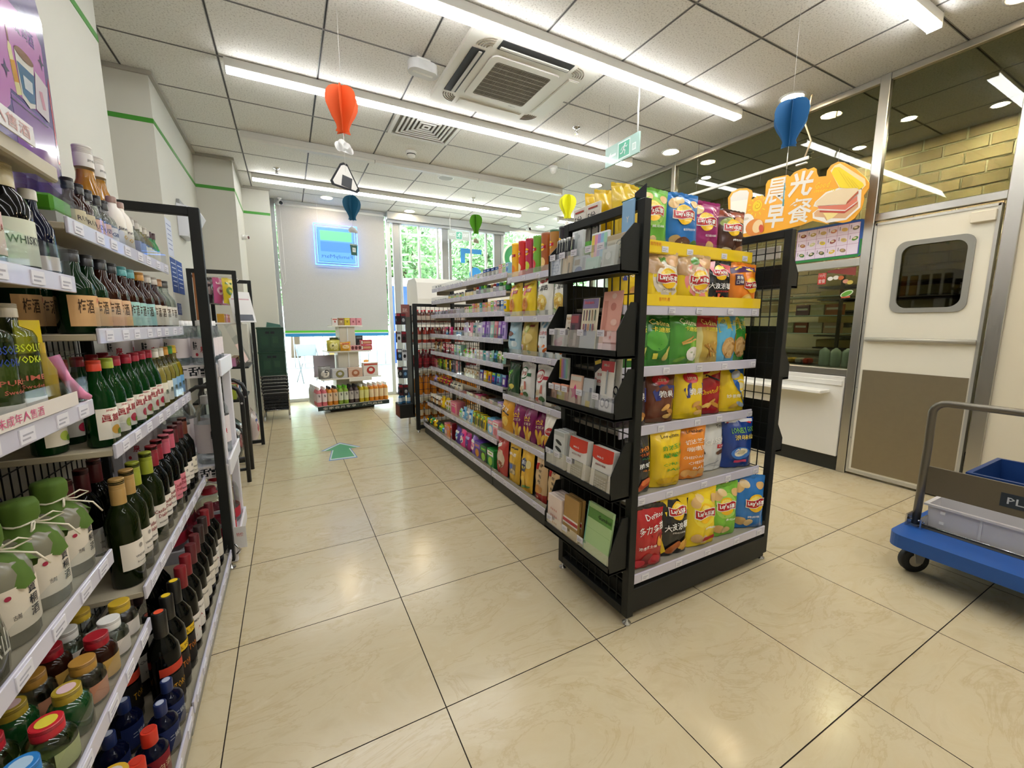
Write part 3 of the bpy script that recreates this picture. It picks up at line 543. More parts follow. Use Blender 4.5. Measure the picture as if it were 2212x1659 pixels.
M_ORA = mat('eda514', rough=.4, coat=.1); MW = mat('e4ded4', rough=.5)
obj('board', MB().prism(OUT, lambda u, v, d: (.004-d, -u, v), .008, M_ORA), bs)
def shp(name, items):
    mb = MB()
    for k, (pts, col) in enumerate(items): mb.poly(SX, pts, mat(col, rough=.5), .0055+.0006*k)
    return obj(name, mb, bs)
shp('milk_glass_picture', [([(-.553,.029),(-.437,-.002),(-.403,.023),(-.39,.192),(-.406,.216),(-.478,.235),(-.543,.226),(-.566,.192)], 'e9e4da'), ([(-.549,.035),(-.437,-.002),(-.405,.03),(-.396,.137),(-.556,.156)], 'f6efe2')])
shp('corn_toast_picture', [([(.245,.184),(.317,.041),(.462,-.008),(.484,.016),(.473,.06),(.305,.218),(.271,.213)], 'f3d9a0'), ([(.254,.165),(.322,.042),(.448,-.005),(.473,.014),(.462,.037),(.303,.193),(.268,.198)], 'efd21c')]
    + [([(.30+.03*k, .17-.03*k), (.302+.03*k, .17-.03*k), (.385+.022*k, .03-.01*k), (.382+.022*k, .03-.01*k)], 'd9b410') for k in range(4)])
shp('sandwich_picture', [([(.15,-.05),(.2,-.07),(.15,-.1),(.155,-.14),(.255,-.195),(.385,-.2),(.465,-.13),(.46,.0),(.45,.02),(.33,.045),(.23,.035),(.16,-.02)], 'f2e9dc'), ([(.161,-.102),(.167,-.131),(.236,-.151),(.255,-.18),(.278,-.166),(.378,-.187),(.451,-.124),(.447,-.082),(.374,-.143),(.183,-.084)], 'd8a878'),
    ([(.181,-.056),(.193,-.078),(.372,-.127),(.442,-.081),(.438,-.043),(.369,-.089)], 'd9785e'), ([(.225,-.116),(.246,-.148),(.259,-.176),(.298,-.165),(.335,-.135)], 'f1d98a'), ([(.2,-.092),(.2,-.104),(.37,-.15),(.445,-.1),(.445,-.09),(.372,-.135)], 'b8402c'),
    ([(.166,-.047),(.197,-.059),(.274,-.067),(.373,-.09),(.444,-.029),(.438,.008),(.338,.032),(.24,.023),(.172,-.02)], 'e6cfa8'), ([(.373,-.09),(.444,-.029),(.442,-.01),(.38,-.07)], 'b5532f')])
mb = MB(); mb.ell(SX, -.488, .0, .055, .045, mat('efe6d6'), .0055).ell(SX, -.40, -.07, .08, .085, mat('f3ece0'), .0061).ell(SX, -.4, -.03, .03, .012, mat('d9cdb8'), .0067).ell(SX, -.31, -.12, .085, .072, mat('d9822e'), .0073, -.3).ell(SX, -.285, -.115, .045, .055, mat('f0cf98'), .0079, -.2).ell(SX, -.25, -.14, .02, .035, mat('c9482a'), .0085, .3); obj('buns_picture', mb, bs)
mb = MB(); mb.ell(SX, -.304, .061, .042, .046, mat('efd21c'), .0055)
for k in range(11): a = 2*PI*k/11; mb.rect(SX, -.304+.072*math.cos(a), .061+.076*math.sin(a), .026, .008, mat('efd21c'), .0055, a)
mb.tube([SX(-.304+(.006+.003*k)*math.cos(k*.8), .061+(.006+.003*k)*math.sin(k*.8), .0065) for k in range(11)], .002, M_ORA, 4); obj('sun_drawing', mb, bs)
mb = MB(); r_ = -.12
for (c, x, z, w, h) in (('晨', -.149, .145, .165, .2), ('光', .047, .145, .18, .19), ('早', -.142, -.062, .155, .185), ('餐', .052, -.06, .18, .19)): mb.text(SX, c, x, z, w, h, MW, .006, r_, bold=.03 if c in '早光' else .012)
obj('lettering', mb, bs); obj('small_lettering', MB().text(SX, 'Good', .2, .095, .1, .045, mat('efd21c'), .006, -.1, shear=.2).text(SX, 'morning', .225, .048, .15, .03, mat('efd21c'), .006, -.15, shear=.2), bs)
obj('hanging_wire', MB().tube([(0, -.29, .2), (0, -.29, .33)], .001, M_GREYMET, 4).tube([(0, .3, .24), (0, .3, .33)], .001, M_GREYMET, 4), bs)
hb_ = empty('sign_hanger_bar', (3.7, 2.55, 2.483), label='thin white rail hung from the ceiling above the breakfast sign', cat='hanger rail'); obj('rail', MB().box(-.008, .008, -.58, .58, -.012, .012, M_WHITEP, c=.003), hb_)
obj('rail_clip', MB().box(-.012, .012, -.57, -.49, -.04, -.028, M_WHITEP, c=.003).box(-.012, .012, .5, .58, -.03, -.014, M_WHITEP, c=.003), hb_); obj('hanging_cord', MB().tube([(0, -.55, .012), (0, -.585, .12), (-.0, -.53, .26), (0, -.56, CZ-2.483)], .006, mat('dcc9a8', rough=.6), 8).tube([(0, .45, .012), (0, .45, CZ-2.483)], .0015, M_GREYMET, 5), hb_)
# little orange paper flowers: one clipped to the rail end, one stuck to the glass post
for k, (x, y, z) in enumerate(((3.7, 3.095, 2.36), (3.862, 3.455, 2.43))):
    t = empty('paper_flower', (x, y, z), label=('orange paper flower clipped under the end of the sign rail', 'orange paper flower stuck to the far partition post')[k], cat='paper flower'); mb = MB()
    for a in range(5): mb.ell(SX, .045*math.cos(a*.75), .045*math.sin(a*.75), .03, .034, mat('e8642a', rough=.6), .001+.0005*a, n=10, k=1)
    obj('petals', mb, t); obj('clip', MB().box(-.003, .006 if k == 0 else .008, -.006, .006, .0, .115 if k == 0 else .03, M_WHITEP), t)
# menu board on the glass
mn = empty('menu_board', (3.888, 1.865, 1.70), label='breakfast menu board with picture grid and blue green border on glass', cat='menu board'); MBL = mat('2f5fae', rough=.4); MGR = mat('23823a', rough=.4); MLI = mat('ecdff0', rough=.4); MPU = mat('a0348c', rough=.5)
obj('board', MB().prism(rr_poly(-.235, .235, 0, .275, .02), lambda u, v, d: (.003-d, -u, v), .006, MBL), mn); obj('green_border', MB().poly(SX, [(-.235, .0), (.215, 0), (.235, .02), (.235, .13), (.22, .13), (.22, .02), (-.235, .02)], MGR, .0036), mn); obj('sheet', MB().rect(SX, -.01, .14, .445, .235, MLI, .0036), mn)
mb = MB()
for k in range(7): mb.rect(SX, -.232+.0742*k, .14, .0016, .235, MPU, .0044)
for k in range(4): mb.rect(SX, -.01, .0225+.0783*k, .445, .0016, MPU, .0044)
obj('grid_lines', mb, mn); fc = ['8a4636', 'b8a05c', 'c9b070', 'd08a6a', 'dcb868', '7c705a', 'a86848', 'cfd0a0', 'e8d020', '9c5048', 'dcc478', '5f8f3c', '3c7a34', '4a5a34', '56603a', 'e0c040', '9c8468']
for k in range(17):
    i, j = k % 6, 2-k//6; cx = -.19+.0742*i; cz = .06+.0783*j; mb = MB().ell(SX, cx+.006, cz, .022, .014, mat(fc[k], rough=.6), .0044, .4*math.sin(k*3)).ell(SX, cx+.004, cz+.003, .012, .007, mat('e8dcc0' if k % 2 else 'c8b080', rough=.6), .005)
    for q in range(4): mb.rect(SX, cx-.026, cz+.022-.007*q, .005, .005, M_INK, .0044)
    obj('menu_picture', mb, mn)
ps = empty('combo_poster', (3.893, 1.81, 1.50), label='red ten yuan combo sticker strip on the kitchen glass', cat='sticker')
obj('red_badge', MB().rect(SX, -.07, .055, .06, .09, mat('c23428'), .001).text(SX, '10元', -.07, .08, .05, .03, MW, .002).text(SX, '套餐', -.07, .035, .05, .032, MW, .002), ps)
mb = MB().poly(SX, [(-.035, .1), (.16, .06), (.16, .1), (.16, .125), (-.035, .115)], mat('8c3a30'), .001)
for k, (x, z, c) in enumerate(((-.01, .05, 'e8e4dc'), (.03, .055, 'e0d8cc'), (.065, .05, 'b8602c'), (.10, .02, 'c98a70'), (.13, .01, 'c9b050'))): mb.ell(SX, x, z, .02, .016, mat(c), .0016+.0005*k)
obj('food_pictures', mb, ps); obj('leaf_sticker', MB().ell(SX, .115, -.075, .045, .022, mat('dfe8c8'), .001, .4).ell(SX, .115, -.075, .038, .016, mat('5f9a30'), .0016, .4).rect(SX, .11, -.102, .06, .012, mat('c9603a'), .001, .05), ps)
# ================================================================== PACKAGING
def bag_surface(w, h, t, seed):
    rnd = random.Random(seed); p1, p2, p3 = (rnd.uniform(0, 6) for _ in range(3)); lean = rnd.uniform(-.02, .02)
    def g(v):
        q = v/.935
        if q >= 1: return 0
        return .55+.45*math.sin(PI/2*min(1, q/.4)) if q < .45 else (1-((q-.45)/.55)**2.6)**.75
    def S(x, z, off=0., side=1):
        u = max(-1, min(1, 2*x/w)); v = max(0, min(1, z/h)); gv = g(v)
        d = t/2*max(0, 1-abs(u)**3.4)**.85*gv
        d += (1-gv*.7)*.0065*math.sin(u*7+p1+v*5)*(1-abs(u)**4)*(1 if .05 < v < .93 else .35)+.0022*math.sin(u*11-v*9+p2)*(1-abs(u)**4)+.0020*math.sin(v*21+u*3+p3)*(1-abs(u)**3)
        xx = x*(1-.055*gv)+lean*z; return (xx, -side*(d+.0006)-off, z-.004*(1-gv)*math.cos(u*2.5+p2)*(1 if v > .5 else 0))
    return S
def bag(w, h, t, base, art, seed=1, band=None, name='crisp_packet', nx=14, nz=20):
    """pillow pack; art: ('e',x,z,rx,rz,col,rot) ('t',txt,x,z,w,h,col,rot) ('r',x,z,w,h,col,rot) ('p',pts,col) ('lays',x,z,s)  x,z in fractions of w and h, sizes in w"""
    S = bag_surface(w, h, t, seed); B = MB(); zs = [0, .018, .036, .054]+[.054+(.93-.054)*k/(nz-6) for k in range(1, nz-5)]+[.948, .966, .984, 1.]
    for side in (1, -1):
        vs = []; fs = {}
        for j, v in enumerate(zs):
            for i in range(nx+1):
                u = -.5+i/nx; p = S(u*w, v*h, 0, side)
                if v in (0, 1.) and i % 2: p = (p[0], p[1], p[2]+(.0022 if v else -.0))
                vs.append(p)
        for j in range(len(zs)-1):
            v = (zs[j]+zs[j+1])/2
            for i in range(nx):
                u = -.5+(i+.5)/nx; a = j*(nx+1)+i; col = base
                if band:
                    r = band(u, v)
                    if r: col = r
                f = (a, a+1, a+nx+2, a+nx+1); fs.setdefault(col, []).append(f if side > 0 else f[::-1])
        o = len(B.v); B.v += vs
        for col, ff in fs.items():
            k = B.m(film(col))
            for f in ff: B.f.append(tuple(q+o for q in f)); B.mi.append(k); B.sm.append(True)
    k0 = len(B.v)//2; B.f.append(tuple(range(nx+1))[::-1]+tuple(k0+i for i in range(nx+1))); B.mi.append(0); B.sm.append(False)
    root = obj(name, B, link=False); A = MB(); T = MB(); G = MB(); off = .0012
    for it in art:
        k = it[0]; off += .00035
        if k == 'e': A.ell(S, it[1]*w, it[2]*h, it[3]*w, it[4]*w, film(it[5]), off, it[6] if len(it) > 6 else 0, 16, 3)
        elif k == 'r': A.rect(S, it[1]*w, it[2]*h, it[3]*w, it[4]*w, film(it[5]), off, it[6] if len(it) > 6 else 0, 8, 3)
        elif k == 'p': A.poly(S, [(x*w, z*h) for x, z in it[1]], film(it[2]), off+.002)
        elif k == 't': T.text(S, it[1], it[2]*w, it[3]*h, it[4]*w, it[5]*w, paper(it[6]), off+.0012, it[7] if len(it) > 7 else 0, bold=.008)
        elif k == 'lays':
            x, z, s = it[1]*w, it[2]*h, it[3]*w
            G.ell(S, x, z, s*.40, s*.40, film('f6c21a'), off, 0, 20, 3).ell(S, x-.02*s, z+.1*s, s*.28, s*.22, film('fbe26a'), off+.0003, 0, 16, 2).rect(S, x, z+.0*s, s*1.06, s*.36, film('efe9dc'), off+.0006, -.06, 10, 2, bend=s*.05).rect(S, x, z+.0*s, s*1.0, s*.30, film('b3181e'), off+.001, -.06, 10, 2, bend=s*.05)
            G.text(S, "Lay's", x-.2*s, z-.0*s, s*.48, s*.22, paper('f6f4ee'), off+.0026, -.02, bold=.03).text(S, '乐事', x+.24*s, z-.0*s, s*.38, s*.2, paper('f6f4ee'), off+.0026, -.08, bold=.03); off += .0026
    parts = []
    if A.f: parts.append(obj('artwork', A, root, link=False))
    if G.f: parts.append(obj('logo', G, root, link=False))
    if T.f: parts.append(obj('lettering', T, root, link=False))
    return proto(root, *parts)
CH = 'd9b070'
def lays(base, seed, sub, acc, w=.165, h=.235, t=.07, sz=.62, pos=(-.03, .6), extra=(), chips=True):
    art = [('e', pos[0], pos[1], .36, .36, acc)] if acc else []
    if chips: art += [('e', -.28, .80, .15, .13, CH, .4), ('e', -.12, .86, .13, .1, 'e6c78c', -.3), ('e', .33, .82, .12, .1, CH, .2), ('e', -.25, .16, .17, .12, CH, -.3), ('e', -.02, .12, .13, .1, 'e6c78c', .3)]
    art += list(extra)+[('lays', pos[0], pos[1], sz), ('t', sub, .1, pos[1]-.26*1.0, .34, .06, 'f6f4ee')]
    return bag(w, h, t, base, art, seed)
# ------------------------------------------------------------------ endcap unit
EX0, EX1, EY0, EY1 = 1.10, 2.085, 1.10, 1.575
ec = empty('endcap_shelving', (0, 0, 0), label='black metal end-of-aisle shelf unit filled with crisp packets', cat='shelf unit')
def frame_panel(parent, x, y0, y1, z1, side):
    p = .034
    obj('post', MB().box(x-p/2, x+p/2, y0, y0+p, .035, z1, M_BLACKST, c=.002), parent); obj('post', MB().box(x-p/2, x+p/2, y1-p, y1, .035, z1, M_BLACKST, c=.002), parent)
    obj('top_bar', MB().box(x-p/2, x+p/2, y0+p, y1-p, z1-p, z1, M_BLACKST, c=.002), parent); obj('bottom_bar', MB().box(x-p/2, x+p/2, y0+p, y1-p, .035, .07, M_BLACKST, c=.002), parent)
    mb = MB()
    n = int((y1-y0-2*p)/.05)
    for k in range(1, n+1): y = y0+p+(y1-y0-2*p)*k/(n+1); mb.box(x-.002, x+.002, y-.002, y+.002, .06, z1-p, M_BLACKST)
    k = .1
    while k < z1-p-.02: mb.box(x-.004, x-.0005, y0+p, y1-p, k-.002, k+.002, M_BLACKST); k += .075
    obj('wire_mesh', mb, parent)
    for y in (y0+p/2, y1-p/2): obj('levelling_foot', MB().lathe([(.018, 0), (.018, .006), (.006, .012), (.006, .036)], M_CHROME, 12), parent, loc=(x, y, 0))
frame_panel(ec, EX0+.02, EY0, EY1, 1.62, -1); frame_panel(ec, EX1-.02, EY0+.03, EY1+.03, 1.62, 1)
obj('base', MB().box(EX0+.045, EX1-.045, EY0+.02, EY1, .03, .135, M_BLACKST, c=.003), ec); obj('back_panel', MB().box(EX0+.045, EX1-.045, EY1-.03, EY1-.01, .135, 1.36, mat('1d1f1e', rough=.6)), ec)
tagm = MB().box(-.019, .019, -.0022, 0, -.012, .012, M_TAG).box(-.013, .013, -.0026, -.0021, .0, .003, M_TAGINK).box(-.015, .005, -.0026, -.0021, -.007, -.004, M_TAGINK)
TAG = obj('price_tag', tagm, link=False)
def tags_on(rail, pts, rz=0.):
    for p in pts: c = TAG.copy(); COL.objects.link(c); c.parent = rail; c.location = p; c.rotation_euler = (0, 0, rz)
M_YEL = film('f2cf1c'); ECZ = []
for k, (y, z) in enumerate(((.165, 1.12), (.46, 1.175), (.735, 1.235), (.985, 1.235), (1.235, 1.24), (1.49, 1.30))):
    z_, y_ = y, z; x0, x1 = EX0+.05, EX1-.06
    obj('shelf', MB().box(x0, x1, y_+.004, EY1-.03, z_+.006, z_+.022, M_SHELF, c=.002), ec); ECZ.append((z_+.022, y_))
    r = obj('price_rail', MB().box(x0, x1, y_-.004, y_+.004, z_-.008, z_+.034, M_RAIL if k < 5 else M_YEL, c=.002), ec)
    if k == 4: obj('yellow_strip', MB().box(x0, x1, y_-.006, y_-.003, z_+.03, z_+.075, M_YEL), ec)
    if k == 5: obj('yellow_strip', MB().box(x0, x1, y_-.006, y_-.0042, z_-.004, z_+.045, M_YEL), ec)
    obj('shelf_guard', MB().add([(x0, y_, z_+.034), (x1, y_, z_+.034), (x1, y_, z_+.06), (x0, y_, z_+.06)], [(0, 1, 2, 3)], M_ACRYL), ec)
    tags_on(r, [(x0+.06+(x1-x0-.1)*q/4+.02*math.sin(q*3+k), y_-.0045 if k < 4 else y_-.0065, z_+.012) for q in range(5)])
    if k >= 4:
        obj('shelf_print', MB().text(lambda x, zz, o: (x, y_-.0063-o, zz), '陈列专用', x0+.22, z_+(.056 if k == 4 else .03), .06, .016, paper('d0521e'), .0005), ec)
side = glass('eef2f2', .2)
for (y0, y1, z0, z1) in ((1.235, 1.56, 1.26, 1.52),): obj('side_guard', MB().add([(EX1-.058, y0, z0), (EX1-.058, y1, z0), (EX1-.058, y1, z1), (EX1-.058, y0+.06, z1)], [(0, 1, 2, 3)], side), ec)
# crisp packets: (name for the label, prototype, x, row, lean)
def rows(r): return ECZ[r]
PK = {}
PK['green'] = lays('6bb238', 11, '黄瓜味', '9ed05a'); PK['blue'] = lays('1f72bd', 12, '德克萨斯烤肉味', None, extra=[('e', -.05, .12, .22, .14, '6a3a24', .1), ('e', .3, .1, .14, .1, '4a7a2e', .2)], chips=True)
PK['magenta'] = lays('9a1a66', 13, '红烩味', None, extra=[('e', .1, .15, .14, .14, CH), ('e', -.25, .85, .2, .16, 'e0c07c', .5)], chips=False)
PK['brown'] = lays('4c2a1c', 14, '烤肉味', None, w=.155, h=.215, extra=[('r', 0, .9, .95, .2, '8a3a20'), ('e', -.2, .72, .24, .12, '8c9a3c', .2), ('e', .25, .78, .2, .1, 'c98a4a'), ('e', .25, .13, .24, .12, '9a6a3c', .4), ('e', -.2, .1, .2, .12, 'e0d0a8', -.3)], chips=False)
ringart = lambda rc, gc: [('e', .1, .52, .42, .42, rc), ('e', .1, .52, .33, .33, 'f3ead2'), ('e', -.22, .76, .26, .2, 'b08a5c', .4), ('e', .02, .88, .12, .09, '4f8a34', .5), ('e', .3, .85, .2, .14, 'c89a68'), ('e', -.18, .13, .3, .12, '8c5c2c'), ('e', -.2, .15, .09, .07, 'e6d29a'), ('e', -.08, .14, .09, .07, 'dcc488'), ('e', -.28, .13, .08, .06, 'd6b878')]
PK['yellowring'] = bag(.175, .225, .07, 'f1cf1e', ringart('d8cdbb', 1)+[('lays', .1, .52, .6), ('t', '24小时鲜脆', .1, .32, .4, .06, '5a4a2a')], 15, band=lambda u, v: 'c9a878' if v > .64 else None)
PK['pinkring'] = bag(.175, .225, .07, 'f1cf1e', ringart('e58a86', 1)+[('lays', .1, .52, .6), ('t', '24小时鲜脆', .1, .32, .4, .06, '8a3a3a')], 16, band=lambda u, v: 'c9a878' if v > .64 else None)
PK['wave'] = bag(.165, .215, .065, '17171a', [('p', [(-.4, .95), (-.05, .97), (-.2, .72)], 'c5202b'), ('p', [(.1, .95), (.42, .9), (.4, .72)], 'c5202b'), ('lays', .06, .74, .52), ('t', '大波浪薯', 0, .46, .72, .16, 'f4f2ee'), ('t', '香脆烤鸡翅味', .05, .35, .4, .05, 'c8322a'), ('r', -.18, .14, .1, .3, 'd2452c', .4), ('r', -.05, .17, .09, .36, 'e05a34', -.1), ('r', .05, .15, .08, .3, 'c23c26', -.5), ('e', .28, .12, .16, .09, 'd8a25c', .3)], 17)
PK['onion'] = bag(.16, .21, .065, 'e8821c', [('r', 0, .86, .9, .16, '4a2050', .1), ('r', -.2, .88, .3, .05, 'f0c020', .3), ('r', .2, .84, .3, .05, 'f0c020', -.2), ('r', -.24, .63, .24, .3, '3a1d46'), ('t', '黑金', -.24, .67, .18, .1, 'f4efe6'), ('t', '口味', -.24, .58, .18, .1, 'f4efe6'), ('lays', .2, .52, .55), ('e', .0, .2, .2, .16, 'e8b850', .3), ('e', .02, .2, .15, .11, 'f0cc70', .3)], 18)
PK['cadgreen'] = bag(.165, .24, .065, '2f7d2a', [('e', -.05, .5, .34, .3, '58a83a'), ('t', 'Cadina', .06, .83, .62, .15, 'f2e07a', -.1), ('t', '卡迪那', .08, .70, .58, .14, 'f2e04a', -.08), ('e', .22, .2, .16, .08, 'c8b860', .9), ('e', .3, .3, .14, .06, 'd8c870', 1.), ('r', -.12, .2, .14, .16, 'e0d850')], 19)
PK['cadpea'] = bag(.165, .235, .065, '4b9432', [('t', 'Cadina', .06, .84, .62, .15, 'f6eec0', -.1), ('t', '卡迪那', .12, .71, .5, .13, 'f2e04a', -.08), ('r', .0, .5, .5, .05, 'c89a4a', .35), ('r', .06, .46, .55, .05, 'd8aa5a', .25), ('e', .2, .22, .26, .2, 'efeae0'), ('e', .15, .25, .05, .03, 'b8c0a0'), ('e', .28, .2, .05, .03, 'b8c0a0'), ('e', -.25, .12, .18, .06, '6fa82e', .3)], 20, band=lambda u, v: '86bf3c' if u > .1 and v < .5 else None)
PK['cadred'] = bag(.165, .24, .065, 'c9a84c', [('t', 'Cadina', .08, .83, .62, .16, 'f6e27a', -.1), ('t', '卡迪那', .14, .70, .5, .13, 'f2e04a', -.08)]+[('r', .12+.09*math.sin(k*2.1), .28+.03*math.cos(k*1.7), .05, .45, ('e0be6a', 'c99c42', 'a87428')[k % 3], -.6+.2*k) for k in range(9)], 21, band=lambda u, v: 'b52226' if v > .72 else ('d8cc88' if u < -.2 else None))
facebag = lambda c1, c2, s: bag(.15, .235, .06, c1, [('p', [(-.42, .95), (.1, .97), (.42, .75), (.42, .6), (-.1, .72), (-.42, .62)], c2), ('t', '呀！土豆', .02, .84, .66, .17, 'f0e23c', -.1), ('e', .0, .3, .34, .36, 'c99c60', .2), ('e', .02, .3, .27, .3, 'dcb478', .2), ('e', -.12, .16, .1, .05, 'a8783c', .4), ('e', .14, .38, .09, .05, 'a8783c', -.4), ('r', .34, .4, .1, .6, 'e8a01e', .1)], s)
PK['blueface'] = facebag('5fb4dc', 'e8d83c', 22); PK['greenface'] = facebag('3f9a3c', 'e8d83c', 23)
crisp = lambda base, s: bag(.16, .235, .07, base, [('p', [(-.3, .62), (-.05, .76), (.42, .72), (.42, .46), (-.22, .44)], '28307c'), ('e', .0, .84, .26, .15, 'c8202c', .1), ('e', .0, .84, .22, .12, 'd8303a', .1), ('t', '上好佳', .0, .84, .3, .09, 'f6eec8'), ('t', '脆果', .1, .57, .46, .2, 'f6f4ee'), ('e', .1, .3, .15, .07, 'e0a858', .6), ('e', .26, .22, .14, .07, 'c98a44', -.4), ('e', .2, .13, .15, .07, 'e8b868', .2)], s)
PK['crispbrown'] = crisp('6a3420', 24); PK['crispyellow'] = crisp('eecb22', 25); PK['crispdark'] = crisp('2c1a2c', 26)
PK['cheetos'] = bag(.15, .22, .065, 'a8141c', [('r', 0, .85, .9, .1, 'e0b03c', .3), ('r', .1, .78, .6, .06, '2a2a30', -.3), ('t', 'Cheetos', -.08, .5, .66, .15, 'f2c21c', .12), ('t', '奇多', .3, .56, .26, .14, 'f2c21c', .1), ('e', .0, .24, .2, .06, 'e8b050', .8), ('e', .18, .2, .2, .06, 'd89838', -.5), ('e', -.18, .2, .18, .06, 'f0c868', .3)], 27)
PK['yelblue'] = bag(.155, .225, .065, 'ecca20', [('p', [(-.1, .95), (.44, .95), (.44, .1), (.2, .4), (-.05, .6)], '2a5fa8'), ('e', .2, .58, .2, .2, 'e0d8b0'), ('e', .2, .58, .16, .16, 'f2cf3a'), ('e', .2, .58, .1, .1, 'e0d8b0'), ('t', '妙脆角', -.05, .35, .5, .12, 'f4f0dc'), ('e', .0, .14, .2, .07, 'd8b048', .5), ('e', .22, .16, .2, .07, '9aa8b8', -.4), ('e', .05, .82, .2, .1, 'b8bcc4', .4)], 28)
PK['shrimp'] = bag(.15, .29, .07, '1b1c20', [('t', 'PEPPER', .05, .76, .62, .11, 'e8862c', 0), ('t', 'SHRIMP', .05, .68, .6, .11, 'b85c24', 0), ('t', 'Halal', .1, .61, .3, .06, '3c8a4c'), ('t', '脆虾', .05, .5, .5, .15, 'e8e6e0'), ('t', '새우', .1, .41, .3, .07, 'e8862c'), ('e', .05, .16, .32, .16, 'c24a22', .5), ('e', .12, .2, .2, .1, 'e87a3c', .3), ('e', -.2, .1, .16, .06, 'd8602c', -.4)], 29)
indo = lambda base, l1, l2, tx, ec_, s: bag(.165, .285, .075, base, [('t', 'Lorenham', .08, .89, .56, .1, '2a2a20', -.03), ('t', l1[0], .1, .71, .74, .15, tx, .06), ('t', l1[1], .12, .58, .7, .15, tx, .04)]+[('t', q, .0+.12*k, .42-.1*k, .36+.04*len(q), .085, tx, .03) for k, q in enumerate(l2)]+[('e', -.2, .12, .16, .12, ec_, .2), ('e', .05, .1, .16, .12, ec_, -.2), ('e', .3, .13, .14, .1, ec_)], s)
PK['corn'] = indo('ecc61c', ('劲浓玉米', '啵啵球'), ('CORN', 'BALL'), '3f9a2c', 'd8ac1c', 30); PK['cheddar'] = indo('e88a24', ('切达芝士', '嘣嘣球'), ('CHEDDAR', 'CHEESE', 'BALL'), 'f4e6d0', 'e0a85c', 31)
PK['cassh'] = bag(.175, .27, .07, 'd8d8d4', [('p', [(-.4, .72), (.44, .78), (.44, .36), (-.34, .36)], '1a1c1e'), ('t', 'CASSH', .05, .60, .72, .16, 'f2f0ea', .06), ('r', .3, .48, .34, .12, 'c5202b'), ('t', 'Chips', .3, .48, .28, .08, 'f4f0ea'), ('t', 'Timor', .28, .86, .32, .09, '1c1c1c'), ('e', .28, .36, .2, .07, '6a4a34', .1), ('r', -.1, .14, .7, .03, '9aa0a0', .2), ('r', .1, .1, .5, .02, 'b0b4b4', -.2)], 32)
PK['lonely'] = bag(.17, .27, .07, '173a86', [('p', [(-.44, .9), (.44, .92), (.44, .98), (-.44, .98)], 'e6e6ee'), ('r', -.2, .94, .4, .05, 'c5202b', .3), ('r', .2, .93, .4, .05, 'c5202b', -.3), ('t', 'LONELY GOD', .1, .76, .78, .16, '7fc43c', .05), ('t', '浪味仙', .1, .62, .62, .16, 'f0dc5a', .02), ('e', -.02, .3, .3, .2, '3c78c8'), ('e', -.02, .32, .22, .13, 'e8e2cc', .2), ('e', -.02, .32, .14, .07, 'c9c0a0', .2), ('r', -.02, .14, .4, .08, 'd04068')], 33)
PK['doritos'] = bag(.165, .25, .065, 'b01a20', [('t', 'Doritos', .16, .83, .56, .13, 'f4f2ee', .06), ('t', '多力多滋', .05, .64, .78, .19, 'f4f2ee', .08), ('p', [(.0, .54), (.4, .54), (.2, .32)], '8c1016'), ('e', .3, .42, .14, .12, 'e0982c', .5), ('t', '浓香芝士味', -.1, .36, .5, .08, 'f4f2ee', .06), ('e', -.1, .16, .2, .14, '7a0e14'), ('e', .12, .12, .2, .12, 'c23038'), ('e', -.3, .1, .14, .1, 'd8404a')], 34, band=lambda u, v: '1a1416' if v > .9 else None)
PK['waveyellow'] = bag(.165, .25, .065, '1a1a1a', [('p', [(-.42, .95), (-.15, .97), (-.3, .7)], 'e6c41c'), ('p', [(.1, .97), (.42, .95), (.4, .74)], 'e6c41c'), ('lays', .08, .76, .56), ('t', '大波浪薯', .0, .52, .74, .18, 'f4f2ee', .06), ('t', '香脆烤鸡翅味', .05, .41, .4, .05, 'c8c4bc'), ('p', [(-.44, .35), (-.3, .1), (-.44, .05)], 'e6c41c'), ('e', -.08, .15, .26, .12, 'a8561c', .4), ('e', .24, .2, .2, .08, 'e0aa48', .8), ('e', .32, .14, .18, .07, 'd89a38', .4)], 35, band=lambda u, v: 'e6c41c' if v > .93 else None)
PK['yellow'] = lays('f2d21c', 36, '美国经典原味', 'f7e03c', w=.175, h=.25, extra=[('r', .15, .12, .55, .09, 'b3181e')]); PK['greenlow'] = lays('79bd34', 37, '黄瓜味', 'a8d65a', w=.165, h=.24); PK['bluelow'] = lays('1f72bd', 38, '烤肉味', None, w=.175, h=.25, pos=(.18, .5))
PK['plain'] = bag(.15, .22, .05, 'd6b51e', [('r', 0, .35, .7, .5, 'c8a61a'), ('e', .2, .6, .2, .14, 'e6cf70')], 39)
NAMES = dict(plain='plain golden crisp packet', green='green cucumber crisp packet', blue='blue crisp packet', magenta='magenta crisp packet', brown='dark brown crisp packet', yellowring='yellow crisp packet with grey ring', pinkring='yellow crisp packet with pink ring', wave='black wavy crisp packet with red flashes', onion='orange and purple crisp packet', cadgreen='dark green pea crisp packet', cadpea='light green pea crisp packet', cadred='gold pea crisp packet with red top', blueface='sky blue potato snack packet', greenface='green and yellow potato snack packet', crispbrown='brown nut-snack packet', crispyellow='yellow nut-snack packet', crispdark='dark plum nut-snack packet', cheetos='red corn puff packet', yelblue='yellow and blue corn snack packet', shrimp='black prawn snack packet', corn='yellow corn ball packet', cheddar='orange cheese ball packet', cassh='silver and black chips packet', lonely='navy blue snack packet', doritos='red tortilla chip packet', waveyellow='black and yellow wavy crisp packet', yellow='plain yellow crisp packet', greenlow='lime green crisp packet', bluelow='large blue crisp packet')
SHN = ['bottom', 'second lowest', 'third lowest', 'fourth lowest', 'upper yellow-edged', 'top']
def fit(p, room): return min(1.04, room/max(v.co.z for v in p.data.vertices))
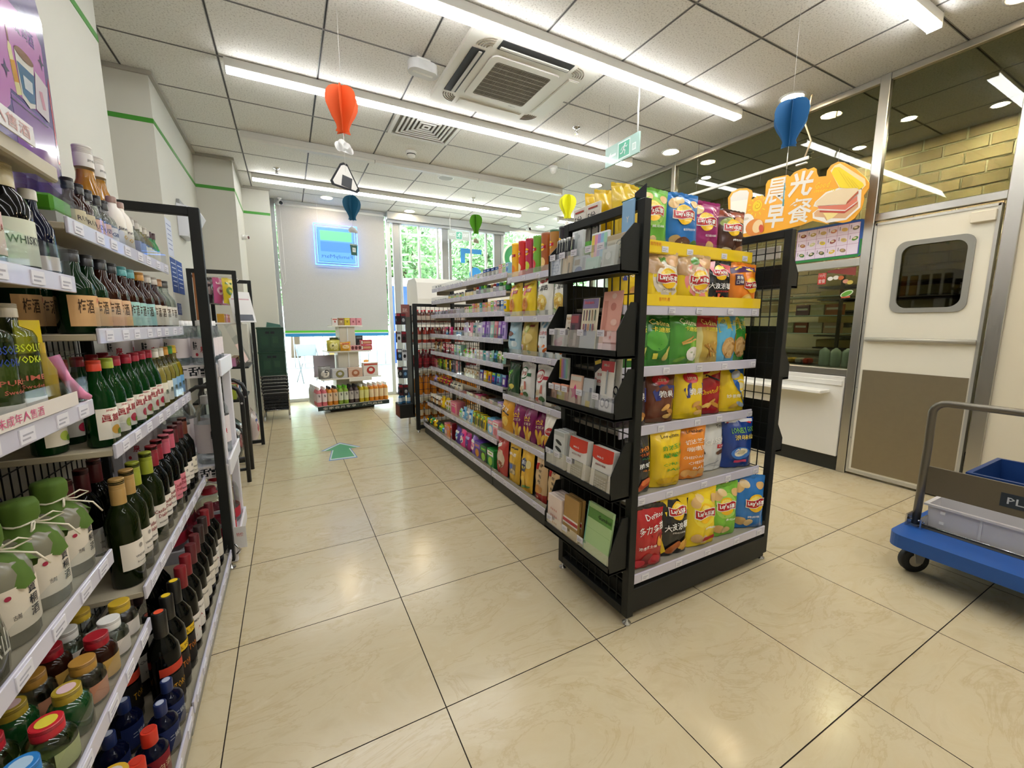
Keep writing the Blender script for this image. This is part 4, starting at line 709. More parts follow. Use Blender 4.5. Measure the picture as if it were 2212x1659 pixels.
def chips(row, items):
    z, y = ECZ[row]; room = (ECZ[row+1][0]-z-.02) if row < 5 else 1.
    for q, (k, x, dy, *r) in enumerate(items):
        put(PK[k], (x+.008, y+.045+dy+(.016 if q % 2 else 0), z+.0025), (r[0]-.12) if r else random.uniform(-.26, -.12), f"{NAMES[k]} on the {SHN[row]} endcap shelf" + (r[1] if len(r) > 1 else ''), 'snack packet', rx=-.03, scale=(1.07, 1., fit(PK[k], room)))
chips(5, [('plain', 1.225, -.015, .2, ' nearest through the mesh'), ('plain', 1.225, .065, .12, ' in the middle through the mesh'), ('plain', 1.225, .145, .16, ' furthest through the mesh'), ('green', 1.39, 0), ('blue', 1.565, .0), ('magenta', 1.755, .02, -.15), ('brown', 1.93, .02, -.12)])
chips(4, [('crispyellow', 1.22, .02, -.1), ('yellowring', 1.405, 0), ('pinkring', 1.585, .0), ('wave', 1.765, .0, -.1), ('onion', 1.94, .0, -.08)])
chips(3, [('cadgreen', 1.24, .01, -.05, ' half behind the post'), ('cadgreen', 1.385, 0, .0, ' in front row'), ('cadpea', 1.54, 0, .1), ('cadred', 1.715, .01, .0), ('blueface', 1.86, .02, .15), ('greenface', 1.985, .03, .2)])
chips(2, [('crispdark', 1.25, .01, 0), ('crispbrown', 1.42, 0), ('crispyellow', 1.60, 0, -.05), ('cheetos', 1.765, .01, -.1), ('yelblue', 1.925, .01, -.1)])
chips(1, [('shrimp', 1.25, .01, .25), ('corn', 1.42, 0, .05), ('cheddar', 1.59, .03, -.1), ('cassh', 1.76, .04, .05), ('lonely', 1.93, .02, -.15)])
chips(0, [('doritos', 1.25, .0, .05), ('waveyellow', 1.42, .0, .0), ('yellow', 1.60, .01, .05, ' in front row'), ('yellow', 1.50, .17, 0, ' standing behind the black one'), ('greenlow', 1.77, .02, -.05), ('greenlow', 1.72, .18, 0, ' in second row'), ('bluelow', 1.945, .01, -.3), ('bluelow', 1.93, .17, 0, ' in second row')])
# ------------------------------------------------------------------ stationery pockets on the aisle-side mesh
def pack(w, h, t, base, art, name, seed=1, txt=True):
    """flat card or box with print on its front"""
    B = MB().box(-w/2, w/2, 0, t, 0, h, paper(base) if t < .02 else film(base), c=min(.002, t*.3)); A = MB(); off = .0004
    for it in art:
        off += .0003; k = it[0]
        if k == 'e': A.ell(FRONT, it[1]*w, it[2]*h, it[3]*w, it[4]*w, film(it[5]), off, it[6] if len(it) > 6 else 0, 14, 1)
        elif k == 'r': A.rect(FRONT, it[1]*w, it[2]*h, it[3]*w, it[4]*h, film(it[5]), off, it[6] if len(it) > 6 else 0)
        elif k == 'p': A.poly(FRONT, [(x*w, z*h) for x, z in it[1]], film(it[2]), off)
        elif k == 't': A.text(FRONT, it[1], it[2]*w, it[3]*h, it[4]*w, it[5]*h, paper(it[6]), off+.0003, it[7] if len(it) > 7 else 0, bold=.01)
    root = obj(name, B, link=False); return proto(root, *([obj('print', A, root, link=False)] if A.f else []))
RZ = -PI/2
def pocket(z, hgt, dep, label, back):
    t = empty('wire_panel_pocket', (1.10, 1.335, z), label=label, cat='display pocket', group='black display pockets on the mesh panel'); y0, y1 = -.225, .225
    obj('tray', MB().box(-dep, 0, y0, y1, 0, .012, M_BLACKST, c=.002), t)
    for s, y in ((0, y0), (1, y1)): obj('side_plate', MB().prism([(-dep, 0), (0, 0), (0, back), (-.03, back), (-dep, hgt)], lambda u, v, d: (u, y+(d if not s else -d), v), .004, M_BLACKST), t)
    obj('back_plate', MB().box(-.004, -.001, y0, y1, .012, back*.7, M_BLACKST), t); obj('front_lip', MB().box(-dep, -dep+.003, y0, y1, .0, .03, M_BLACKST), t)
    obj('acrylic_front', MB().add([(-dep+.004, y0+.006, .012), (-dep+.004, y1-.006, .012), (-dep+.004, y1-.006, hgt), (-dep+.004, y0+.006, hgt)], [(0, 1, 2, 3)], M_ACRYL), t)
    return t
TAGW = lambda t, pts: [setattr(c, 'parent', t) or COL.objects.link(c) or setattr(c, 'location', p) or setattr(c, 'rotation_euler', (0, 0, RZ)) for p in pts for c in [TAG.copy()]]
for nm, z, hg, dp, bk, ys in (('top', 1.365, .115, .085, .17, (.19, .12, .04, -.05, -.12)), ('second', 1.068, .10, .09, .20, (.18, .1, -.02, -.14)), ('middle', .84, .09, .09, .19, (.18, .13, .08, -.02, -.12)), ('fourth', .535, .10, .095, .22, (.19, .12, .03)), ('lowest', .24, .075, .09, .22, (.18, .06, -.05))):
    t = pocket(z, hg, dp, f'black {nm} display pocket of stationery on the endcap mesh side', bk); TAGW(t, [(-dp-.002, y, hg*.9) for y in ys])
def stat(p, y, z, label, cat, dx=.05, tilt=.12, rz=0.): put(p, (1.10-dx, y, z+.001+tilt*.02), RZ+rz, label, cat, rx=-tilt)
Z = 1.378  # top pocket
def pens():
    t = obj('pen', MB().tube([(0, 0, 0), (0, 0, .13)], .0055, M_INK, 8).tube([(0, 0, .13), (0, 0, .145)], .0045, mat('d8d8d8', rough=.3), 8), link=False); return proto(t, obj('clip', MB().box(-.002, .002, -.009, -.006, .09, .14, M_CHROME), t, link=False))
PEN = pens()
for k in range(9): stat(PEN, 1.535-.013*k, Z+.02, f'{ORD[k]} black gel pen from the left in the top stationery pocket', 'pen', .06, .1+.06*math.sin(k*2))
PTAN = pack(.06, .09, .01, 'd8b48a', [('p', [(-.4, .05), (.3, .05), (-.2, .9)], 'f0d8b8'), ('r', .3, .4, .2, .5, '5a3a24')], 'note_pad'); PCARD = pack(.055, .085, .008, 'e8e8e4', [('e', 0, .5, .3, .36, 'b8bcb8'), ('e', 0, .5, .22, .28, 'e8e8e4')], 'card_case')
stat(PCARD, 1.525, Z, 'white card case at left end of top stationery pocket', 'card case', .07); stat(PTAN, 1.455, Z, 'tan patterned note pad in top stationery pocket', 'note pad', .07)
PCORR = pack(.085, .075, .02, 'c8d0dc', [('e', -.05, .25, .3, .2, '3c68b8'), ('r', -.2, .7, .4, .3, '8a7a68'), ('r', .3, .6, .2, .6, '9aa0b8')], 'tape_dispenser'); stat(PCORR, 1.365, Z, 'clear blister pack with blue tape dispenser in top stationery pocket', 'tape dispenser', .07)
PMINT = pack(.075, .06, .015, 'a8d8cc', [('r', 0, .5, .7, .5, 'bfe6dc'), ('e', .25, .3, .06, .06, '5aa890')], 'eraser_case'); stat(PMINT, 1.285, Z, 'mint green eraser case in top stationery pocket', 'eraser case', .075)
PSTAP = pack(.07, .09, .02, 'd2d8d6', [('r', 0, .5, .6, .5, 'b4bcba'), ('e', .0, .6, .2, .2, 'e6eae8')], 'stapler_pack'); stat(PSTAP, 1.20, Z, 'clear blister pack of stapler at near end of top pocket', 'stapler pack', .07)
PHI = pack(.10, .115, .012, 'e6ecea', [('r', -.36+.18*k, .5, .17, .86, c) for k, c in enumerate(('e8c850', 'f0a0b4', 'b8a0dc', '9cc8e8', 'a8dcc0'))], 'highlighter_set')
stat(PHI, 1.30, Z+.045, 'pastel highlighter set standing at back of top stationery pocket', 'highlighter set', .03, .08)
PNOS = pack(.10, .085, .012, 'b8a888', [('e', .2, .5, .2, .2, '33332e'), ('e', .2, .5, .15, .15, 'b8a888'), ('r', .2, .5, .3, .06, '33332e', .7), ('r', -.22, .6, .4, .1, '8a7c5c')], 'kraft_sticker_pack'); stat(PNOS, 1.205, Z+.05, 'kraft brown sticker pack at back of top stationery pocket', 'sticker pack', .03, .08)
PWH = pack(.075, .16, .015, 'dfe3e3', [('r', -.1, .55, .3, .8, 'c0c8c8'), ('e', .1, .85, .15, .1, 'b4bcbc')], 'cable_pack'); stat(PWH, 1.44, Z+.03, 'white blister pack of cable behind pens in top pocket', 'cable pack', .03, .05)
PGR = pack(.03, .05, .02, '5aa83c', [], 'green_eraser'); stat(PGR, 1.365, Z+.085, 'small green eraser peeking above the top pocket', 'eraser', .035)
PCAL = pack(.085, .17, .01, 'efe9dc', [('t', '5分', -.1, .72, .6, .18, '3a3a34'), ('t', '分装', .1, .5, .7, .2, '3a3a34'), ('r', 0, .9, .7, .04, 'a83a2c')], 'paper_sack')
put(PCAL, (1.142, 1.515, 1.49+.023), RZ, 'white printed paper sack behind the mesh on the left', 'paper sack'); put(PCAL, (1.142, 1.425, 1.49+.023), RZ, 'white printed paper sack behind the mesh beside yellow packets', 'paper sack')
# blue sleeve hooked over the top bar
bl = empty('hanging_sleeve', (1.12, 1.17, 1.46), label='pale blue plastic sleeve hooked over the endcap top bar', cat='sleeve'); obj('sleeve', MB().box(-.026, -.020, -.03, .03, -.02, .165, mat('8fbbe0', rough=.25, coat=.4), c=.001).text(lambda x, z, o: (-.026-o, -x, z), 'Y', .0, .1, .014, .02, MW, .0006), bl)
obj('hook_flap', MB().box(-.024, .03, -.036, .036, .165, .169, glass('7fb0d0', .3)), bl); obj('dark_card', MB().prism([(-.036, .172), (.02, .172), (.02, .2), (-.036, .22)], lambda u, v, d: (.022+d, u, v), .002, M_INK), bl)
Z = 1.08  # second pocket
PREF = pack(.085, .13, .006, 'efe6d2', [('t', 'REFRIG', 0, .86, .8, .09, 'c48a3c'), ('t', 'STICKER', .1, .72, .7, .07, 'c48a3c'), ('e', -.2, .5, .12, .12, '3a3a36'), ('e', .15, .5, .12, .12, '3a3a36'), ('e', -.2, .28, .12, .12, 'c9a050'), ('e', .15, .28, .12, .12, 'c9a050')], 'sticker_card'); stat(PREF, 1.475, Z+.02, 'cream fridge sticker card at back of second pocket', 'sticker card', .03)
PPINK = pack(.085, .09, .02, 'dcd6d4', [('e', 0, .3, .4, .2, 'e0a0b4'), ('e', .1, .45, .3, .12, 'f0c4d0', .3), ('r', 0, .8, .9, .25, 'c8c4c4')], 'tape_pack'); stat(PPINK, 1.505, Z, 'pink tape dispenser blister pack at left of second pocket', 'tape pack', .07)
PDK = pack(.06, .15, .012, '6a4a56', [('r', 0, .85, .8, .2, 'a03a44'), ('r', -.1, .5, .4, .4, '3c3440'), ('r', .2, .3, .3, .35, 'b8a0a8')], 'craft_knife_pack'); stat(PDK, 1.415, Z, 'dark red carded knife pack in second pocket', 'knife pack', .06)
PSTK = pack(.10, .21, .004, 'e6dcc0', [('r', 0, .9, .96, .18, '8a7aa8'), ('r', 0, .2, .96, .38, 'b8bccc')]+[('r', -.35+.175*k, .68, .06, .2, ('5a4a5a', '7a3a4a', '3c4a6a', '8a6a4a', '4a5a4a')[k]) for k in range(5)]+[('r', -.3+.15*k, .45, .08, .14, ('a05a6a', '6a5a8a', 'c08a6a', '5a6a8a', '8a4a5a')[k]) for k in range(5)]+[('t', 'Stickers', -.05, .92, .6, .06, 'e85a5a')], 'sticker_sheet'); stat(PSTK, 1.325, Z, 'yellow sticker sheet of tiny figures in second pocket', 'sticker sheet', .055, .1)
PPK = pack(.105, .23, .004, 'e6aa98', [('r', -.3, .6, .2, .5, 'd08a78'), ('e', .1, .75, .14, .14, 'c87a6a'), ('e', .2, .5, .16, .12, 'f0c4b4'), ('e', -.05, .3, .2, .14, 'd8947f'), ('r', .1, .12, .7, .12, 'cf8674'), ('e', .1, .92, .12, .1, 'f4d0c0')], 'sticker_sheet'); stat(PPK, 1.205, Z, 'pink sticker sheet in film at near end of second pocket', 'sticker sheet', .055, .12)
Z = .852
PSALM = pack(.055, .075, .012, 'e8a184', [('r', 0, .5, .8, .8, 'eeb498'), ('r', 0, .3, .3, .3, 'a86a4a')], 'sticky_notes'); stat(PSALM, 1.53, Z, 'salmon sticky note pack at left of middle pocket', 'sticky notes', .07); stat(PSALM, 1.475, Z, 'salmon sticky note pack second from left in middle pocket', 'sticky notes', .06)
PGLUE = pack(.04, .05, .015, 'e6d24a', [('r', 0, .8, .9, .3, 'f4f0e0')], 'glue_pack'); stat(PGLUE, 1.47, Z, 'small yellow glue pack at front of middle pocket', 'glue pack', .082, .05)
PSTAR = pack(.08, .125, .01, 'f0c8b0', [('p', [(.0+.42*(1 if k % 2 == 0 else .5)*math.sin(PI*k/5), .42+.28*(1 if k % 2 == 0 else .5)*math.cos(PI*k/5)) for k in range(10)][::-1], 'ee3f8c'), ('r', 0, .88, .9, .14, 'e6e0d4')], 'memo_pad'); stat(PSTAR, 1.395, Z, 'pink star shaped memo pad pack in middle pocket', 'memo pad', .06)
PBL = pack(.07, .12, .012, 'c8ccd0', [('r', -.1, .3, .3, .4, 'e8e6e0'), ('r', .25, .4, .2, .6, '8a90a0'), ('r', .1, .15, .4, .2, 'e8d03c')], 'correction_pen_pack'); stat(PBL, 1.31, Z, 'white correction pen blister pack in middle pocket', 'correction pen', .06)
PPAT = pack(.075, .15, .012, '20242a', [('p', [(-.4, .3), (.4, .3), (.4, .62), (.0, .78), (-.4, .62)], 'f0ece4'), ('t', 'Pattex', 0, .44, .7, .12, 'c5202b'), ('t', '百得', 0, .6, .4, .08, 'c5202b'), ('r', -.2, .92, .5, .1, 'f0d020', .3)], 'glue_card'); stat(PPAT, 1.27, Z+.05, 'black and red glue card behind middle pocket', 'glue card', .03, .05)
PSCI = pack(.07, .2, .006, 'e8e4dc', [('r', 0, .9, 1., .2, 'd02a30'), ('t', 'M&G', -.1, .92, .4, .05, 'f4f0ea'), ('r', 0, .6, .12, .45, '9aa0a4'), ('e', -.18, .2, .2, .26, '33353a'), ('e', .18, .2, .2, .26, '33353a'), ('e', -.18, .2, .12, .17, 'e8e4dc'), ('e', .18, .2, .12, .17, 'e8e4dc')], 'scissors_card'); stat(PSCI, 1.195, Z, 'red topped scissors card at near end of middle pocket', 'scissors card', .065, .08); stat(PSCI, 1.185, Z+.05, 'red topped scissors card behind the front one in middle pocket', 'scissors card', .03, .03)
PHI2 = pack(.07, .10, .012, 'e6ecea', [('r', -.36+.18*k, .5, .17, .86, c) for k, c in enumerate(('e8c850', 'f0a0b4', 'b8a0dc', '9cc8e8', 'a8dcc0'))], 'highlighter_set'); stat(PHI2, 1.52, Z+.09, 'pastel highlighter set standing above left of middle pocket', 'highlighter set', .025, .03)
Z = .547
PEAR = pack(.085, .17, .02, 'd6d8d4', [('e', 0, .7, .3, .1, '3c3e3c', -.3), ('e', 0, .52, .3, .1, '3c3e3c', -.3), ('e', 0, .34, .3, .1, '3c3e3c', -.3), ('r', 0, .93, .9, .1, 'b8bcb8')], 'ear_hook_pack')
for k in range(3): stat(PEAR, 1.485, Z, f'{ORD[k]} clear pack of grey cable clips from the front in fourth pocket', 'clip pack', .075-.022*k, .06)
PSM = pack(.06, .075, .015, 'c8ccd0', [('r', 0, .5, .6, .5, 'b0b8c4')], 'clip_pack'); stat(PSM, 1.525, Z, 'small clear clip pack at left of fourth pocket', 'clip pack', .09, .03)
PCALC = pack(.12, .165, .03, 'ece8e0', [('r', 0, .86, 1., .28, 'd83a24'), ('e', 0, .74, .5, .12, 'd83a24'), ('t', 'M&G', -.1, .76, .3, .05, 'f4e8e0'), ('t', '桌面型计算器', -.05, .58, .5, .05, '8a3a2c'), ('r', .05, .22, .66, .42, '5a5c58'), ('r', .05, .37, .6, .08, '8c948c')]+[('r', -.2+.125*i, .08+.06*j, .09, .035, 'a4a6a0') for i in range(5) for j in range(4)], 'calculator_box')
stat(PCALC, 1.36, Z, 'red and white calculator box at left in fourth pocket', 'calculator box', .07, .12); stat(PCALC, 1.205, Z, 'red and white calculator box at near end of fourth pocket', 'calculator box', .07, .12)
Z = .252
PNB = [pack(.11, .155, .02, 'ecd8cc', [('e', -.2+.13*(k % 4), .2+.2*(k//4), .05, .05, 'd8a898') for k in range(12)], 'notebook'), pack(.105, .19, .015, 'b48f54', [('r', 0, .42, 1., .12, 'c5303a'), ('r', 0, .42, 1., .16, 'efe6dc'), ('r', 0, .42, 1., .08, 'b8303a'), ('r', 0, .2, .8, .2, 'bc9a60')], 'notebook'), pack(.15, .21, .012, 'b8d89c', [('r', 0, .8, 1., .2, '5a9a3c'), ('t', 'Gambol', .2, .8, .5, .08, '24341c'), ('r', 0, .5, 1., .004, '8ab470'), ('r', -.48, .5, .04, 1., '7fc4a8')], 'notebook')]
for k in range(4): stat(PNB[0], 1.50, Z, f'{ORD[k]} pink patterned notebook from the front in lowest pocket', 'notebook', .08-.02*k, .04)
for k in range(2): stat(PNB[1], 1.385, Z, f'{ORD[k]} kraft notebook with red band from the front in lowest pocket', 'notebook', .075-.022*k, .06)
stat(PNB[2], 1.22, Z, 'green ruled notebook at near end of lowest pocket', 'notebook', .07, .14)
# accessory pockets on the far (kitchen) side of the endcap
for nm, z, h in (('upper', 1.36, .17), ('middle', .92, .17), ('lower', .55, .17)):
    t = empty('wire_panel_pocket', (EX1+.005, 1.365, z), label=f'{nm} black display pocket on the kitchen side of the endcap', cat='display pocket', group='black display pockets on the mesh panel')
    obj('tray', MB().box(0, .085, -.21, .21, 0, .012, M_BLACKST, c=.002), t); obj('front_plate', MB().box(.08, .085, -.21, .21, .0, .07, M_BLACKST), t)
    for y in (-.21, .206): obj('side_plate', MB().prism([(0, 0), (.085, 0), (.085, .07), (.02, h), (0, h)], lambda u, v, d: (u, y+d, v), .004, M_BLACKST), t)
    obj('back_plate', MB().box(.001, .004, -.21, .21, .01, .11 if nm == 'upper' else .26, M_BLACKST), t)
put(pack(.3, .06, .01, 'e0dcd2', [], 'white_strip_pack'), (EX1+.03, 1.36, 1.372+.13), PI/2, 'white strip pack inside the upper kitchen-side pocket', 'pack')
# ================================================================== LONG AISLE SHELVING
BAY = dict(near=(1.625, 2.655), mid=(2.665, 3.525), far=(3.535, 4.395))
SHZ = {}
def bay(nm, label, shelves, ntag):
    y0, y1 = BAY[nm]; t = empty('aisle_shelving', (0, 0, 0), label=label, cat='shelf unit', group='aisle shelving bays')
    obj('base_plinth', MB().box(1.262, 1.62, y0, y1, .0, .115, mat('33332f', rough=.5), c=.003), t)
    for y in (y0+.02, y1-.02): obj('upright', MB().box(1.585, 1.62, y-.018, y+.018, .115, 1.56, M_BLACKST, c=.002), t)
    mb = MB()
    for k in range(1, int((y1-y0)/.05)): y = y0+.05*k; mb.box(1.598, 1.602, y-.0018, y+.0018, .115, 1.36, M_BLACKST)
    for k in range(17): mb.box(1.594, 1.598, y0, y1, .15+.075*k-.0018, .15+.075*k+.0018, M_BLACKST)
    obj('wire_back', mb, t)
    if nm != 'far': obj('back_panel', MB().box(1.604, 1.612, y0+.04, y1-.04, .12, 1.36, mat('1a1b1a', rough=.7)), t)
    for k, (z, x) in enumerate(shelves):
        obj('shelf', MB().box(x+.006, 1.583, y0+.003, y1-.003, z+.012, z+.026, M_SHELF if k else M_BLACKST, c=.002), t); SHZ[nm, k] = (z+.027, x)
        if k: obj('bracket', MB().box(x+.05, 1.583, y1-.012, y1-.007, z-.03, z+.012, M_SHELF).box(x+.05, 1.583, y0+.007, y0+.012, z-.03, z+.012, M_SHELF), t)
        r = obj('price_rail', MB().box(x-.002, x+.005, y0+.002, y1-.002, z-.006, z+.034, M_RAIL, c=.0015), t); obj('shelf_guard', MB().add([(x, y0+.004, z+.036), (x, y1-.004, z+.036), (x, y1-.004, z+.065), (x, y0+.004, z+.065)], [(0, 1, 2, 3)], M_ACRYL), t)
        tags_on(r, [(x-.0022, y0+.05+(y1-y0-.1)*q/(ntag-1)+.012*math.sin(q*5+k), z+.014) for q in range(ntag)], RZ)
bay('near', 'near bay of the long black aisle shelving with crisps and canisters', [(.088, 1.25), (.39, 1.30), (.658, 1.345), (.955, 1.352), (1.208, 1.362), (1.475, 1.385)], 6)
MZ = [(.088, 1.25), (.31, 1.30), (.545, 1.335), (.70, 1.35), (.87, 1.352), (1.052, 1.352), (1.25, 1.365), (1.395, 1.377), (1.52, 1.386)]
bay('mid', 'middle bay of the long black aisle shelving with toiletries and snacks', MZ, 7); bay('far', 'far bay of the long black aisle shelving toward the street', MZ, 7)
# near bay: canisters and bags
def canister(c1, c2, lid='e8e6e0'):
    r = .034; root = obj('crisp_canister', MB().lathe([(r, 0), (r, .004), (r, .225)], film(c1), 18), link=False); S = lambda x, z, o: ((r+o)*math.sin(x/r), -(r+o)*math.cos(x/r), z)
    A = MB().ell(S, 0, .06, .026, .03, film(c2), .0006).ell(S, .0, .15, .022, .022, film('f6c21a'), .0006).rect(S, 0, .15, .06, .018, film('b3181e'), .001, 0, 8, 1).text(S, '乐事', 0, .15, .03, .013, paper('f4f0ea'), .0016); 
    return proto(root, obj('lid', MB().lathe([(r+.0012, .222), (r+.0012, .232), (r-.002, .233)], mat(lid, rough=.4), 18), root, link=False), obj('print', A, root, link=False))
CN = [('yellow', 'f0b81c', 'e8862c', 'f0c020'), ('red', 'cc2a24', 'f0d8a0', 'c5202b'), ('magenta and red', 'b82a4c', 'c8d040', 'a8243c'), ('green', '6fae34', 'd83a3c', '5a9a2c'), ('orange brown', 'a85a26', 'f0c880', '8a4a1e'), ('tan', 'b07a34', 'e8d0a0', '2c5a34'), ('black and gold', '1e1c1c', 'e0a83c', '1c1c1c'), ('black and pink', '221c20', 'd890a0', '1c1c1c'), ('black', '1c1e20', 'c8b890', '1c1c1c')]
zt, xt = SHZ['near', 5]
for k, (n_, a, b_, l) in enumerate(CN): put(canister(a, b_, l), (xt+.045, 2.60-.095*k, zt), RZ+random.uniform(-.3, .3), f'{n_} crisp canister on the top shelf of the near aisle bay', 'canister')
def nb(row, p, y, label, dx=.05, rz=0.): z, x = SHZ['near', row]; put(p, (x+dx, y, z+.003), RZ+rz, label, 'snack packet', rx=-.05, scale=(1, 1, fit(p, SHZ['near', row+1][0]-z-.022)))
YB = bag(.16, .215, .07, 'e8c81e', [('p', [(-.4, .9), (.1, .93), (-.1, .6), (-.4, .62)], 'c02a20'), ('r', .14, .74, .36, .14, 'b3242a'), ('t', '好友趣', .14, .74, .3, .1, 'f4eee0'), ('e', .0, .36, .24, .24, 'd8903c', .2), ('e', -.02, .38, .15, .14, 'c87830'), ('e', -.2, .12, .2, .08, 'c8602c', .4)], 50)
nb(4, YB, 2.575, 'yellow crisp packet at far end of near bay eye-level shelf'); nb(4, YB, 2.395, 'yellow crisp packet second on near bay eye-level shelf')
BD = bag(.17, .24, .07, 'eeece2', [('r', -.05, .88, .5, .12, 'b3242a', .05), ('t', 'KOTOGEO', -.05, .88, .42, .07, 'f4eee0'), ('t', '便當酷', .0, .70, .66, .2, '1c1c1c', .05), ('e', .0, .33, .36, .3, 'd8c060'), ('e', .05, .3, .26, .2, 'c8a040', .2), ('e', .12, .38, .1, .08, 'e8d890'), ('e', -.25, .12, .14, .08, '7a9a3c')], 51)
nb(4, BD, 2.205, 'white and gold snack packet on near bay eye-level shelf'); nb(4, BD, 2.02, 'second white and gold snack packet beside the pocket rack')
LB = bag(.17, .25, .07, 'a9c9d9', [('p', [(-.4, .95), (.4, .95), (.3, .6), (-.2, .7)], '8db8d0'), ('e', -.1, .6, .2, .12, '6a3a2c'), ('e', .2, .3, .2, .14, 'd8e4ea'), ('r', .1, .42, .4, .1, '3c6a8c')], 52); GP = bag(.185, .25, .08, 'c6ac58', [('e', .0, .78, .2, .17, 'a8b048', .3), ('e', .0, .78, .14, .12, 'd8d880', .3), ('r', .25, .86, .3, .08, '8a3a2c'), ('e', .1, .48, .3, .2, 'd8c278', .2), ('e', -.25, .22, .18, .1, 'c89a8c', .4), ('e', .2, .1, .12, .07, '5a8a3c')], 53)
ST = bag(.16, .245, .065, 'e4e8ea', [('t', '上好佳', .0, .66, .6, .16, 'c02a2c'), ('t', '鲜虾条', .0, .54, .4, .07, '44566a'), ('e', .1, .3, .12, .06, 'd87a3c', .5), ('e', .2, .2, .14, .06, 'c8682c', .8), ('e', -.25, .28, .08, .05, 'd87a3c', -.4)], 54, band=lambda u, v: ('7fb2d8' if int((u+.5)*7) % 2 else 'd8e6ee') if v > .78 or v < .12 else None)
nb(3, LB, 2.57, 'pale blue snack packet at far end of the third near-bay shelf'); nb(3, GP, 2.37, 'gold potato packet on the third near-bay shelf'); nb(3, ST, 2.175, 'blue striped prawn stick packet on the third near-bay shelf'); nb(3, ST, 1.99, 'blue striped prawn stick packet beside the second pocket')
DG = bag(.15, .22, .065, '23482a', [('e', -.05, .72, .2, .1, '3f8a34', .5), ('t', 'POTATO', -.1, .6, .6, .1, 'b8d860', 1.2), ('e', .1, .28, .22, .12, 'd8c860', .2), ('e', -.15, .18, .18, .06, '4f9a34', .5)], 55)
def shj(c, s): return bag(.175, .235, .075, 'e9e8e6', [('e', -.08, .72, .28, .22, c), ('e', -.08, .72, .23, .18, 'f0eeea'), ('t', '上好佳', -.08, .72, .36, .13, 'b8302c'), ('r', .3, .7, .2, .12, c), ('r', .12, .4, .1, .3, 'c8786a'), ('e', -.1, .3, .2, .09, 'd8c8a8', .4), ('e', .15, .15, .16, .1, '3f6a3c'), ('e', -.2, .12, .16, .06, 'c8603c', .3)], s)
nb(2, DG, 2.575, 'dark green cucumber packet on the lower near-bay shelf'); nb(2, shj('2c6a44', 56), 2.38, 'white snack packet with green ring on the lower near-bay shelf'); nb(2, shj('b8283c', 57), 2.18, 'white snack packet with red ring on the lower near-bay shelf'); nb(2, shj('2c6a44', 58), 1.98, 'white snack packet with green ring behind the middle pocket')
HB = bag(.17, .235, .075, 'd89a20', [('t', '꼬깔', -.05, .72, .66, .2, 'f4eee0', -.2), ('r', .1, .6, .5, .06, '2a2018', -.2), ('e', .05, .35, .28, .2, 'f0c858', .3), ('e', -.15, .2, .16, .12, 'b87820')], 59); MS = bag(.165, .235, .07, '7a1452', [('t', '머스캇', -.08, .66, .66, .2, 'f0c020', .15), ('t', '맛있다', .02, .54, .6, .1, 'f4e0c0', .12), ('e', -.1, .26, .1, .3, 'e0b030', .3), ('e', .1, .28, .09, .3, 'd8a028', -.2), ('e', .25, .22, .08, .26, 'e8c050', -.4)], 60); WO = bag(.15, .25, .06, 'efe8da', [('e', .1, .56, .3, .17, 'c02a2c', .2), ('t', 'Gidaezoe', .1, .57, .5, .1, 'f4eee0', .2), ('e', 0, .25, .26, .16, 'e89a30', .3), ('e', .15, .12, .2, .1, 'd87a20')], 61, band=lambda u, v: 'e8b030' if v < .42 else None)
nb(1, HB, 2.575, 'honey yellow snack packet on the second lowest near-bay shelf'); nb(1, MS, 2.41, 'purple snack packet left of its twin on the second lowest near-bay shelf'); nb(1, MS, 2.265, 'purple snack packet right of its twin on the second lowest near-bay shelf', rz=-.1); nb(1, MS, 2.15, 'purple snack packet furthest right on the second lowest near-bay shelf', .07); nb(1, WO, 2.02, 'white and orange snack packet beside the fourth pocket')
RP = bag(.16, .25, .06, 'b83a34', [('e', .05, .45, .34, .4, 'd8c0a8'), ('e', .05, .3, .24, .16, '8a4a2c'), ('r', -.2, .8, .4, .16, 'f0e8dc', .4)], 62); YW = bag(.15, .28, .05, 'dcae2c', [('r', .0, .86, .6, .06, '4a3a20'), ('t', '猴头菇', -.02, .72, .6, .14, 'f4f0e4'), ('r', 0, .36, .6, .5, '8a7a5c'), ('e', -.1, .4, .18, .12, '4a6ab8', .2), ('e', .1, .3, .2, .14, 'd8c8a0')], 63); YB2 = bag(.15, .27, .05, 'e6b434', [('e', -.1, .62, .26, .3, '22305c'), ('t', '蛋白', -.1, .68, .34, .16, 'f4f0e4'), ('t', '鲜片', -.1, .56, .34, .14, 'e8d03c'), ('e', .25, .68, .16, .18, 'f0e0a0'), ('e', -.1, .25, .16, .2, 'f0c84c'), ('e', .1, .12, .34, .06, '6a9a4c', .2)], 64); WL = bag(.13, .27, .05, 'd9b88a', [('t', '卧', .1, .82, .26, .14, '2c2018'), ('t', '龙', .1, .70, .26, .14, '2c2018'), ('t', '锅', .1, .58, .26, .14, '2c2018'), ('t', '巴', .1, .46, .26, .14, '2c2018'), ('r', -.2, .78, .14, .3, 'b02a24'), ('e', 0, .28, .34, .2, 'c88a3c', .2), ('t', '麻辣', -.1, .1, .3, .1, 'e8c0a0')], 65, band=lambda u, v: 'a82c24' if v < .2 else None)
nb(0, RP, 2.57, 'red nut pouch at far end of the lowest near-bay shelf'); nb(0, YW, 2.39, 'yellow window pouch left on the lowest near-bay shelf'); nb(0, YB2, 2.225, 'yellow pouch with navy badge on the lowest near-bay shelf'); nb(0, WL, 2.05, 'tan rice crust pouch right on the lowest near-bay shelf'); nb(0, WL, 1.91, 'tan rice crust pouch beside the lowest pocket')
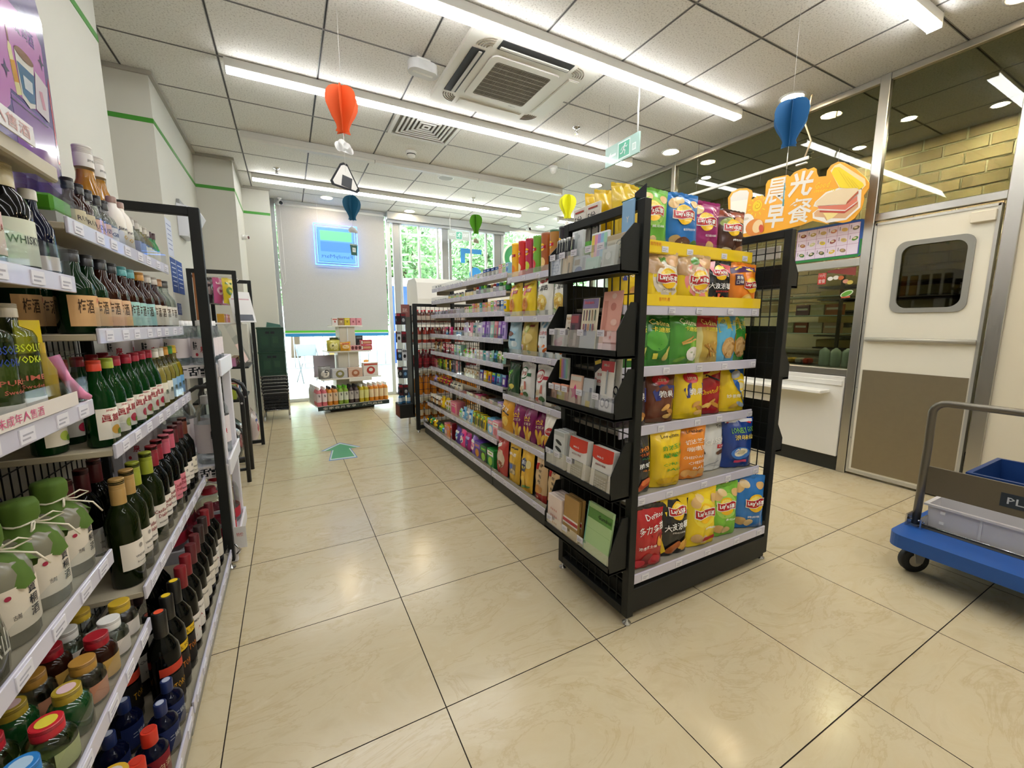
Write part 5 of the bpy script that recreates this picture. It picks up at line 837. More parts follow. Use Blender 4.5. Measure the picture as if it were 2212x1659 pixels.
# middle and far bays: small goods
GC = {}
def good(kind, w, h, d, a, b_, c_):
    k = (kind, w, h, d, a, b_, c_)
    if k in GC: return GC[k]
    s = len(GC)
    if kind == 'box': p = pack(w, h, d, a, [('r', 0, .78, .9, .25, b_), ('e', 0, .36, .3, .3*min(1, h/w), c_), ('r', 0, .79, .55, .07, c_)], 'carton')
    elif kind == 'card': p = pack(w, h, d, a, [('r', 0, .87, .92, .2, b_), ('r', 0, .4, .5, .45, c_), ('e', 0, .88, .08, .06, 'f4f4f0')], 'blister_card')
    elif kind == 'book': p = pack(w, h, d, a, [('r', -.4, .5, .12, .96, b_), ('r', .1, .7, .6, .14, c_)], 'packet')
    elif kind == 'pouch': p = bag(w, h, d, a, [('e', 0, .45, .3, .24*h/w, b_), ('r', 0, .72, .7, .14*h/w, c_), ('e', .1, .35, .14, .1, c_)], s, name='pouch', nx=6, nz=11)
    elif kind == 'jar':
        r = w/2; B = MB().lathe([(r*.94, 0), (r, .004), (r, h*.68), (r*.8, h*.74)], film(a), 14); root = obj('jar', B, link=False); p = proto(root, obj('lid', MB().lathe([(r*.86, h*.72), (r*.86, h*.98), (r*.78, h)], mat(b_, rough=.35), 14), root, link=False), obj('label', MB().lathe([(r+.0006, h*.18), (r+.0006, h*.58)], paper(c_), 14, cap0=False, cap1=False), root, link=False))
    elif kind == 'tube':
        r = w/2; B = MB().lathe([(r, 0), (r, h*.2), (r*.98, h*.5), (r*.8, h)], film(a), 10); root = obj('squeeze_tube', B, link=False); p = proto(root, obj('cap', MB().lathe([(r*1.02, 0), (r*1.02, h*.17)], mat(b_, rough=.4), 10), root, link=False))
    GC[k] = p; return p
KN = dict(box='carton', card='blister card', book='packet', pouch='pouch', jar='jar', tube='tube')
BN = dict(mid='middle', far='far')
def fill(nm, row, runs, back=False):
    z, x = SHZ[nm, row]; y0, y1 = BAY[nm]; y = y0+.012; i = 0; total = sum(n*(w+g) for (_, w, h, d, n, cols, g, ds) in runs); sc = min(1.0, (y1-y0-.03)/total)
    stp = (y1-y0-.03)/total if total < (y1-y0-.03) else 1.
    for (kind, w, h, d, n, cols, g, ds) in runs:
        for k in range(n):
            a, b_, c_ = cols[k % len(cols)]; yy = y+(w+g)*sc*.5
            p = good(kind, round(w*sc, 4), h, d, a, b_, c_)
            put(p, (x+.02+(d/2 if kind in ('jar', 'tube', 'pouch') else 0)+random.uniform(0, .01), yy, z+(.08*d if kind in ('card', 'pouch') else .0005)), RZ+random.uniform(-.05, .05), f'{a} {ds}, {ORD[i]} from the right, {["lowest","second","third","fourth","fifth","sixth","seventh","eighth","top"][row]} shelf of {BN[nm]} bay', KN[kind], f'goods on the {BN[nm]} aisle bay', rx=-.08 if kind in ('card', 'pouch') else 0)
            y += (w+g)*sc*(stp if sc == 1. else 1.); i += 1
T = lambda *a: a
PUR = [T('purple', 'pink', 'white'), T('magenta', 'violet', 'lilac'), T('hotpink', 'white', 'violet'), T('violet', 'sky', 'white')]
fill('mid', 8, [('box', .05, .075, .05, 3, [T('sky', 'white', 'blue'), T('lime', 'white', 'green'), T('rose', 'cream', 'red')], .008, 'carton'), ('box', .06, .07, .05, 4, [T('navy', 'blue', 'silver')], .006, 'carton with silver swirl'), ('box', .055, .05, .05, 3, [T('lavender', 'grey', 'white'), T('mint', 'cream', 'lime')], .01, 'low carton'), ('box', .05, .03, .05, 3, [T('white', 'grey', 'silver')], .01, 'flat carton')])
fill('mid', 7, [('jar', .042, .07, .042, 12, [T('darkgreen', 'black', 'green'), T('green', 'lime', 'darkgreen'), T('darkgreen', 'green', 'mint'), T('navy', 'blue', 'violet'), T('white', 'red', 'navy'), T('brown', 'tan', 'cream')], .012, 'balm jar'), ('jar', .03, .06, .03, 4, [T('gold', 'black', 'yellow')], .012, 'small jar')])
fill('mid', 6, [('box', .045, .085, .05, 5, [T('yellow', 'white', 'blue'), T('blue', 'white', 'sky'), T('navy', 'white', 'red'), T('pink', 'white', 'violet'), T('lime', 'white', 'green')], .006, 'plaster carton'), ('book', .045, .08, .03, 7, [T('peach', 'lime', 'orange'), T('amber', 'peach', 'rose'), T('rose', 'cream', 'lime'), T('teal', 'white', 'sky')], .006, 'tissue packet'), ('book', .02, .06, .03, 8, [T('lime', 'white', 'green'), T('pink', 'white', 'crimson')], .003, 'slim packet')])
fill('mid', 5, [('card', .055, .13, .02, 6, [T('lilac', 'purple', 'violet'), T('purple', 'lilac', 'white'), T('rose', 'pink', 'grey'), T('mint', 'silver', 'white')], .012, 'razor card'), ('pouch', .09, .12, .03, 4, [T('lavender', 'lilac', 'white'), T('silver', 'grey', 'teal'), T('pink', 'magenta', 'white')], .012, 'cotton pouch')])
fill('mid', 4, [('pouch', .06, .085, .025, 4, [T('mint', 'lime', 'white'), T('cream', 'olive', 'lime'), T('teal', 'blue', 'sky')], .01, 'wipes pouch'), ('book', .05, .08, .03, 5, [T('lavender', 'white', 'sky'), T('teal', 'sky', 'white'), T('white', 'rose', 'pink'), T('cream', 'lime', 'tan')], .008, 'pad packet'), ('pouch', .045, .07, .02, 5, [T('lime', 'white', 'red'), T('white', 'lime', 'green')], .006, 'small pouch')])
fill('mid', 3, [('card', .058, .09, .02, 6, [T('violet', 'sky', 'white'), T('sky', 'lime', 'violet'), T('blue', 'lime', 'magenta'), T('amber', 'yellow', 'violet'), T('yellow', 'amber', 'white')], .006, 'gum card'), ('box', .03, .07, .04, 8, [T('cream', 'tan', 'brown'), T('beige', 'white', 'olive')], .004, 'sweets carton')])
fill('mid', 2, [('box', .10, .035, .09, 3, [T('lilac', 'purple', 'white'), T('grey', 'white', 'pink'), T('brown', 'tan', 'gold')], .012, 'flat tin'), ('box', .09, .025, .09, 3, [T('hotpink', 'rose', 'white'), T('darkred', 'brown', 'gold'), T('charcoal', 'brown', 'tan')], .012, 'flat chocolate box')])
fill('mid', 1, [('box', .11, .13, .08, 2, [T('pink', 'white', 'rose'), T('sky', 'pink', 'white')], .01, 'biscuit carton'), ('card', .04, .12, .05, 8, [T('olive', 'lime', 'charcoal'), T('yellow', 'olive', 'charcoal')], .004, 'cartoned sweets'), ('pouch', .08, .12, .03, 3, [T('sky', 'white', 'blue'), T('silver', 'sky', 'white')], .01, 'milk pouch'), ('pouch', .07, .09, .03, 1, [T('mint', 'white', 'lime')], .01, 'marshmallow pouch')])
fill('mid', 0, [('box', .12, .14, .10, 3, [T('green', 'white', 'lime'), T('darkgreen', 'green', 'lime'), T('violet', 'purple', 'amber')], .01, 'noodle carton'), ('pouch', .12, .15, .05, 4, PUR, .01, 'candy pouch')])
fill('far', 8, [('box', .04, .018, .05, 10, [T('white', 'grey', 'silver'), T('silver', 'white', 'grey')], .035, 'flat carton'), ('jar', .02, .035, .02, 3, [T('charcoal', 'black', 'silver')], .06, 'lip balm stick')])
fill('far', 7, [('jar', .028, .05, .028, 6, [T('gold', 'black', 'lime'), T('olive', 'black', 'yellow')], .05, 'ointment jar'), ('box', .04, .02, .04, 5, [T('silver', 'white', 'grey')], .05, 'flat carton')])
fill('far', 6, [('book', .05, .05, .03, 5, [T('silver', 'grey', 'white'), T('lavender', 'white', 'grey')], .04, 'folded packet'), ('pouch', .09, .04, .03, 4, [T('lavender', 'silver', 'grey')], .03, 'flat pouch')])
fill('far', 5, [('book', .09, .05, .05, 2, [T('silver', 'grey', 'white')], .02, 'clear tray pack'), ('card', .06, .08, .02, 3, [T('hotpink', 'pink', 'white'), T('charcoal', 'hotpink', 'white'), T('rose', 'grey', 'white')], .03, 'carded comb'), ('card', .05, .07, .02, 4, [T('darkred', 'grey', 'black'), T('brown', 'tan', 'black')], .02, 'hair clip card')])
fill('far', 4, [('box', .05, .10, .06, 3, [T('mint', 'white', 'lime'), T('lavender', 'white', 'mint')], .01, 'tissue carton'), ('box', .05, .10, .06, 5, [T('rose', 'cream', 'red'), T('crimson', 'pink', 'cream'), T('brown', 'rose', 'tan')], .01, 'tea carton'), ('pouch', .07, .10, .04, 4, [T('charcoal', 'white', 'brown'), T('tan', 'cream', 'brown')], .01, 'nut pouch')])
fill('far', 3, [('book', .035, .12, .04, 5, [T('charcoal', 'rose', 'brown'), T('navy', 'rose', 'silver'), T('rose', 'white', 'red')], .008, 'slim carton'), ('book', .045, .11, .04, 4, [T('black', 'teal', 'white'), T('yellow', 'black', 'amber')], .008, 'gum carton'), ('book', .035, .10, .04, 6, [T('lime', 'black', 'yellow'), T('olive', 'yellow', 'black'), T('darkgreen', 'lime', 'yellow')], .008, 'mint carton'), ('book', .05, .09, .04, 2, [T('rose', 'brown', 'tan')], .01, 'chew carton')])
fill('far', 2, [('pouch', .09, .06, .05, 3, [T('cream', 'white', 'black')], .02, 'white sweets bag'), ('pouch', .10, .07, .06, 3, [T('red', 'darkred', 'yellow')], .02, 'jelly bag'), ('pouch', .10, .06, .06, 2, [T('amber', 'brown', 'yellow'), T('lilac', 'brown', 'amber')], .02, 'toffee bag')])
fill('far', 1, [('box', .15, .13, .09, 1, [T('rose', 'pink', 'hotpink')], .01, 'house shaped gift carton'), ('box', .05, .11, .06, 2, [T('cream', 'amber', 'lime')], .01, 'biscuit carton'), ('pouch', .10, .12, .05, 2, [T('yellow', 'cream', 'amber')], .01, 'puff pouch'), ('jar', .05, .10, .05, 5, [T('brown', 'cream', 'tan'), T('charcoal', 'white', 'cream')], .012, 'coffee jar')])
fill('far', 0, [('box', .05, .16, .05, 1, [T('darkred', 'red', 'pink')], .01, 'tall carton'), ('box', .08, .13, .06, 2, [T('orange', 'rose', 'amber'), T('rose', 'orange', 'cream')], .01, 'tall carton'), ('pouch', .09, .07, .06, 2, [T('teal', 'blue', 'sky'), T('lime', 'green', 'yellow')], .01, 'jelly pack'), ('pouch', .10, .08, .07, 4, [T('darkgreen', 'yellow', 'charcoal'), T('yellow', 'charcoal', 'amber'), T('green', 'lime', 'yellow')], .01, 'lumpy snack bag')])
# ------------------------------------------------------------------ far end frame, drinks, hanging accessories
fe = empty('end_frame', (0, 0, 0), label='black mesh end frame closing the far end of the aisle shelving', cat='frame'); y = 4.43
for x in (1.20, 1.98): obj('post', MB().box(x-.02, x+.02, y-.02, y+.02, .03, 1.40, M_BLACKST, c=.002), fe)
obj('top_bar', MB().box(1.22, 1.96, y-.015, y+.015, 1.37, 1.40, M_BLACKST, c=.002), fe); obj('bottom_bar', MB().box(1.22, 1.96, y-.015, y+.015, .04, .08, M_BLACKST, c=.002), fe); mb = MB()
for k in range(1, 15): x = 1.22+.05*k; mb.box(x-.002, x+.002, y-.002, y+.002, .08, 1.37, M_BLACKST)
for k in range(17): mb.box(1.22, 1.96, y-.006, y-.002, .1+.075*k, .104+.075*k, M_BLACKST)
obj('wire_mesh', mb, fe)
for x in (1.2, 1.98): obj('levelling_foot', MB().lathe([(.018, 0), (.018, .006), (.006, .012), (.006, .036)], M_CHROME, 10), fe, loc=(x, y, 0))
ds = empty('drink_display', (1.6, 4.72, 0), label='white end shelf unit of orange and red drinks facing the door', cat='shelf unit'); DSZ = [.12, .40, .70, .98, 1.2]
for z in DSZ: obj('shelf', MB().box(-.39, .39, -.24, .2, z-.02, z, M_WHITEP, c=.002), ds)
for x in (-.39, .37): obj('side_post', MB().box(x, x+.02, .16, .19, 0, 1.36, M_WHITEP), ds); obj('side_post', MB().box(x, x+.02, -.24, -.21, 0, 1.36, M_WHITEP), ds)
def drink(w, h, liq, cap, lab, name='drink_bottle', gl=True):
    r = w/2; body = [(r*.9, 0), (r, .008), (r, h*.62), (r*.8, h*.72), (r*.42, h*.86), (r*.40, h*.92)]
    root = obj(name, MB().lathe(body, film(liq) if not gl else mat(liq, rough=.12, coat=.6), 14), link=False)
    parts = [obj('cap', MB().lathe([(r*.46, h*.9), (r*.46, h), (r*.4, h*1.002)], mat(cap, rough=.4), 12), root, link=False)]
    if lab: parts.append(obj('label', MB().lathe([(r+.0006, h*.2), (r+.0006, h*.55)], paper(lab), 14, cap0=False, cap1=False), root, link=False))
    return proto(root, *parts)
DRR = [drink(.062, .2, 'd9821c', 'f0efe8', 'e8d8b0'), drink(.065, .24, 'e08a1e', 'f0e8d0', None), drink(.065, .2, '7c1620', 'c5202b', 'a8303a'), drink(.062, .17, 'c8402c', 'b3242a', 'e8e0d0'), drink(.06, .14, '6a3a2c', 'c5202b', 'd8c8b8')]
for r_, (z, p, nm) in enumerate(zip(DSZ, DRR, ('amber bottle with white cap', 'orange juice bottle', 'dark red juice bottle', 'orange red drink bottle', 'small brown drink bottle'))):
    for i in range(9):
        for j in range(2): put(p, (1.6-.332+.083*i, 4.72-.15+.12*j, z+.001), 0, f'{nm}, {ORD[i]} from left in the {"front" if j == 0 else "back"} row, far display', 'bottle', 'drinks on the far end display')
ap = empty('accessory_stand', (1.10, 4.50, 0), label='narrow black stand of hanging phone accessories beside the end frame', cat='stand')
obj('side_panel', MB().box(.055, .075, -.05, .16, .2, 1.38, M_BLACKST), ap); obj('foot_box', MB().box(-.09, .075, -.05, .16, .17, .32, M_BLACKST, c=.004), ap); obj('header_card', MB().box(-.04, .05, -.055, -.05, 1.26, 1.39, paper('7a4a44')).text(lambda x, z, o: (x, -.055-o, z), '耳机', .0, 1.33, .05, .04, paper('c8b0a4'), .001), ap); obj('foot_print', MB().box(-.092, -.09, -.04, .15, .18, .3, paper('6a2a20')), ap)
HK = [pack(.05, .12, .012, a, [('r', 0, .85, .9, .2, b_), ('e', 0, .4, .3, .4, c_)], 'accessory_card') for a, b_, c_ in (('26262a', '6a1a20', '9a9a9c'), ('3c1a20', '8a2430', '1c1c1e'), ('c8ccd0', '6a6c70', '2a2a2c'), ('2a3a4c', 'c8d0d8', '6a94c0'))]
i = 0
for r_ in range(5):
    for q in range(4):
        put(HK[(r_*3+q) % 4], (1.10-.02-.045*(q % 2), 4.47+.03*q-.03, .42+.19*r_), RZ*.5 if q % 2 else 0, f'hanging accessory card, {ORD[q]} on the {ORD[r_]} hook row of the black stand', 'accessory card', 'accessories on the black stand'); i += 1
for k in range(3): put(drink(.06, .17, '4a86b8', '1c4a8c', 'c8d8e4'), (1.035+.045*k, 4.52+.04*(k % 2), .322), 0, f'{ORD[k]} small blue bottle in the foot of the accessory stand', 'bottle', 'blue bottles in the stand foot', scale=.7)
# white appliance behind the shelving
wm = empty('checkout_counter', (1.95, 5.45, 0), label='white curved checkout food cabinet standing behind the aisle shelving', cat='counter'); HW = mat('e6e3da', rough=.35)
obj('counter_base', MB().box(-.5, 2.2, -.25, .35, 0, .95, mat('cfccc2', rough=.5), c=.005), wm)
obj('hood', MB().prism([(-.26, .95), (.26, .95), (.26, 1.70), (.18, 1.76), (-.14, 1.76), (-.22, 1.70), (-.26, 1.5)], lambda u, v, d: (-.5+d, u, v), 1.35, HW), wm); obj('side_lamp_arm', MB().tube([(.35, -.1, 1.76), (.42, -.12, 1.86), (.5, -.2, 1.9)], .012, M_WHITEP, 8), wm)
obj('hood_handle', MB().box(-.3, .3, -.275, -.26, 1.42, 1.44, M_GREYMET), wm)
rs = empty('round_window_sign', (3.84, 7.04, 2.40), label='round green and white sign on the checkout window', cat='sign'); obj('disc', MB().prism([(.27*math.cos(2*PI*k/28), .27*math.sin(2*PI*k/28)) for k in range(28)], lambda u, v, d: (u, -d, v), .008, mat('e4ece4')), rs); obj('emblem', MB().ell(FRONT, 0, 0, .23, .23, mat('2f8f55'), .0085, n=28).ell(FRONT, 0, -.02, .13, .1, mat('e4ece4'), .009).ell(FRONT, 0, -.02, .08, .06, mat('2f8f55'), .0095), rs)
bd = empty('blue_door_decal', (2.95, 7.085, 2.0), label='blue corner-shaped decal on the sliding door glass', cat='decal'); obj('decal', MB().box(-.18, .22, -.003, .0, .42, .5, mat('2f8fd8')).box(-.18, -.1, -.003, 0, .25, .42, mat('2f8fd8')).ell(FRONT, .1, .05, .12, .14, mat('2f8fd8'), .003), bd)
# ================================================================== LIQUOR SHELVING ON THE LEFT
LZ = PI/2
M_CREAMSH = mat('b3a992', rough=.5)
def liquor(nm, label, y0, y1, shelves, endframe):
    t = empty('liquor_shelving', (0, 0, 0), label=label, cat='shelf unit', group='liquor shelving bays')
    obj('base_plinth', MB().box(-.725, -.325, y0, y1, 0, .07, M_GREYMET, c=.003), t); mb = MB()
    for k in range(int((y1-y0)/.04)): y = y0+.02+.04*k; mb.box(-.724, -.721, y-.0015, y+.0015, .07, 1.5, M_BLACKST)
    for k in range(19): mb.box(-.721, -.718, y0, y1, .1+.075*k, .103+.075*k, M_BLACKST)
    obj('wire_back', mb, t); obj('upright', MB().box(-.735, -.70, y0, y0+.025, .07, 1.6, M_BLACKST, c=.002), t); obj('upright', MB().box(-.735, -.70, y1-.025, y1, .07, 1.6, M_BLACKST, c=.002), t)
    for k, (z, x, g) in enumerate(shelves):
        obj('shelf', MB().box(-.70, x-.006, y0+.003, y1-.003, z-.016, z, M_CREAMSH, c=.002), t)
        if not g: obj('shelf_nosing', MB().box(x-.02, x, y0+.003, y1-.003, z-.03, z+.004, M_CREAMSH, c=.004), t); continue
        r = obj('price_rail', MB().box(x-.005, x+.002, y0+.002, y1-.002, z-.024, z+.014, M_RAIL, c=.0015), t)
        n = 8
        for q in range(n):
            c = TAG.copy(); COL.objects.link(c); c.parent = r; c.location = (x+.0022, y0+.06+(y1-y0-.12)*q/(n-1)+.01*math.sin(q*4+k), z-.005); c.rotation_euler = (0, 0, LZ); c.scale = (1.3, 1, 1.1)
        obj('shelf_guard', MB().add([(x-.002, y0+.006, z+.015), (x-.002, y1-.006, z+.015), (x-.002, y1-.006, z+.015+g), (x-.002, y0+.006, z+.015+g)], [(0, 1, 2, 3)], M_ACRYL), t)
    if endframe:
        y = y1+.02
        obj('end_frame_post', MB().box(-.345, -.305, y-.012, y+.022, .04, 1.69, M_BLACKST, c=.002), t); obj('end_frame_bar', MB().box(-.70, -.345, y-.012, y+.022, 1.655, 1.69, M_BLACKST, c=.002), t); obj('levelling_foot', MB().lathe([(.02, 0), (.02, .006), (.007, .012), (.007, .04)], M_CHROME, 10), t, loc=(-.325, y+.005, 0))
S1, S2, S3, S4, S5 = 1.425, 1.168, .878, .482, .095
T0, T1, T2, T3, T4 = 1.535, 1.288, 1.0, .612, .40
liquor('far', 'far bay of the liquor shelving with the black end frame', 1.365, 2.30, [(S5, -.315, .06), (S4, -.385, .06), (S3, -.405, .055), (S2, -.405, .05), (S1, -.432, .04)], True)
liquor('near', 'near bay of the liquor shelving at the left edge', .42, 1.355, [(S5, -.315, .06), (T4, -.38, .06), (T3, -.435, .07), (T2, -.43, .055), (T1, -.43, .06), (T0, -.43, 0)], False)
def cylS(r): return lambda x, z, o: ((r+o)*math.sin(x/r), -(r+o)*math.cos(x/r), z)
def arc(mb, r, z0, z1, half, mt, n=10, skew=0.):
    vs = []; fs = []
    for i in range(n+1):
        a = -half+2*half*i/n; vs += [(r*math.sin(a), -r*math.cos(a), z0), (r*math.sin(a), -r*math.cos(a), z1+skew*a)]
    for i in range(n): fs.append((2*i, 2*i+2, 2*i+3, 2*i+1))
    return mb.add(vs, fs, mt, True)
def bottle(name, prof, gmat, cap=None, labels=(), texts=(), liquid=None, n=20, extra=()):
    """cap: (r, z0, z1, col, ridged); labels: (z0, z1, half_angle, col); texts: (txt, x, z, w, h, col)"""
    R = max(p[0] for p in prof); root = obj(name, MB().lathe(prof, gmat, n), link=False); parts = []
    if liquid: parts.append(obj('liquid', MB().lathe([(p[0]*.93, p[1]+.003) for p in prof if p[1] <= liquid[0]]+[(max(.004, [p[0] for p in prof if p[1] <= liquid[0]][-1]*.93), liquid[0])], liquid[1], n), root, link=False))
    if cap:
        r, z0, z1, col = cap[:4]; pr = [(r, z0)]; k = 5 if len(cap) > 4 and cap[4] else 1
        for q in range(k): a = z0+(z1-z0)*(.62+.3*q/k); pr += [(r, a), (r*.965, a+.001), (r*.965, a+.002), (r, a+.003)] if k > 1 else []
        pr += [(r, z1-.002), (r-.0015, z1)]; parts.append(obj('cap', MB().lathe(pr, mat(col, rough=.35, coat=.2), n), root, link=False))
        if len(cap) > 5: parts.append(obj('cap_disc', MB().lathe([(r*.66, z1+.0003), (r*.66, z1+.0008)], mat(cap[5], rough=.5), 16), root, link=False))
    L = MB()
    for (z0, z1, h, col) in labels: arc(L, R+.0008, z0, z1, h, paper(col))
    if labels: parts.append(obj('label', L, root, link=False))
    if texts:
        X = MB()
        for (t, x, z, w, h, col) in texts: X.text(cylS(R), t, x, z, w, h, paper(col), .0014, bold=.01)
        parts.append(obj('lettering', X, root, link=False))
    for (nm_, mb) in extra: parts.append(obj(nm_, mb, root, link=False))
    return proto(root, *parts)
G_WINE = mat('060806', rough=.05, spec=.22); G_WINEG = mat('141d07', rough=.05, spec=.22); G_GREEN = mat('07300f', rough=.05, spec=.22); G_GREENL = mat('12702a', rough=.06); G_NAVY = mat('060b22', rough=.06, spec=.22)
G_BLACK = mat('08080a', rough=.05, spec=.22); G_BROWN = mat('2a120a', rough=.06, spec=.22); G_CLR = glass('e2e8e4', .22); G_CLRG = glass('c8d8b0', .22); G_AMB = mat('c98a1c', rough=.1, coat=.5); G_CLRY = glass('d8d4a0', .22)
wine = lambda s=1.: [(.033*s, 0), (.0365*s, .004), (.0368*s, .175), (.034*s, .195), (.024*s, .215), (.0155, .232), (.0142, .25), (.0142, .285), (.0165, .286), (.0165, .298), (.013, .3)]
def wineb(col, cap, lab, txt=(), ridged=False, name='wine_bottle', bands=()):
    return bottle(name, wine(), col, (.0165, .225, .301, cap, ridged), [(.05, .125, 1.25, lab)]+list(bands), [(t, x, .05+z*.075, w, h, c) for (t, x, z, w, h, c) in txt])
def lrow(p, items, shelf, x, desc, cat='bottle', group=None):
    for k, it in enumerate(items):
        y = it if not isinstance(it, tuple) else it[0]; lb = desc if isinstance(desc, str) else desc[k]
        put(p, (x+random.uniform(-.003, .003), y, shelf+.001), LZ+random.uniform(-.55, -.2), lb.replace('#', ORD[k]), cat, group)
CAS = [('Casillero', 0, .72, .05, .012, '8a1c24'), ('Diablo', .002, .5, .034, .012, '8a1c24'), ('RESERVA', 0, .2, .03, .005, '4a4440')]; CRT = [('VINEYARD', 0, .42, .034, .006, '4a4440'), ('Reserve', 0, .2, .028, .005, '6a6460'), ('●', 0, .78, .012, .012, '9a948c')]
W1 = wineb(G_WINEG, 'b08c50', 'e6ddd0', CRT, True); W2 = wineb(G_WINEG, '96a02c', 'e6ddd0', CAS, True); W3 = wineb(G_WINE, '8c1a2c', 'e6ddd0', CAS, True); W4 = wineb(G_WINE, 'c2586c', 'd8808c', CAS, True); W5 = wineb(G_WINE, '5a1a1e', 'e6ddd0', CRT); W6 = wineb(G_WINE, '6a3420', 'e4dcc8', CRT)
lrow(W1, [1.437, 1.515], S4, -.435, '# gold-capped white wine bottle from the near end of the wine shelf'); lrow(W2, [1.59, 1.70], S4, -.438, '# lime-capped white wine bottle in the upper wine row'); lrow(W3, [1.785, 1.865], S4, -.44, '# red-capped wine bottle with cream label in the upper wine row'); lrow(W4, [1.942, 2.02], S4, -.44, '# pink-capped rose wine bottle in the upper wine row'); lrow(W5, [2.105, 2.18], S4, -.44, '# maroon-capped wine bottle in the upper wine row'); lrow(W6, [2.255], S4, -.44, '# brown-capped wine bottle at far end of upper wine row')
# second row of wines behind
lrow(W5, [1.48, 1.58, 1.68], S4, -.55, '# dark wine bottle in the shadowed back row of wines')
WB = wineb(G_WINE, '141414', '1c1712', [('EL TORO', 0, .3, .05, .012, 'c89a3c')], bands=[(.128, .15, 1.3, 'e0b81e')]); WO2 = wineb(G_WINE, '141414', '1c1712', [('EL TORO', 0, .3, .05, .012, 'b0602c')], bands=[(.128, .15, 1.3, 'c8402a')])
def capdisc(p, col): return p
WBy = bottle('wine_bottle', wine(), G_WINE, (.0166, .22, .302, '161616', False, 'e8c41c'), [(.03, .12, 1.25, '1a1512'), (.125, .15, 1.3, 'e0b81e')], [('EL TORO', 0, .137, .05, .01, '2a2418'), ('TORO', 0, .08, .04, .02, 'c8742a')]); WBo = bottle('wine_bottle', wine(), G_WINE, (.0166, .22, .302, '161616', False, 'e0502a'), [(.03, .12, 1.25, '1a1512'), (.125, .15, 1.3, 'c8402a')], [('TORO', 0, .08, .04, .02, 'c8942a')])
WR = bottle('wine_bottle', wine(), G_WINE, (.0166, .225, .302, '7c1620'), [(.035, .13, 1.25, 'e8e2d8')], [('MERLOT', 0, .11, .035, .008, '4a4440'), ('▲', 0, .07, .03, .03, 'a8303a')]); WD = bottle('wine_bottle', wine(), G_WINE, (.0166, .225, .302, '2c1c1c'), [(.05, .13, 1.25, 'e4dccc')], [('Chateau', 0, .11, .04, .009, '4a4440'), ('2019', 0, .075, .02, .007, '6a6460')]); WM = bottle('wine_bottle', wine(), G_WINE, (.0166, .225, .302, '5a1c22'), [(.05, .13, 1.25, 'ddd6c8')], [('Bordeaux', 0, .11, .042, .009, '4a4440')])
lrow(WBo, [1.395], S5, -.37, 'black wine bottle with orange cap disc on the floor shelf'); lrow(WBy, [1.475, 1.555], S5, -.37, '# black wine bottle with yellow cap disc on the floor shelf'); lrow(WR, [1.64, 1.72], S5, -.37, '# red-capped wine bottle with tower label on the floor shelf'); lrow(WM, [1.80, 1.88], S5, -.37, '# maroon-capped wine bottle on the floor shelf'); lrow(WD, [1.96, 2.04], S5, -.37, '# dark-capped wine bottle with cream label on the floor shelf'); lrow(WR, [2.12], S5, -.37, 'red-capped wine bottle beside the end post on the floor shelf'); lrow(WM, [2.2], S5, -.37, 'last maroon-capped wine bottle before the end post on the floor shelf')
lrow(WBo, [1.40], S5, -.47, 'orange-banded wine bottle in the back row of the floor shelf'); lrow(WD, [1.50, 1.6, 1.7, 1.8], S5, -.47, '# dark wine bottle in the back row of the floor shelf')
# flasks at the near end of the floor shelf
flask = lambda s=1.: [(.026*s, 0), (.029*s, .004), (.029*s, .085), (.022*s, .098), (.0125, .108), (.0115, .125)]
FN = bottle('flask_bottle', flask(1.1), G_NAVY, (.0135, .108, .140, '1c2c5c', False, 'b0b6c8'), [(.015, .08, 1.2, '1c2a5a')], [('二锅头', 0, .05, .034, .014, 'c8ccd8')]); FRR = bottle('flask_bottle', flask(1.1), G_NAVY, (.016, .106, .142, 'c8301c', False, 'b8280f'), [(.015, .08, 1.2, '8a1c28')], [('白酒', 0, .05, .03, .016, 'e0c8a0')]); FG = bottle('flask_bottle', [(.034, 0), (.037, .004), (.037, .15), (.028, .175), (.024, .19)], G_CLR, (.026, .185, .225, 'c8a020', True, 'c0b8b4'), [(.03, .12, 1.2, 'd8c8a8')], [('桂花酒', 0, .08, .05, .018, '8a2c20')])
lrow(FN, [1.325, 1.245], S5, -.355, '# navy flask with pale cap disc from far on the floor shelf'); lrow(FRR, [1.165, 1.085], S5, -.358, '# navy flask with red cap from far on the floor shelf'); lrow(FG, [.98], S5, -.365, 'gold-capped clear liquor jar on the floor shelf'); lrow(FN, [1.30, 1.2], S5, -.44, '# navy flask in the back row of the floor shelf'); lrow(FRR, [1.1], S5, -.45, 'red-capped flask in the back row of the floor shelf')
# s3: soju row
SJ = [(.028, 0), (.032, .004), (.0325, .115), (.030, .135), (.020, .165), (.0135, .185), (.0125, .205)]
def soju(cap, fruit, g=G_GREEN): return bottle('soju_bottle', SJ, g, (.0145, .195, .222, cap, True), [(.02, .10, 1.05, 'efe9dc')], [('JINRO', -.004, .094, .022, .006, 'b02430'), ('眞露', -.004, .075, .042, .02, '9c2430')], extra=[('fruit_print', MB().ell(cylS(.0325), .004, .043, .012, .012, paper(fruit), .0014).ell(cylS(.0325), .014, .036, .008, .008, paper('6f9a3c'), .0018))])
J1, J2, J3 = soju('d8452c', 'e8b04c'), soju('a8b83c', 'b8cc5a'), soju('a81c34', 'c83050')
lrow(J1, [1.43], S3, -.445, 'green soju bottle with orange cap nearest on the soju shelf'); lrow(J2, [1.512], S3, -.445, 'green soju bottle with lime cap on the soju shelf'); lrow(J3, [1.59, 1.667, 1.75, 1.83, 1.905], S3, -.445, '# red-capped green soju bottle from near on the soju shelf')
lrow(J2, [1.40], S3, -.53, 'lime-capped soju bottle in the back row'); lrow(J3, [1.5, 1.6, 1.7, 1.8], S3, -.53, '# red-capped soju bottle in the back row')
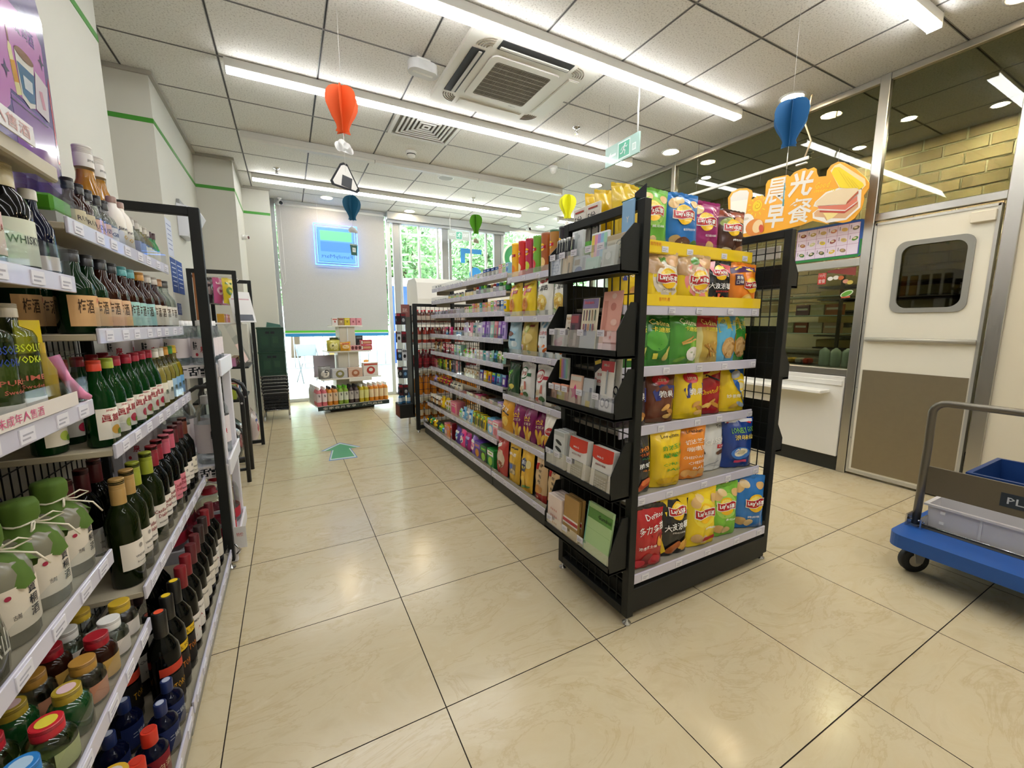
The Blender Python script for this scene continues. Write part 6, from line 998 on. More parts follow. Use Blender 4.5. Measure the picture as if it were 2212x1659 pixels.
FB = [(.026, 0), (.030, .004), (.030, .12), (.024, .145), (.0125, .17), (.0115, .205)]
def fruitw(cap, liq, lab, g=None): return bottle('fruit_wine_bottle', FB, g or G_CLRY, (.0135, .19, .222, cap, True), [(.02, .095, 1.1, lab)], [('果酒', 0, .06, .034, .018, '4a5a3c')], liquid=(.15, mat(liq, rough=.2)))
for k, (y, c, l, lb) in enumerate(((1.985, 'e2ddd0', 'd8d0a8', 'efe8d4'), (2.06, 'e8e4d8', 'd4d0b0', 'e8e6d8'), (2.13, 'd89a3c', 'c8c090', '9cc0d8'), (2.2, '3f8a3c', 'c8d0a0', '8cb8dc'), (2.265, 'e0c030', 'd8c850', '6fa8d8'))): put(fruitw(c, l, lb), (-.445, y, S3+.001), LZ, ('pale fruit wine bottle with %s cap on the soju shelf' % ('white', 'cream', 'orange', 'green', 'yellow')[k]), 'bottle')
# s2: plum wine row (dark square bottles with peach label)
PW = [(.034, 0), (.038, .004), (.038, .105), (.034, .122), (.0165, .15), (.0145, .19)]
def plum(cap, g, lab, seal='c03028', nm='plum_wine_bottle'): return bottle(nm, PW, g, (.017, .172, .200, cap, True), [(.018, .092, 1.1, lab)], [('梅酒', -.01, .066, .03, .034, '4a3420'), ('梅', .022, .08, .01, .014, seal)])
G_PG = mat('0a2410', rough=.05, spec=.22)
P1, P2, P3, P4, P5 = plum('15161a', G_PG, 'd8ac78'), plum('15161a', G_BROWN, 'e0b890'), plum('4f9a9c', G_BROWN, 'a8d4cc'), plum('b8802c', G_BROWN, 'a8d4d0'), plum('b8b0a4', G_BROWN, 'ded6c4')
lrow(P1, [1.415, 1.508], S2, -.452, '# dark green plum wine bottle from near on the plum wine shelf'); lrow(P2, [1.592, 1.676], S2, -.452, '# brown plum wine bottle with black cap on the plum wine shelf'); lrow(P3, [1.76, 1.843], S2, -.452, '# plum wine bottle with teal cap on the plum wine shelf'); lrow(P4, [1.926], S2, -.452, 'plum wine bottle with ochre cap on the plum wine shelf'); lrow(P5, [2.01, 2.095], S2, -.452, '# plum wine bottle with pale cap on the plum wine shelf'); lrow(plum('a8784c', G_CLR, 'e6e2d8'), [2.18], S2, -.452, 'clear plum wine bottle with tan cap on the plum wine shelf'); lrow(plum('44423e', G_CLR, 'e6e2d8'), [2.26], S2, -.452, 'clear plum wine bottle with grey cap at far end of plum wine shelf')
lrow(P1, [1.43, 1.53], S2, -.555, '# dark green plum wine bottle in the back row'); bx = pack(.14, .13, .07, 'a87a4c', [('t', '梅酒', 0, .6, .5, .4, '4a3420'), ('r', 0, .2, .8, .04, '6a4a2c')], 'gift_carton'); put(bx, (-.54, 1.66, S2), LZ, 'tan gift carton behind the plum wine bottles', 'carton')
# s1: small spirits
SF = [(.024, 0), (.027, .003), (.027, .075), (.022, .088), (.0115, .098), (.0105, .118)]
def spirit(cap, g, lab, tx, liq=None, nm='spirit_flask'): return bottle(nm, SF, g, (.0125, .113, .140, cap, True), [(.015, .06, 1.1, lab)], [(tx, 0, .04, .034, .012, '3a2418')], liquid=liq)
lrow(spirit('141416', G_BROWN, 'd8c8a0', 'RUM'), [1.545, 1.602], S1, -.475, '# small brown spirit flask with black cap on the top shelf'); lrow(spirit('141416', G_CLR, 'e0b08c', 'SUZU', (.05, mat('c9a050', rough=.2))), [1.66, 1.718], S1, -.475, '# small clear spirit flask with peach label on the top shelf'); lrow(spirit('141416', G_CLR, 'e8dcc8', 'GIN', (.05, mat('d8a838', rough=.2))), [1.776], S1, -.475, 'small clear spirit flask with cream label on the top shelf')
tray = empty('gift_pack', (-.49, 1.46, S1+.001), LZ, label='clear gift pack with lime green drink at near end of top shelf', cat='gift pack'); obj('clear_box', MB().box(-.055, .055, -.03, .03, 0, .115, M_ACRYL), tray); obj('green_filling', MB().box(-.05, .05, -.025, .025, .03, .07, mat('5fae28', rough=.3), c=.006), tray); obj('card_base', MB().box(-.052, .052, -.028, .028, .001, .03, paper('d8d4c8')), tray)
JB = [(.035, 0), (.039, .005), (.039, .17), (.035, .2), (.0245, .23), (.0225, .25), (.0245, .27)]
JIM = bottle('bourbon_bottle', JB, glass('e6dcc0', .2), (.0245, .268, .334, 'c9c5bc', True), [(.04, .16, 1.2, 'ece6da')], [('J', -.02, .13, .014, .03, '22242a'), ('JIM BEAM', 0, .09, .05, .014, '4a3420')], liquid=(.26, mat('c8921c', rough=.15)), extra=[('cap_lettering', MB().text(cylS(.0245), 'JIM BEAM', 0, .288, .032, .009, M_INK, .001))])
lrow(JIM, [1.925, 2.03], S1, -.55, '# tall bourbon bottle with grey cap standing on the top shelf')
lrow(bottle('milk_liqueur_bottle', [(.026, 0), (.03, .004), (.03, .10), (.024, .125), (.013, .14), (.012, .155)], mat('e8e2d8', rough=.3), (.0135, .15, .17, '8a6a5c'), [], [('Jinro', 0, .07, .04, .014, '3a3a44'), ('O', .0, .045, .014, .014, 'd8a83c')]), [1.845, 1.92], S1, -.475, '# white liqueur bottle on the top shelf')
MI = [(.017, 0), (.019, .003), (.019, .07), (.015, .085), (.0085, .098), (.008, .115)]
lrow(bottle('miniature_bottle', [(p[0]*1.25, p[1]) for p in MI], G_CLR, (.011, .11, .142, 'b8b4ac', True), [(.02, .06, 1.1, '8a8fa8')], []), [2.0, 2.06], S1, -.47, '# clear miniature bottle on the top shelf'); lrow(bottle('miniature_bottle', MI, G_CLRY, (.0095, .11, .135, 'c8c4b8', True), [(.02, .06, 1.1, 'd8d0a8')], []), [2.11, 2.155, 2.2], S1, -.47, '# cream-labelled miniature bottle on the top shelf'); lrow(bottle('miniature_bottle', MI, G_GREENL, (.0095, .11, .135, '3c1418', True), [(.02, .06, 1.1, 'e0d8c0')], []), [2.24, 2.275], S1, -.47, '# green miniature bottle at far end of the top shelf')
# near bay
lrow(bottle('whisky_bottle', [(.042, 0), (.046, .006), (.046, .13), (.038, .155), (.026, .17), (.025, .18)], G_BLACK, (.0275, .172, .216, 'c8bc94', True), [(.02, .11, 1.1, 'd8dcc8')], [('WHISKY', 0, .07, .06, .016, '3a3a34')]), [1.24, .86], T1, -.49, '# dark whisky bottle with cream cap on the upper near shelf'); lrow(bottle('vodka_bottle', [(.034, 0), (.038, .005), (.038, .12), (.03, .14), (.021, .155), (.02, .165)], G_CLR, (.0225, .158, .205, '8c1c20', True), [(.03, .11, 1.1, 'd8b8b4')], [('VODKA', 0, .08, .05, .014, '9c2430')], liquid=(.11, mat('c8d4e4', rough=.15))), [1.15, .95], T1, -.49, '# clear vodka bottle with red cap on the upper near shelf')
lrow(bottle('gin_bottle', [(.03, 0), (.033, .005), (.033, .11), (.022, .135), (.0125, .15), (.012, .175)], G_NAVY, (.014, .168, .19, 'd8d4c8'), [(.02, .05, 1.2, 'd8ccc4')], []), [1.325, 1.04], T1, -.475, '# dark blue gin bottle with white cap on the upper near shelf'); lrow(P2, [1.23, 1.1], T1, -.59, '# brown bottle in the back of the upper near shelf')
ABS = [(.034, 0), (.0385, .005), (.0385, .165), (.034, .178), (.0165, .188), (.0165, .215)]
def absv(c, t): return bottle('vodka_flask', ABS, G_CLRG, (.0178, .205, .232, 'cfc6b4', True), [(.012, .045, 1.2, 'd8d2c8')], [('ABSOLUT', 0, .145, .062, .016, c), ('VODKA', 0, .122, .045, .014, c), (t, 0, .085, .05, .01, 'b8604c'), ('Sweden', 0, .068, .04, .008, 'b8604c')], liquid=(.12, mat('6f7a4c', rough=.2)))
lrow(absv('c8d82c', 'LIME'), [1.205, 1.0], T2, -.49, '# clear vodka flask with yellow-green print on the middle near shelf'); lrow(absv('28408c', 'PURE'), [1.105, .9], T2, -.485, '# clear vodka flask with blue print on the middle near shelf')
gf = empty('gift_bottle_set', (-.49, 1.29, T2+.001), LZ-.2, label='yellow carded bottle set with pink plastic toy hanging at shelf end', cat='gift set'); obj('backing_card', MB().box(-.035, .035, .005, .008, .01, .20, film('e0c820')), gf); obj('bottle', MB().lathe([(.018, 0), (.02, .004), (.02, .08), (.008, .11), (.008, .14)], mat('c8a838', rough=.2, coat=.4), 12), gf, loc=(-.012, -.018, .012)); obj('pink_toy', MB().tube([(.012, -.02, .12), (.02, -.035, .07), (.03, -.05, .03), (.045, -.06, .02)], [.014, .009, .012, .006], mat('e08ab0', rough=.3), 10), gf); obj('clear_blister', MB().box(-.036, .05, -.04, .004, .008, .13, M_ACRYL), gf)
# bamboo-green jars with cloth tops
GJ = [(.05, 0), (.055, .006), (.056, .135), (.048, .155), (.03, .165)]
def jar_green():
    root = obj('cloth_topped_jar', MB().lathe(GJ, mat('7d7a68', rough=.2), 22), link=False); cl = MB(); vs = []; n = 24
    prof = [(.001, .226), (.026, .226), (.029, .218), (.029, .196), (.024, .182), (.03, .17), (.05, .15), (.060, .125)]
    for i, (r, z) in enumerate(prof):
        for j in range(n): a = 2*PI*j/n; rr = r*(1+(.05+.11*(i == 7)+.06*(i == 6))*math.cos(a*6+i*.3)); vs.append((rr*math.cos(a), rr*math.sin(a), z-(.018*math.cos(a*4) if i == 7 else 0)))
    cl.add(vs, [(i*n+(j+1) % n, i*n+j, (i+1)*n+j, (i+1)*n+(j+1) % n) for i in range(len(prof)-1) for j in range(n)], mat('4d6a1c', rough=.75, noise=.12, nscale=40), True)
    st = MB().tube([(.0255*math.cos(a), .0255*math.sin(a), .181+.002*math.sin(3*a)) for a in [2*PI*k/16 for k in range(16)]], .0022, mat('e8e0cc', rough=.8), 5, True).tube([(0, -.026, .182), (.02, -.045, .195), (.035, -.05, .185), (.015, -.04, .178), (0, -.027, .182)], .0018, mat('e8e0cc', rough=.8), 5).tube([(0, -.026, .182), (-.022, -.045, .19), (-.03, -.05, .175), (-.012, -.036, .172), (0, -.027, .182)], .0018, mat('e8e0cc', rough=.8), 5).tube([(0, -.027, .18), (.03, -.06, .16), (.045, -.066, .13)], .0018, mat('e8e0cc', rough=.8), 5)
    L = MB(); arc(L, .0575, .03, .115, .85, paper('e8dcc8')); X = MB(); Sx = cylS(.0575)
    for q, ch in enumerate('賀桐酒'): X.text(Sx, ch, .018, .10-.022*q, .018, .019, M_INK, .0012, bold=.01)
    X.ell(Sx, -.02, .10, .0045, .0045, paper('a83048'), .001).text(Sx, '古越', -.012, .06, .012, .01, paper('4a4440'), .0012)
    return proto(root, obj('cloth_cover', cl, root, link=False), obj('string', st, root, link=False), obj('label', L, root, link=False), obj('lettering', X, root, link=False))
GJP = jar_green(); lrow(GJP, [1.295, 1.172, 1.05], T3, -.505, '# green cloth-topped liquor jar from the far end', 'jar')
lrow(bottle('round_liquor_jar', [(.045, 0), (.058, .01), (.062, .06), (.055, .12), (.035, .15), (.025, .16)], mat('3a3c2c', rough=.1, coat=.5), (.028, .155, .19, '4a4a3c'), [], [('茶山', .02, .07, .04, .05, 'd8d4c8')]), [.925], T3, -.505, 'round dark glass liquor jar with white brush print at left edge', 'jar')
lrow(WM, [1.30, 1.2], T3, -.62, '# dark bottle in the shadow behind the cloth-topped jars')
# t4: small jars with coloured caps
def flask2(nm, cap, g, lab, disc=None, s=1., tx=None, h=.095): return bottle(nm, [(.028*s, 0), (.032*s, .004), (.032*s, h*.62), (.026*s, h*.74), (.018*s, h*.8)], g, (.0205*s, h*.76, h, cap, True)+((disc,) if disc else ()), [(.01, h*.5, 1.1, lab)] if lab else [], [(tx, 0, h*.32, .04, .016, '5a3a30')] if tx else [])
for nm, xs in (('front', -.425), ('back', -.50)):
    f = nm == 'front'
    put(flask2('liquor_flask', 'c0a02c', G_CLR, 'e6dcd4'), (xs, 1.318, T4+.001), LZ, f'mustard-capped clear flask in the {nm} row of the flask shelf', 'flask'); put(flask2('liquor_flask', 'e4e2dc', G_CLR, 'e6dcd4'), (xs, 1.248, T4+.001), LZ, f'white-capped clear flask in the {nm} row of the flask shelf', 'flask')
    put(flask2('liquor_flask', '9c1424', G_BROWN, 'c8a050', h=.105), (xs, 1.176, T4+.001), LZ, f'red-capped brown flask in the {nm} row of the flask shelf', 'flask'); put(flask2('liquor_flask', 'a87c34', G_CLR, 'c88a6a', h=.1), (xs, 1.104, T4+.001), LZ, f'bronze-capped clear flask in the {nm} row of the flask shelf', 'flask')
    put(flask2('liquor_flask', 'a8902c', mat('14401c', rough=.08, coat=.5), None, 'd8b8bc'), (xs, 1.032, T4+.001), LZ, f'green flask with red and pale cap in the {nm} row of the flask shelf', 'flask'); put(flask2('liquor_flask', 'c02430', G_CLRG, 'b8c088', 'd8c83c', 1.08), (xs, .955, T4+.001), LZ, f'clear flask with red and yellow cap in the {nm} row of the flask shelf', 'flask')
    put(flask2('liquor_flask', '2a7ac0', G_CLR, '5a4a8c', 'a8c4dc', 1.08, 'WEI'), (xs, .872, T4+.001), LZ, f'blue-capped clear flask in the {nm} row of the flask shelf', 'flask'); put(flask2('liquor_flask', '2a7ac0', G_CLR, '5a4a8c', 'a8c4dc', 1.08, 'WEI'), (xs, .79, T4+.001), LZ, f'blue-capped clear flask at the near end of the {nm} row of the flask shelf', 'flask')
# promo card and poster on the shelf top
pc = obj('promo_card', MB().box(-.42, -.417, 1.02, 1.228, T0+.005, T0+.042, paper('dcdadc')).text(lambda x, z, o: (-.417+o, 1.13+x, z), '成人售酒', 0, T0+.024, .16, .024, paper('c89a98'), .001), label='white card with pink lettering standing on the cream top shelf', cat='card')
pw = obj('warning_card', MB().box(-.424, -.4225, .85, 1.26, T2+.016, T2+.045, paper('dcd4cc')).text(lambda x, z, o: (-.4225+o, 1.0+x, z), '禁止向未成年人售酒', 0, T2+.03, .22, .018, paper('c8507a'), .001), label='white card with pink lettering on the middle near shelf edge', cat='card')
po = empty('drinks_poster', (-.62, 1.62, 1.545), label='glossy purple drinks poster standing above the near liquor bay', cat='poster')
SPo = lambda x, z, o: (.002+o, x, z); M_PO = lambda c: mat(c, rough=.12, coat=.8)
obj('sheet', MB().prism([(-1.0, 0), (.345, 0), (.352, .15), (.36, .45), (.365, .58), (.34, .64), (.28, .67), (-1.0, .67)], lambda u, v, d: (.002-d, u, v), .004, M_PO('4f3f86')), po)
obj('pink_panel', MB().poly(SPo, [(-.5, .214), (.07, .216), (.092, .234), (.105, .28), (.289, .278), (.305, .273), (.322, .298), (.332, .43), (.335, .5), (.31, .53), (-.5, .53)], M_PO('b979b8'), .0004), po)
obj('orange_edge', MB().poly(SPo, [(.338, .16), (.348, .16), (.352, .42), (.344, .40)], M_PO('c85a66'), .0004).poly(SPo, [(.2, .0), (.345, 0.), (.35, .06), (.26, .035)], M_PO('d89a58'), .0006), po)
obj('violet_band', MB().poly(SPo, [(.10, .10), (.335, .06), (.335, .26), (.105, .27)], M_PO('7a4f9c'), .0004), po)
mb = MB().poly(SPo, [(.136, .277), (.168, .29), (.15, .335), (.143, .405), (.13, .412), (.123, .39), (.127, .336)], M_PO('d8cf9c'), .0008).poly(SPo, [(.132, .309), (.157, .317), (.15, .371), (.126, .362)], M_PO('c8902c'), .0012).rect(SPo, .132, .43, .008, .04, M_PO('7a3a34'), .001)
mb.poly(SPo, [(.162, .282), (.2, .268), (.234, .282), (.258, .408), (.157, .41)], M_PO('d8d4cc'), .0014).poly(SPo, [(.17, .296), (.204, .284), (.236, .294), (.254, .378), (.162, .377)], M_PO('2a6490'), .0018).poly(SPo, [(.184, .315), (.229, .317), (.234, .351), (.183, .351)], M_PO('c8d0d8'), .0022).ell(SPo, .208, .41, .05, .014, M_PO('7d5646'), .0024)
mb.poly(SPo, [(.236, .282), (.311, .272), (.33, .382), (.262, .398)], M_PO('cfc6d0'), .002).rect(SPo, .285, .325, .02, .05, M_PO('c890a4'), .0024, .2); obj('drinks_picture', mb, po)
mb = MB()
for (x, z) in ((.094, .325), (.316, .446)): mb.poly(SPo, [(x, z+.025), (x-.006, z+.006), (x-.02, z), (x-.006, z-.006), (x, z-.025), (x+.006, z-.006), (x+.02, z), (x+.006, z+.006)], M_PO('33285f'), .001)
mb.text(SPo, '调酒', .25, .485, .07, .04, M_PO('4a3f9c'), .001).text(SPo, 'COCKTAIL', .165, .47, .09, .014, M_PO('4a3f8c'), .001).rect(SPo, .2, .255, .2, .004, M_PO('33285f'), .001); obj('star_and_lettering_print', mb, po)
# ================================================================== WATER RACK, FAR LEFT, ISLAND, TROLLEY
WP = milky('eceaf0', .93, .35); wr = empty('water_rack', (-.51, 2.58, 0), label='white plastic tiered rack stocked with water bottles', cat='rack'); RZS = [.10, .515, 1.0]
for (x, y) in ((-.19, -.19), (.19, -.19), (-.19, .19), (.19, .19)): obj('leg', MB().box(x-.02, x+.02, y-.014, y+.014, 0, 1.0, WP, c=.004), wr)
for z in RZS:
    obj('tier', MB().box(-.215, .215, -.215, .215, z-.012, z, WP, c=.002), wr)
    for s in (-1, 1): obj('tier_rim', MB().box(s*.215-.006, s*.215+.006, -.215, .215, z-.055, z+.025, WP, c=.003), wr)
    obj('tier_rim', MB().box(-.21, .21, .209, .221, z-.055, z+.025, WP, c=.003), wr)
    if z > .3: obj('sign_strip', MB().box(-.21, .21, -.226, -.22, z-.055, z+.004, paper('e8e2e2')).text(lambda x, zz, o: (x, -.226-o, zz), '纯净甘甜', .02, z-.025, .3, .042, M_INK, .001, bold=.012), wr)
    else: obj('tier_rim', MB().box(-.21, .21, -.221, -.209, z-.055, z+.025, WP, c=.003), wr)
WATER = glass('f2f6f6', .22); WL_ = paper('e9dfe0')
def water(h=.205, r=.045):
    root = obj('water_bottle', MB().lathe([(r*.9, 0), (r, .006), (r, .03), (r*.97, .035), (r, .04), (r, h*.62), (r*.96, h*.72), (r*.6, h*.86), (r*.42, h*.9)], WATER, 18), link=False); S = cylS(r+.0008)
    X = MB().text(S, '農夫', -.02, h*.44, .02, .04, M_INK, .001, bold=.02).text(S, '泉', .012, h*.36, .024, .03, paper('c83a4a'), .001, bold=.02).ell(S, -.014, h*.24, .006, .008, paper('c83a4a'), .001)
    L = MB(); arc(L, r+.0008, h*.17, h*.6, PI, WL_, 22); return proto(root, obj('cap', MB().lathe([(r*.46, h*.88), (r*.46, h), (r*.4, h*1.004)], mat('eceae8', rough=.4), 14), root, link=False), obj('label', L, root, link=False), obj('lettering', X, root, link=False))
WT = water(); i = 0
for a in range(4):
    for b_ in range(4): put(WT, (-.51-.15+.1*a, 2.58-.15+.1*b_, 1.001), .4*math.sin(a*2+b_), f'water bottle, {ORD[a]} from the wall in the {ORD[b_]} row of the rack top', 'water bottle', 'water bottles on the rack top')
WBIG = water(.33, .062)
for a in range(3):
    for b_ in range(2): put(WBIG, (-.51-.14+.14*a, 2.58-.12+.17*b_, .516), .3*a, f'large water bottle, {ORD[a]} from the wall, {"front" if b_ == 0 else "back"} row of the middle tier', 'water bottle', 'large water bottles on the middle tier')
def jug():
    r = .10; root = obj('water_jug', MB().lathe([(r*.92, 0), (r, .008), (r, .06), (r*.97, .066), (r, .072), (r, .17), (r*.9, .205), (r*.35, .245), (r*.26, .25)], WATER, 20), link=False)
    return proto(root, obj('cap', MB().lathe([(.036, .247), (.036, .252), (.028, .254), (.028, .275), (.024, .277)], mat('b01c30', rough=.35), 18), root, link=False), obj('label', MB().lathe([(r+.0008, .03), (r+.0008, .085)], paper('b8283c'), 20, cap0=False, cap1=False), root, link=False), obj('handle', MB().tube([(-.03, 0, .25), (-.04, 0, .285), (0, 0, .305), (.04, 0, .285), (.03, 0, .25)], .005, milky('e8eaec', .8), 6), root, link=False))
JG = jug()
for a in range(2):
    for b_ in range(2): put(JG, (-.51-.1+.205*a, 2.58-.1+.205*b_, .101), .2, f'red-capped water jug at the {"wall" if a == 0 else "aisle"} side, {"front" if b_ == 0 else "back"} of the lowest tier', 'water jug', 'water jugs on the lowest tier')
# shelf talker hanging at the post foot
stl = empty('shelf_talker', (-.30, 2.34, .14), -.2, label='small white price card clipped near the foot of the end post', cat='price card'); obj('card', MB().box(-.004, .05, -.001, .001, -.05, .06, paper('e8e6e4')).rect(FRONT, .023, .01, .04, .05, paper('e8e6e4'), .002).text(FRONT, '特价', .023, .02, .03, .02, paper('c83a30'), .003), stl); obj('clip', MB().tube([(-.01, 0, -.02), (.02, .0, -.06), (.0, 0, -.08)], .004, M_CHROME, 6), stl)
# wall posters
for k, (y, z, w, h, c, d) in enumerate(((4.14, 1.43, .18, .26, '20468c', 'dark blue'), (4.35, 1.43, .20, .26, '1d4a9a', 'bright blue'), (4.12, 1.70, .18, .27, 'd2d6e4', 'pale lavender'), (4.19, 1.26, .13, .09, '223c7c', 'small navy'))):
    t = empty('wall_notice', (-.745, y, z), label=f'{d} printed notice on the left wall above the hanging snack rack', cat='notice'); S = lambda x, zz, o: (.002+o, x, zz); mb = MB()
    for q in range(6): mb.rect(S, 0, h*(.85-.13*q)-h*.0, w*(.8-.1*(q % 3)), h*.03, paper('c8d0e4' if k != 2 else '8a94b8'), .0006)
    obj('sheet', MB().box(0, .002, -w/2, w/2, 0, h, paper(c)), t); obj('printed_lines', mb, t)
# wall dispenser
wd = empty('wall_dispenser', (-.743, 4.62, 2.05), label='white wedge-shaped dispenser mounted high on the left wall', cat='dispenser'); obj('body', MB().prism([(0, -.13), (.06, -.13), (.16, .06), (.14, .10), (0, .13)], lambda u, v, d: (u, -.14+d, v), .28, mat('dfe1e8', rough=.45)), wd); obj('bracket', MB().box(0, .02, -.1, .1, .13, .17, M_GREYMET), wd)
# black rack frames further along the wall
def cframe(name, y, x0, x1, z1, label):
    t = empty(name, (0, y, 0), label=label, cat='frame'); p = .03
    obj('post', MB().box(x1-p, x1, -p/2, p/2, .01, z1, M_BLACKST, c=.002), t); obj('post', MB().box(x0, x0+p, -p/2, p/2, .01, z1, M_BLACKST, c=.002), t); obj('top_bar', MB().box(x0+p, x1-p, -p/2, p/2, z1-p, z1, M_BLACKST, c=.002), t); obj('bottom_bar', MB().box(x0+p, x1-p, -p/2, p/2, .03, .06, M_BLACKST, c=.002), t); return t
f1 = cframe('rack_end_frame', 4.06, -.655, -.335, 1.61, 'nearer black upright frame of the hanging snack rack'); cframe('rack_end_frame', 4.667, -.60, -.275, 1.59, 'further black upright frame beside the basket stack')
obj('brown_board', MB().box(-.62, -.53, -.004, .004, 1.22, 1.585, mat('8a5528', rough=.6, noise=.1)), f1)
sr = empty('snack_hook_rack', (-.5, 4.36, 0), label='wall rack with hooks and trays of small snacks between black frames', cat='rack')
obj('back_panel', MB().box(-.235, -.215, -.27, .27, .3, 1.22, mat('c9c2b0', rough=.6)), sr)
obj('hook_bar', MB().tube([(-.13, -.285, 1.56), (-.13, .29, 1.56)], .01, M_BLACKST, 8), sr)
for k in range(4): obj('hook', MB().tube([(-.13, -.2+.13*k, 1.56), (.13, -.2+.13*k, 1.57), (.14, -.2+.13*k, 1.585)], .004, M_WHITEP, 6), sr)
obj('tray', MB().box(-.215, .17, -.26, .26, 1.185, 1.20, M_WHITEP, c=.003), sr); obj('tray', MB().box(-.215, .19, -.26, .26, .82, .835, M_BLACKST, c=.003), sr); obj('slanted_panel', MB().add([(.04, -.25, 1.19), (.17, -.25, .86), (.17, .25, .86), (.04, .25, 1.19)], [(0, 1, 2, 3)], M_ACRYL), sr); obj('tray_print', MB().add([(.108, -.25, 1.02), (.168, -.25, .865), (.168, .1, .865), (.108, .1, 1.02)], [(0, 1, 2, 3)], paper('d8b8b0')), sr)
HP = [bag(.11, .2, .03, c, [('e', 0, .5, .3, .3, d), ('r', 0, .8, .7, .15, d)], 70+k, name='hanging_snack_pouch', nx=6, nz=11) for k, (c, d) in enumerate((('3a3434', 'a89a94'), ('c25a8c', 'f0c8d8'), ('d8c030', '6a8a3c'), ('9ab848', 'e8e8d0')))]
for k in range(4):
    for q in range(3): put(HP[q if q < 2 else 2+k % 2], (-.54+.065*q, 4.36-.2+.13*k, 1.355), LZ-.6, f'{("dark", "pink", ("yellow", "lime")[k % 2])[q]} hanging snack pouch on the {ORD[k]} hook from the viewer', 'snack pouch', 'pouches on the hook rack')
TBX = [pack(.05, .07, .05, c, [('r', 0, .7, .8, .2, d)], 'small_carton') for c, d in (('c8962c', 'f0e0a0'), ('a85a34', 'e0c0a0'), ('d890b8', 'f4e0ec'), ('c0703c', 'f0d0a0'), ('b83a44', 'f0c8c8'))]
for k in range(5): put(TBX[k], (-.45, 4.16+.085*k, 1.201), LZ, f'{("mustard", "rust", "pink", "orange", "red")[k]} small carton on the upper tray of the hook rack', 'carton'); put(TBX[(k+2) % 5], (-.40, 4.16+.085*k, .836), LZ, f'small carton on the lower tray of the hook rack, {ORD[k]} from the viewer', 'carton')
put(pack(.16, .28, .006, 'e8e6e6', [('r', 0, .15, .8, .2, '5a5f6a'), ('r', 0, .75, .8, .04, 'c8a0a8')], 'tilted_sign'), (-.30, 4.085, 1.203), LZ-1.2, 'tilted white sign board hanging in front of the hook rack', 'sign board', rx=-.45)
# folded black barrier frames
for k, y in enumerate((3.55, 3.86)):
    t = empty('folding_barrier', (0, y, 0), label=('nearer' if k == 0 else 'further')+' black rounded barrier frame beside the water rack', cat='barrier'); x0, x1 = -.66+.04*k, -.33
    pts = [(x1, 0, .02), (x1, 0, .66), (x1-.02, 0, .72), (x1-.07, 0, .755), (x0+.07, 0, .755), (x0+.02, 0, .72), (x0, 0, .66), (x0, 0, .02)]
    obj('hoop', MB().tube(pts, .015, mat('17181a', rough=.35), 10), t); obj('cross_bar', MB().tube([(x0, 0, .12), (x1, 0, .12)], .012, mat('17181a', rough=.35), 8), t); obj('bolt', MB().lathe([(.008, 0), (.008, .004)], M_CHROME, 8), t, loc=(x1, -.016, .62), rx=PI/2)
# dark goods low behind the barrier
DBG = bag(.26, .34, .16, '1e1c1e', [('e', 0, .5, .3, .24, '8a2430'), ('r', 0, .75, .6, .12, 'b8b0a8')], 80, name='bulk_bag'); put(DBG, (-.50, 4.23, .0), LZ, 'dark bulk bag on the floor below the hook rack', 'bag'); put(DBG, (-.5, 4.51, .0), LZ, 'dark bulk bag on the floor beside the further frame', 'bag')
CLB = bag(.2, .3, .1, 'd8c8c4', [('e', 0, .5, .3, .3, 'b84a5a'), ('r', 0, .75, .7, .12, '3a5a9c')], 81, name='bulk_bag'); put(CLB, (-.38, 4.86, .0), LZ, 'pink and white bulk bag leaning by the basket trolley', 'bag'); put(CLB, (-.40, 5.12, .0), LZ+.2, 'pink and white bulk bag nearest the basket trolley', 'bag')
CLG = [pack(.1, .12, .05, c, [('r', 0, .7, .8, .2, d)], 'carton') for c, d in (('a8b83c', 'e8e0a0'), ('c85a4c', 'f0d8c8'), ('4a7ab8', 'e0e8f0'))]
for k in range(3): put(CLG[k], (-.42, 4.18+.15*k, .56), LZ, f'{("lime", "coral", "blue")[k]} carton on the low ledge of the hook rack', 'carton')
obj('low_ledge', MB().box(-.215, .14, -.26, .26, .54, .558, M_BLACKST, c=.003), sr)
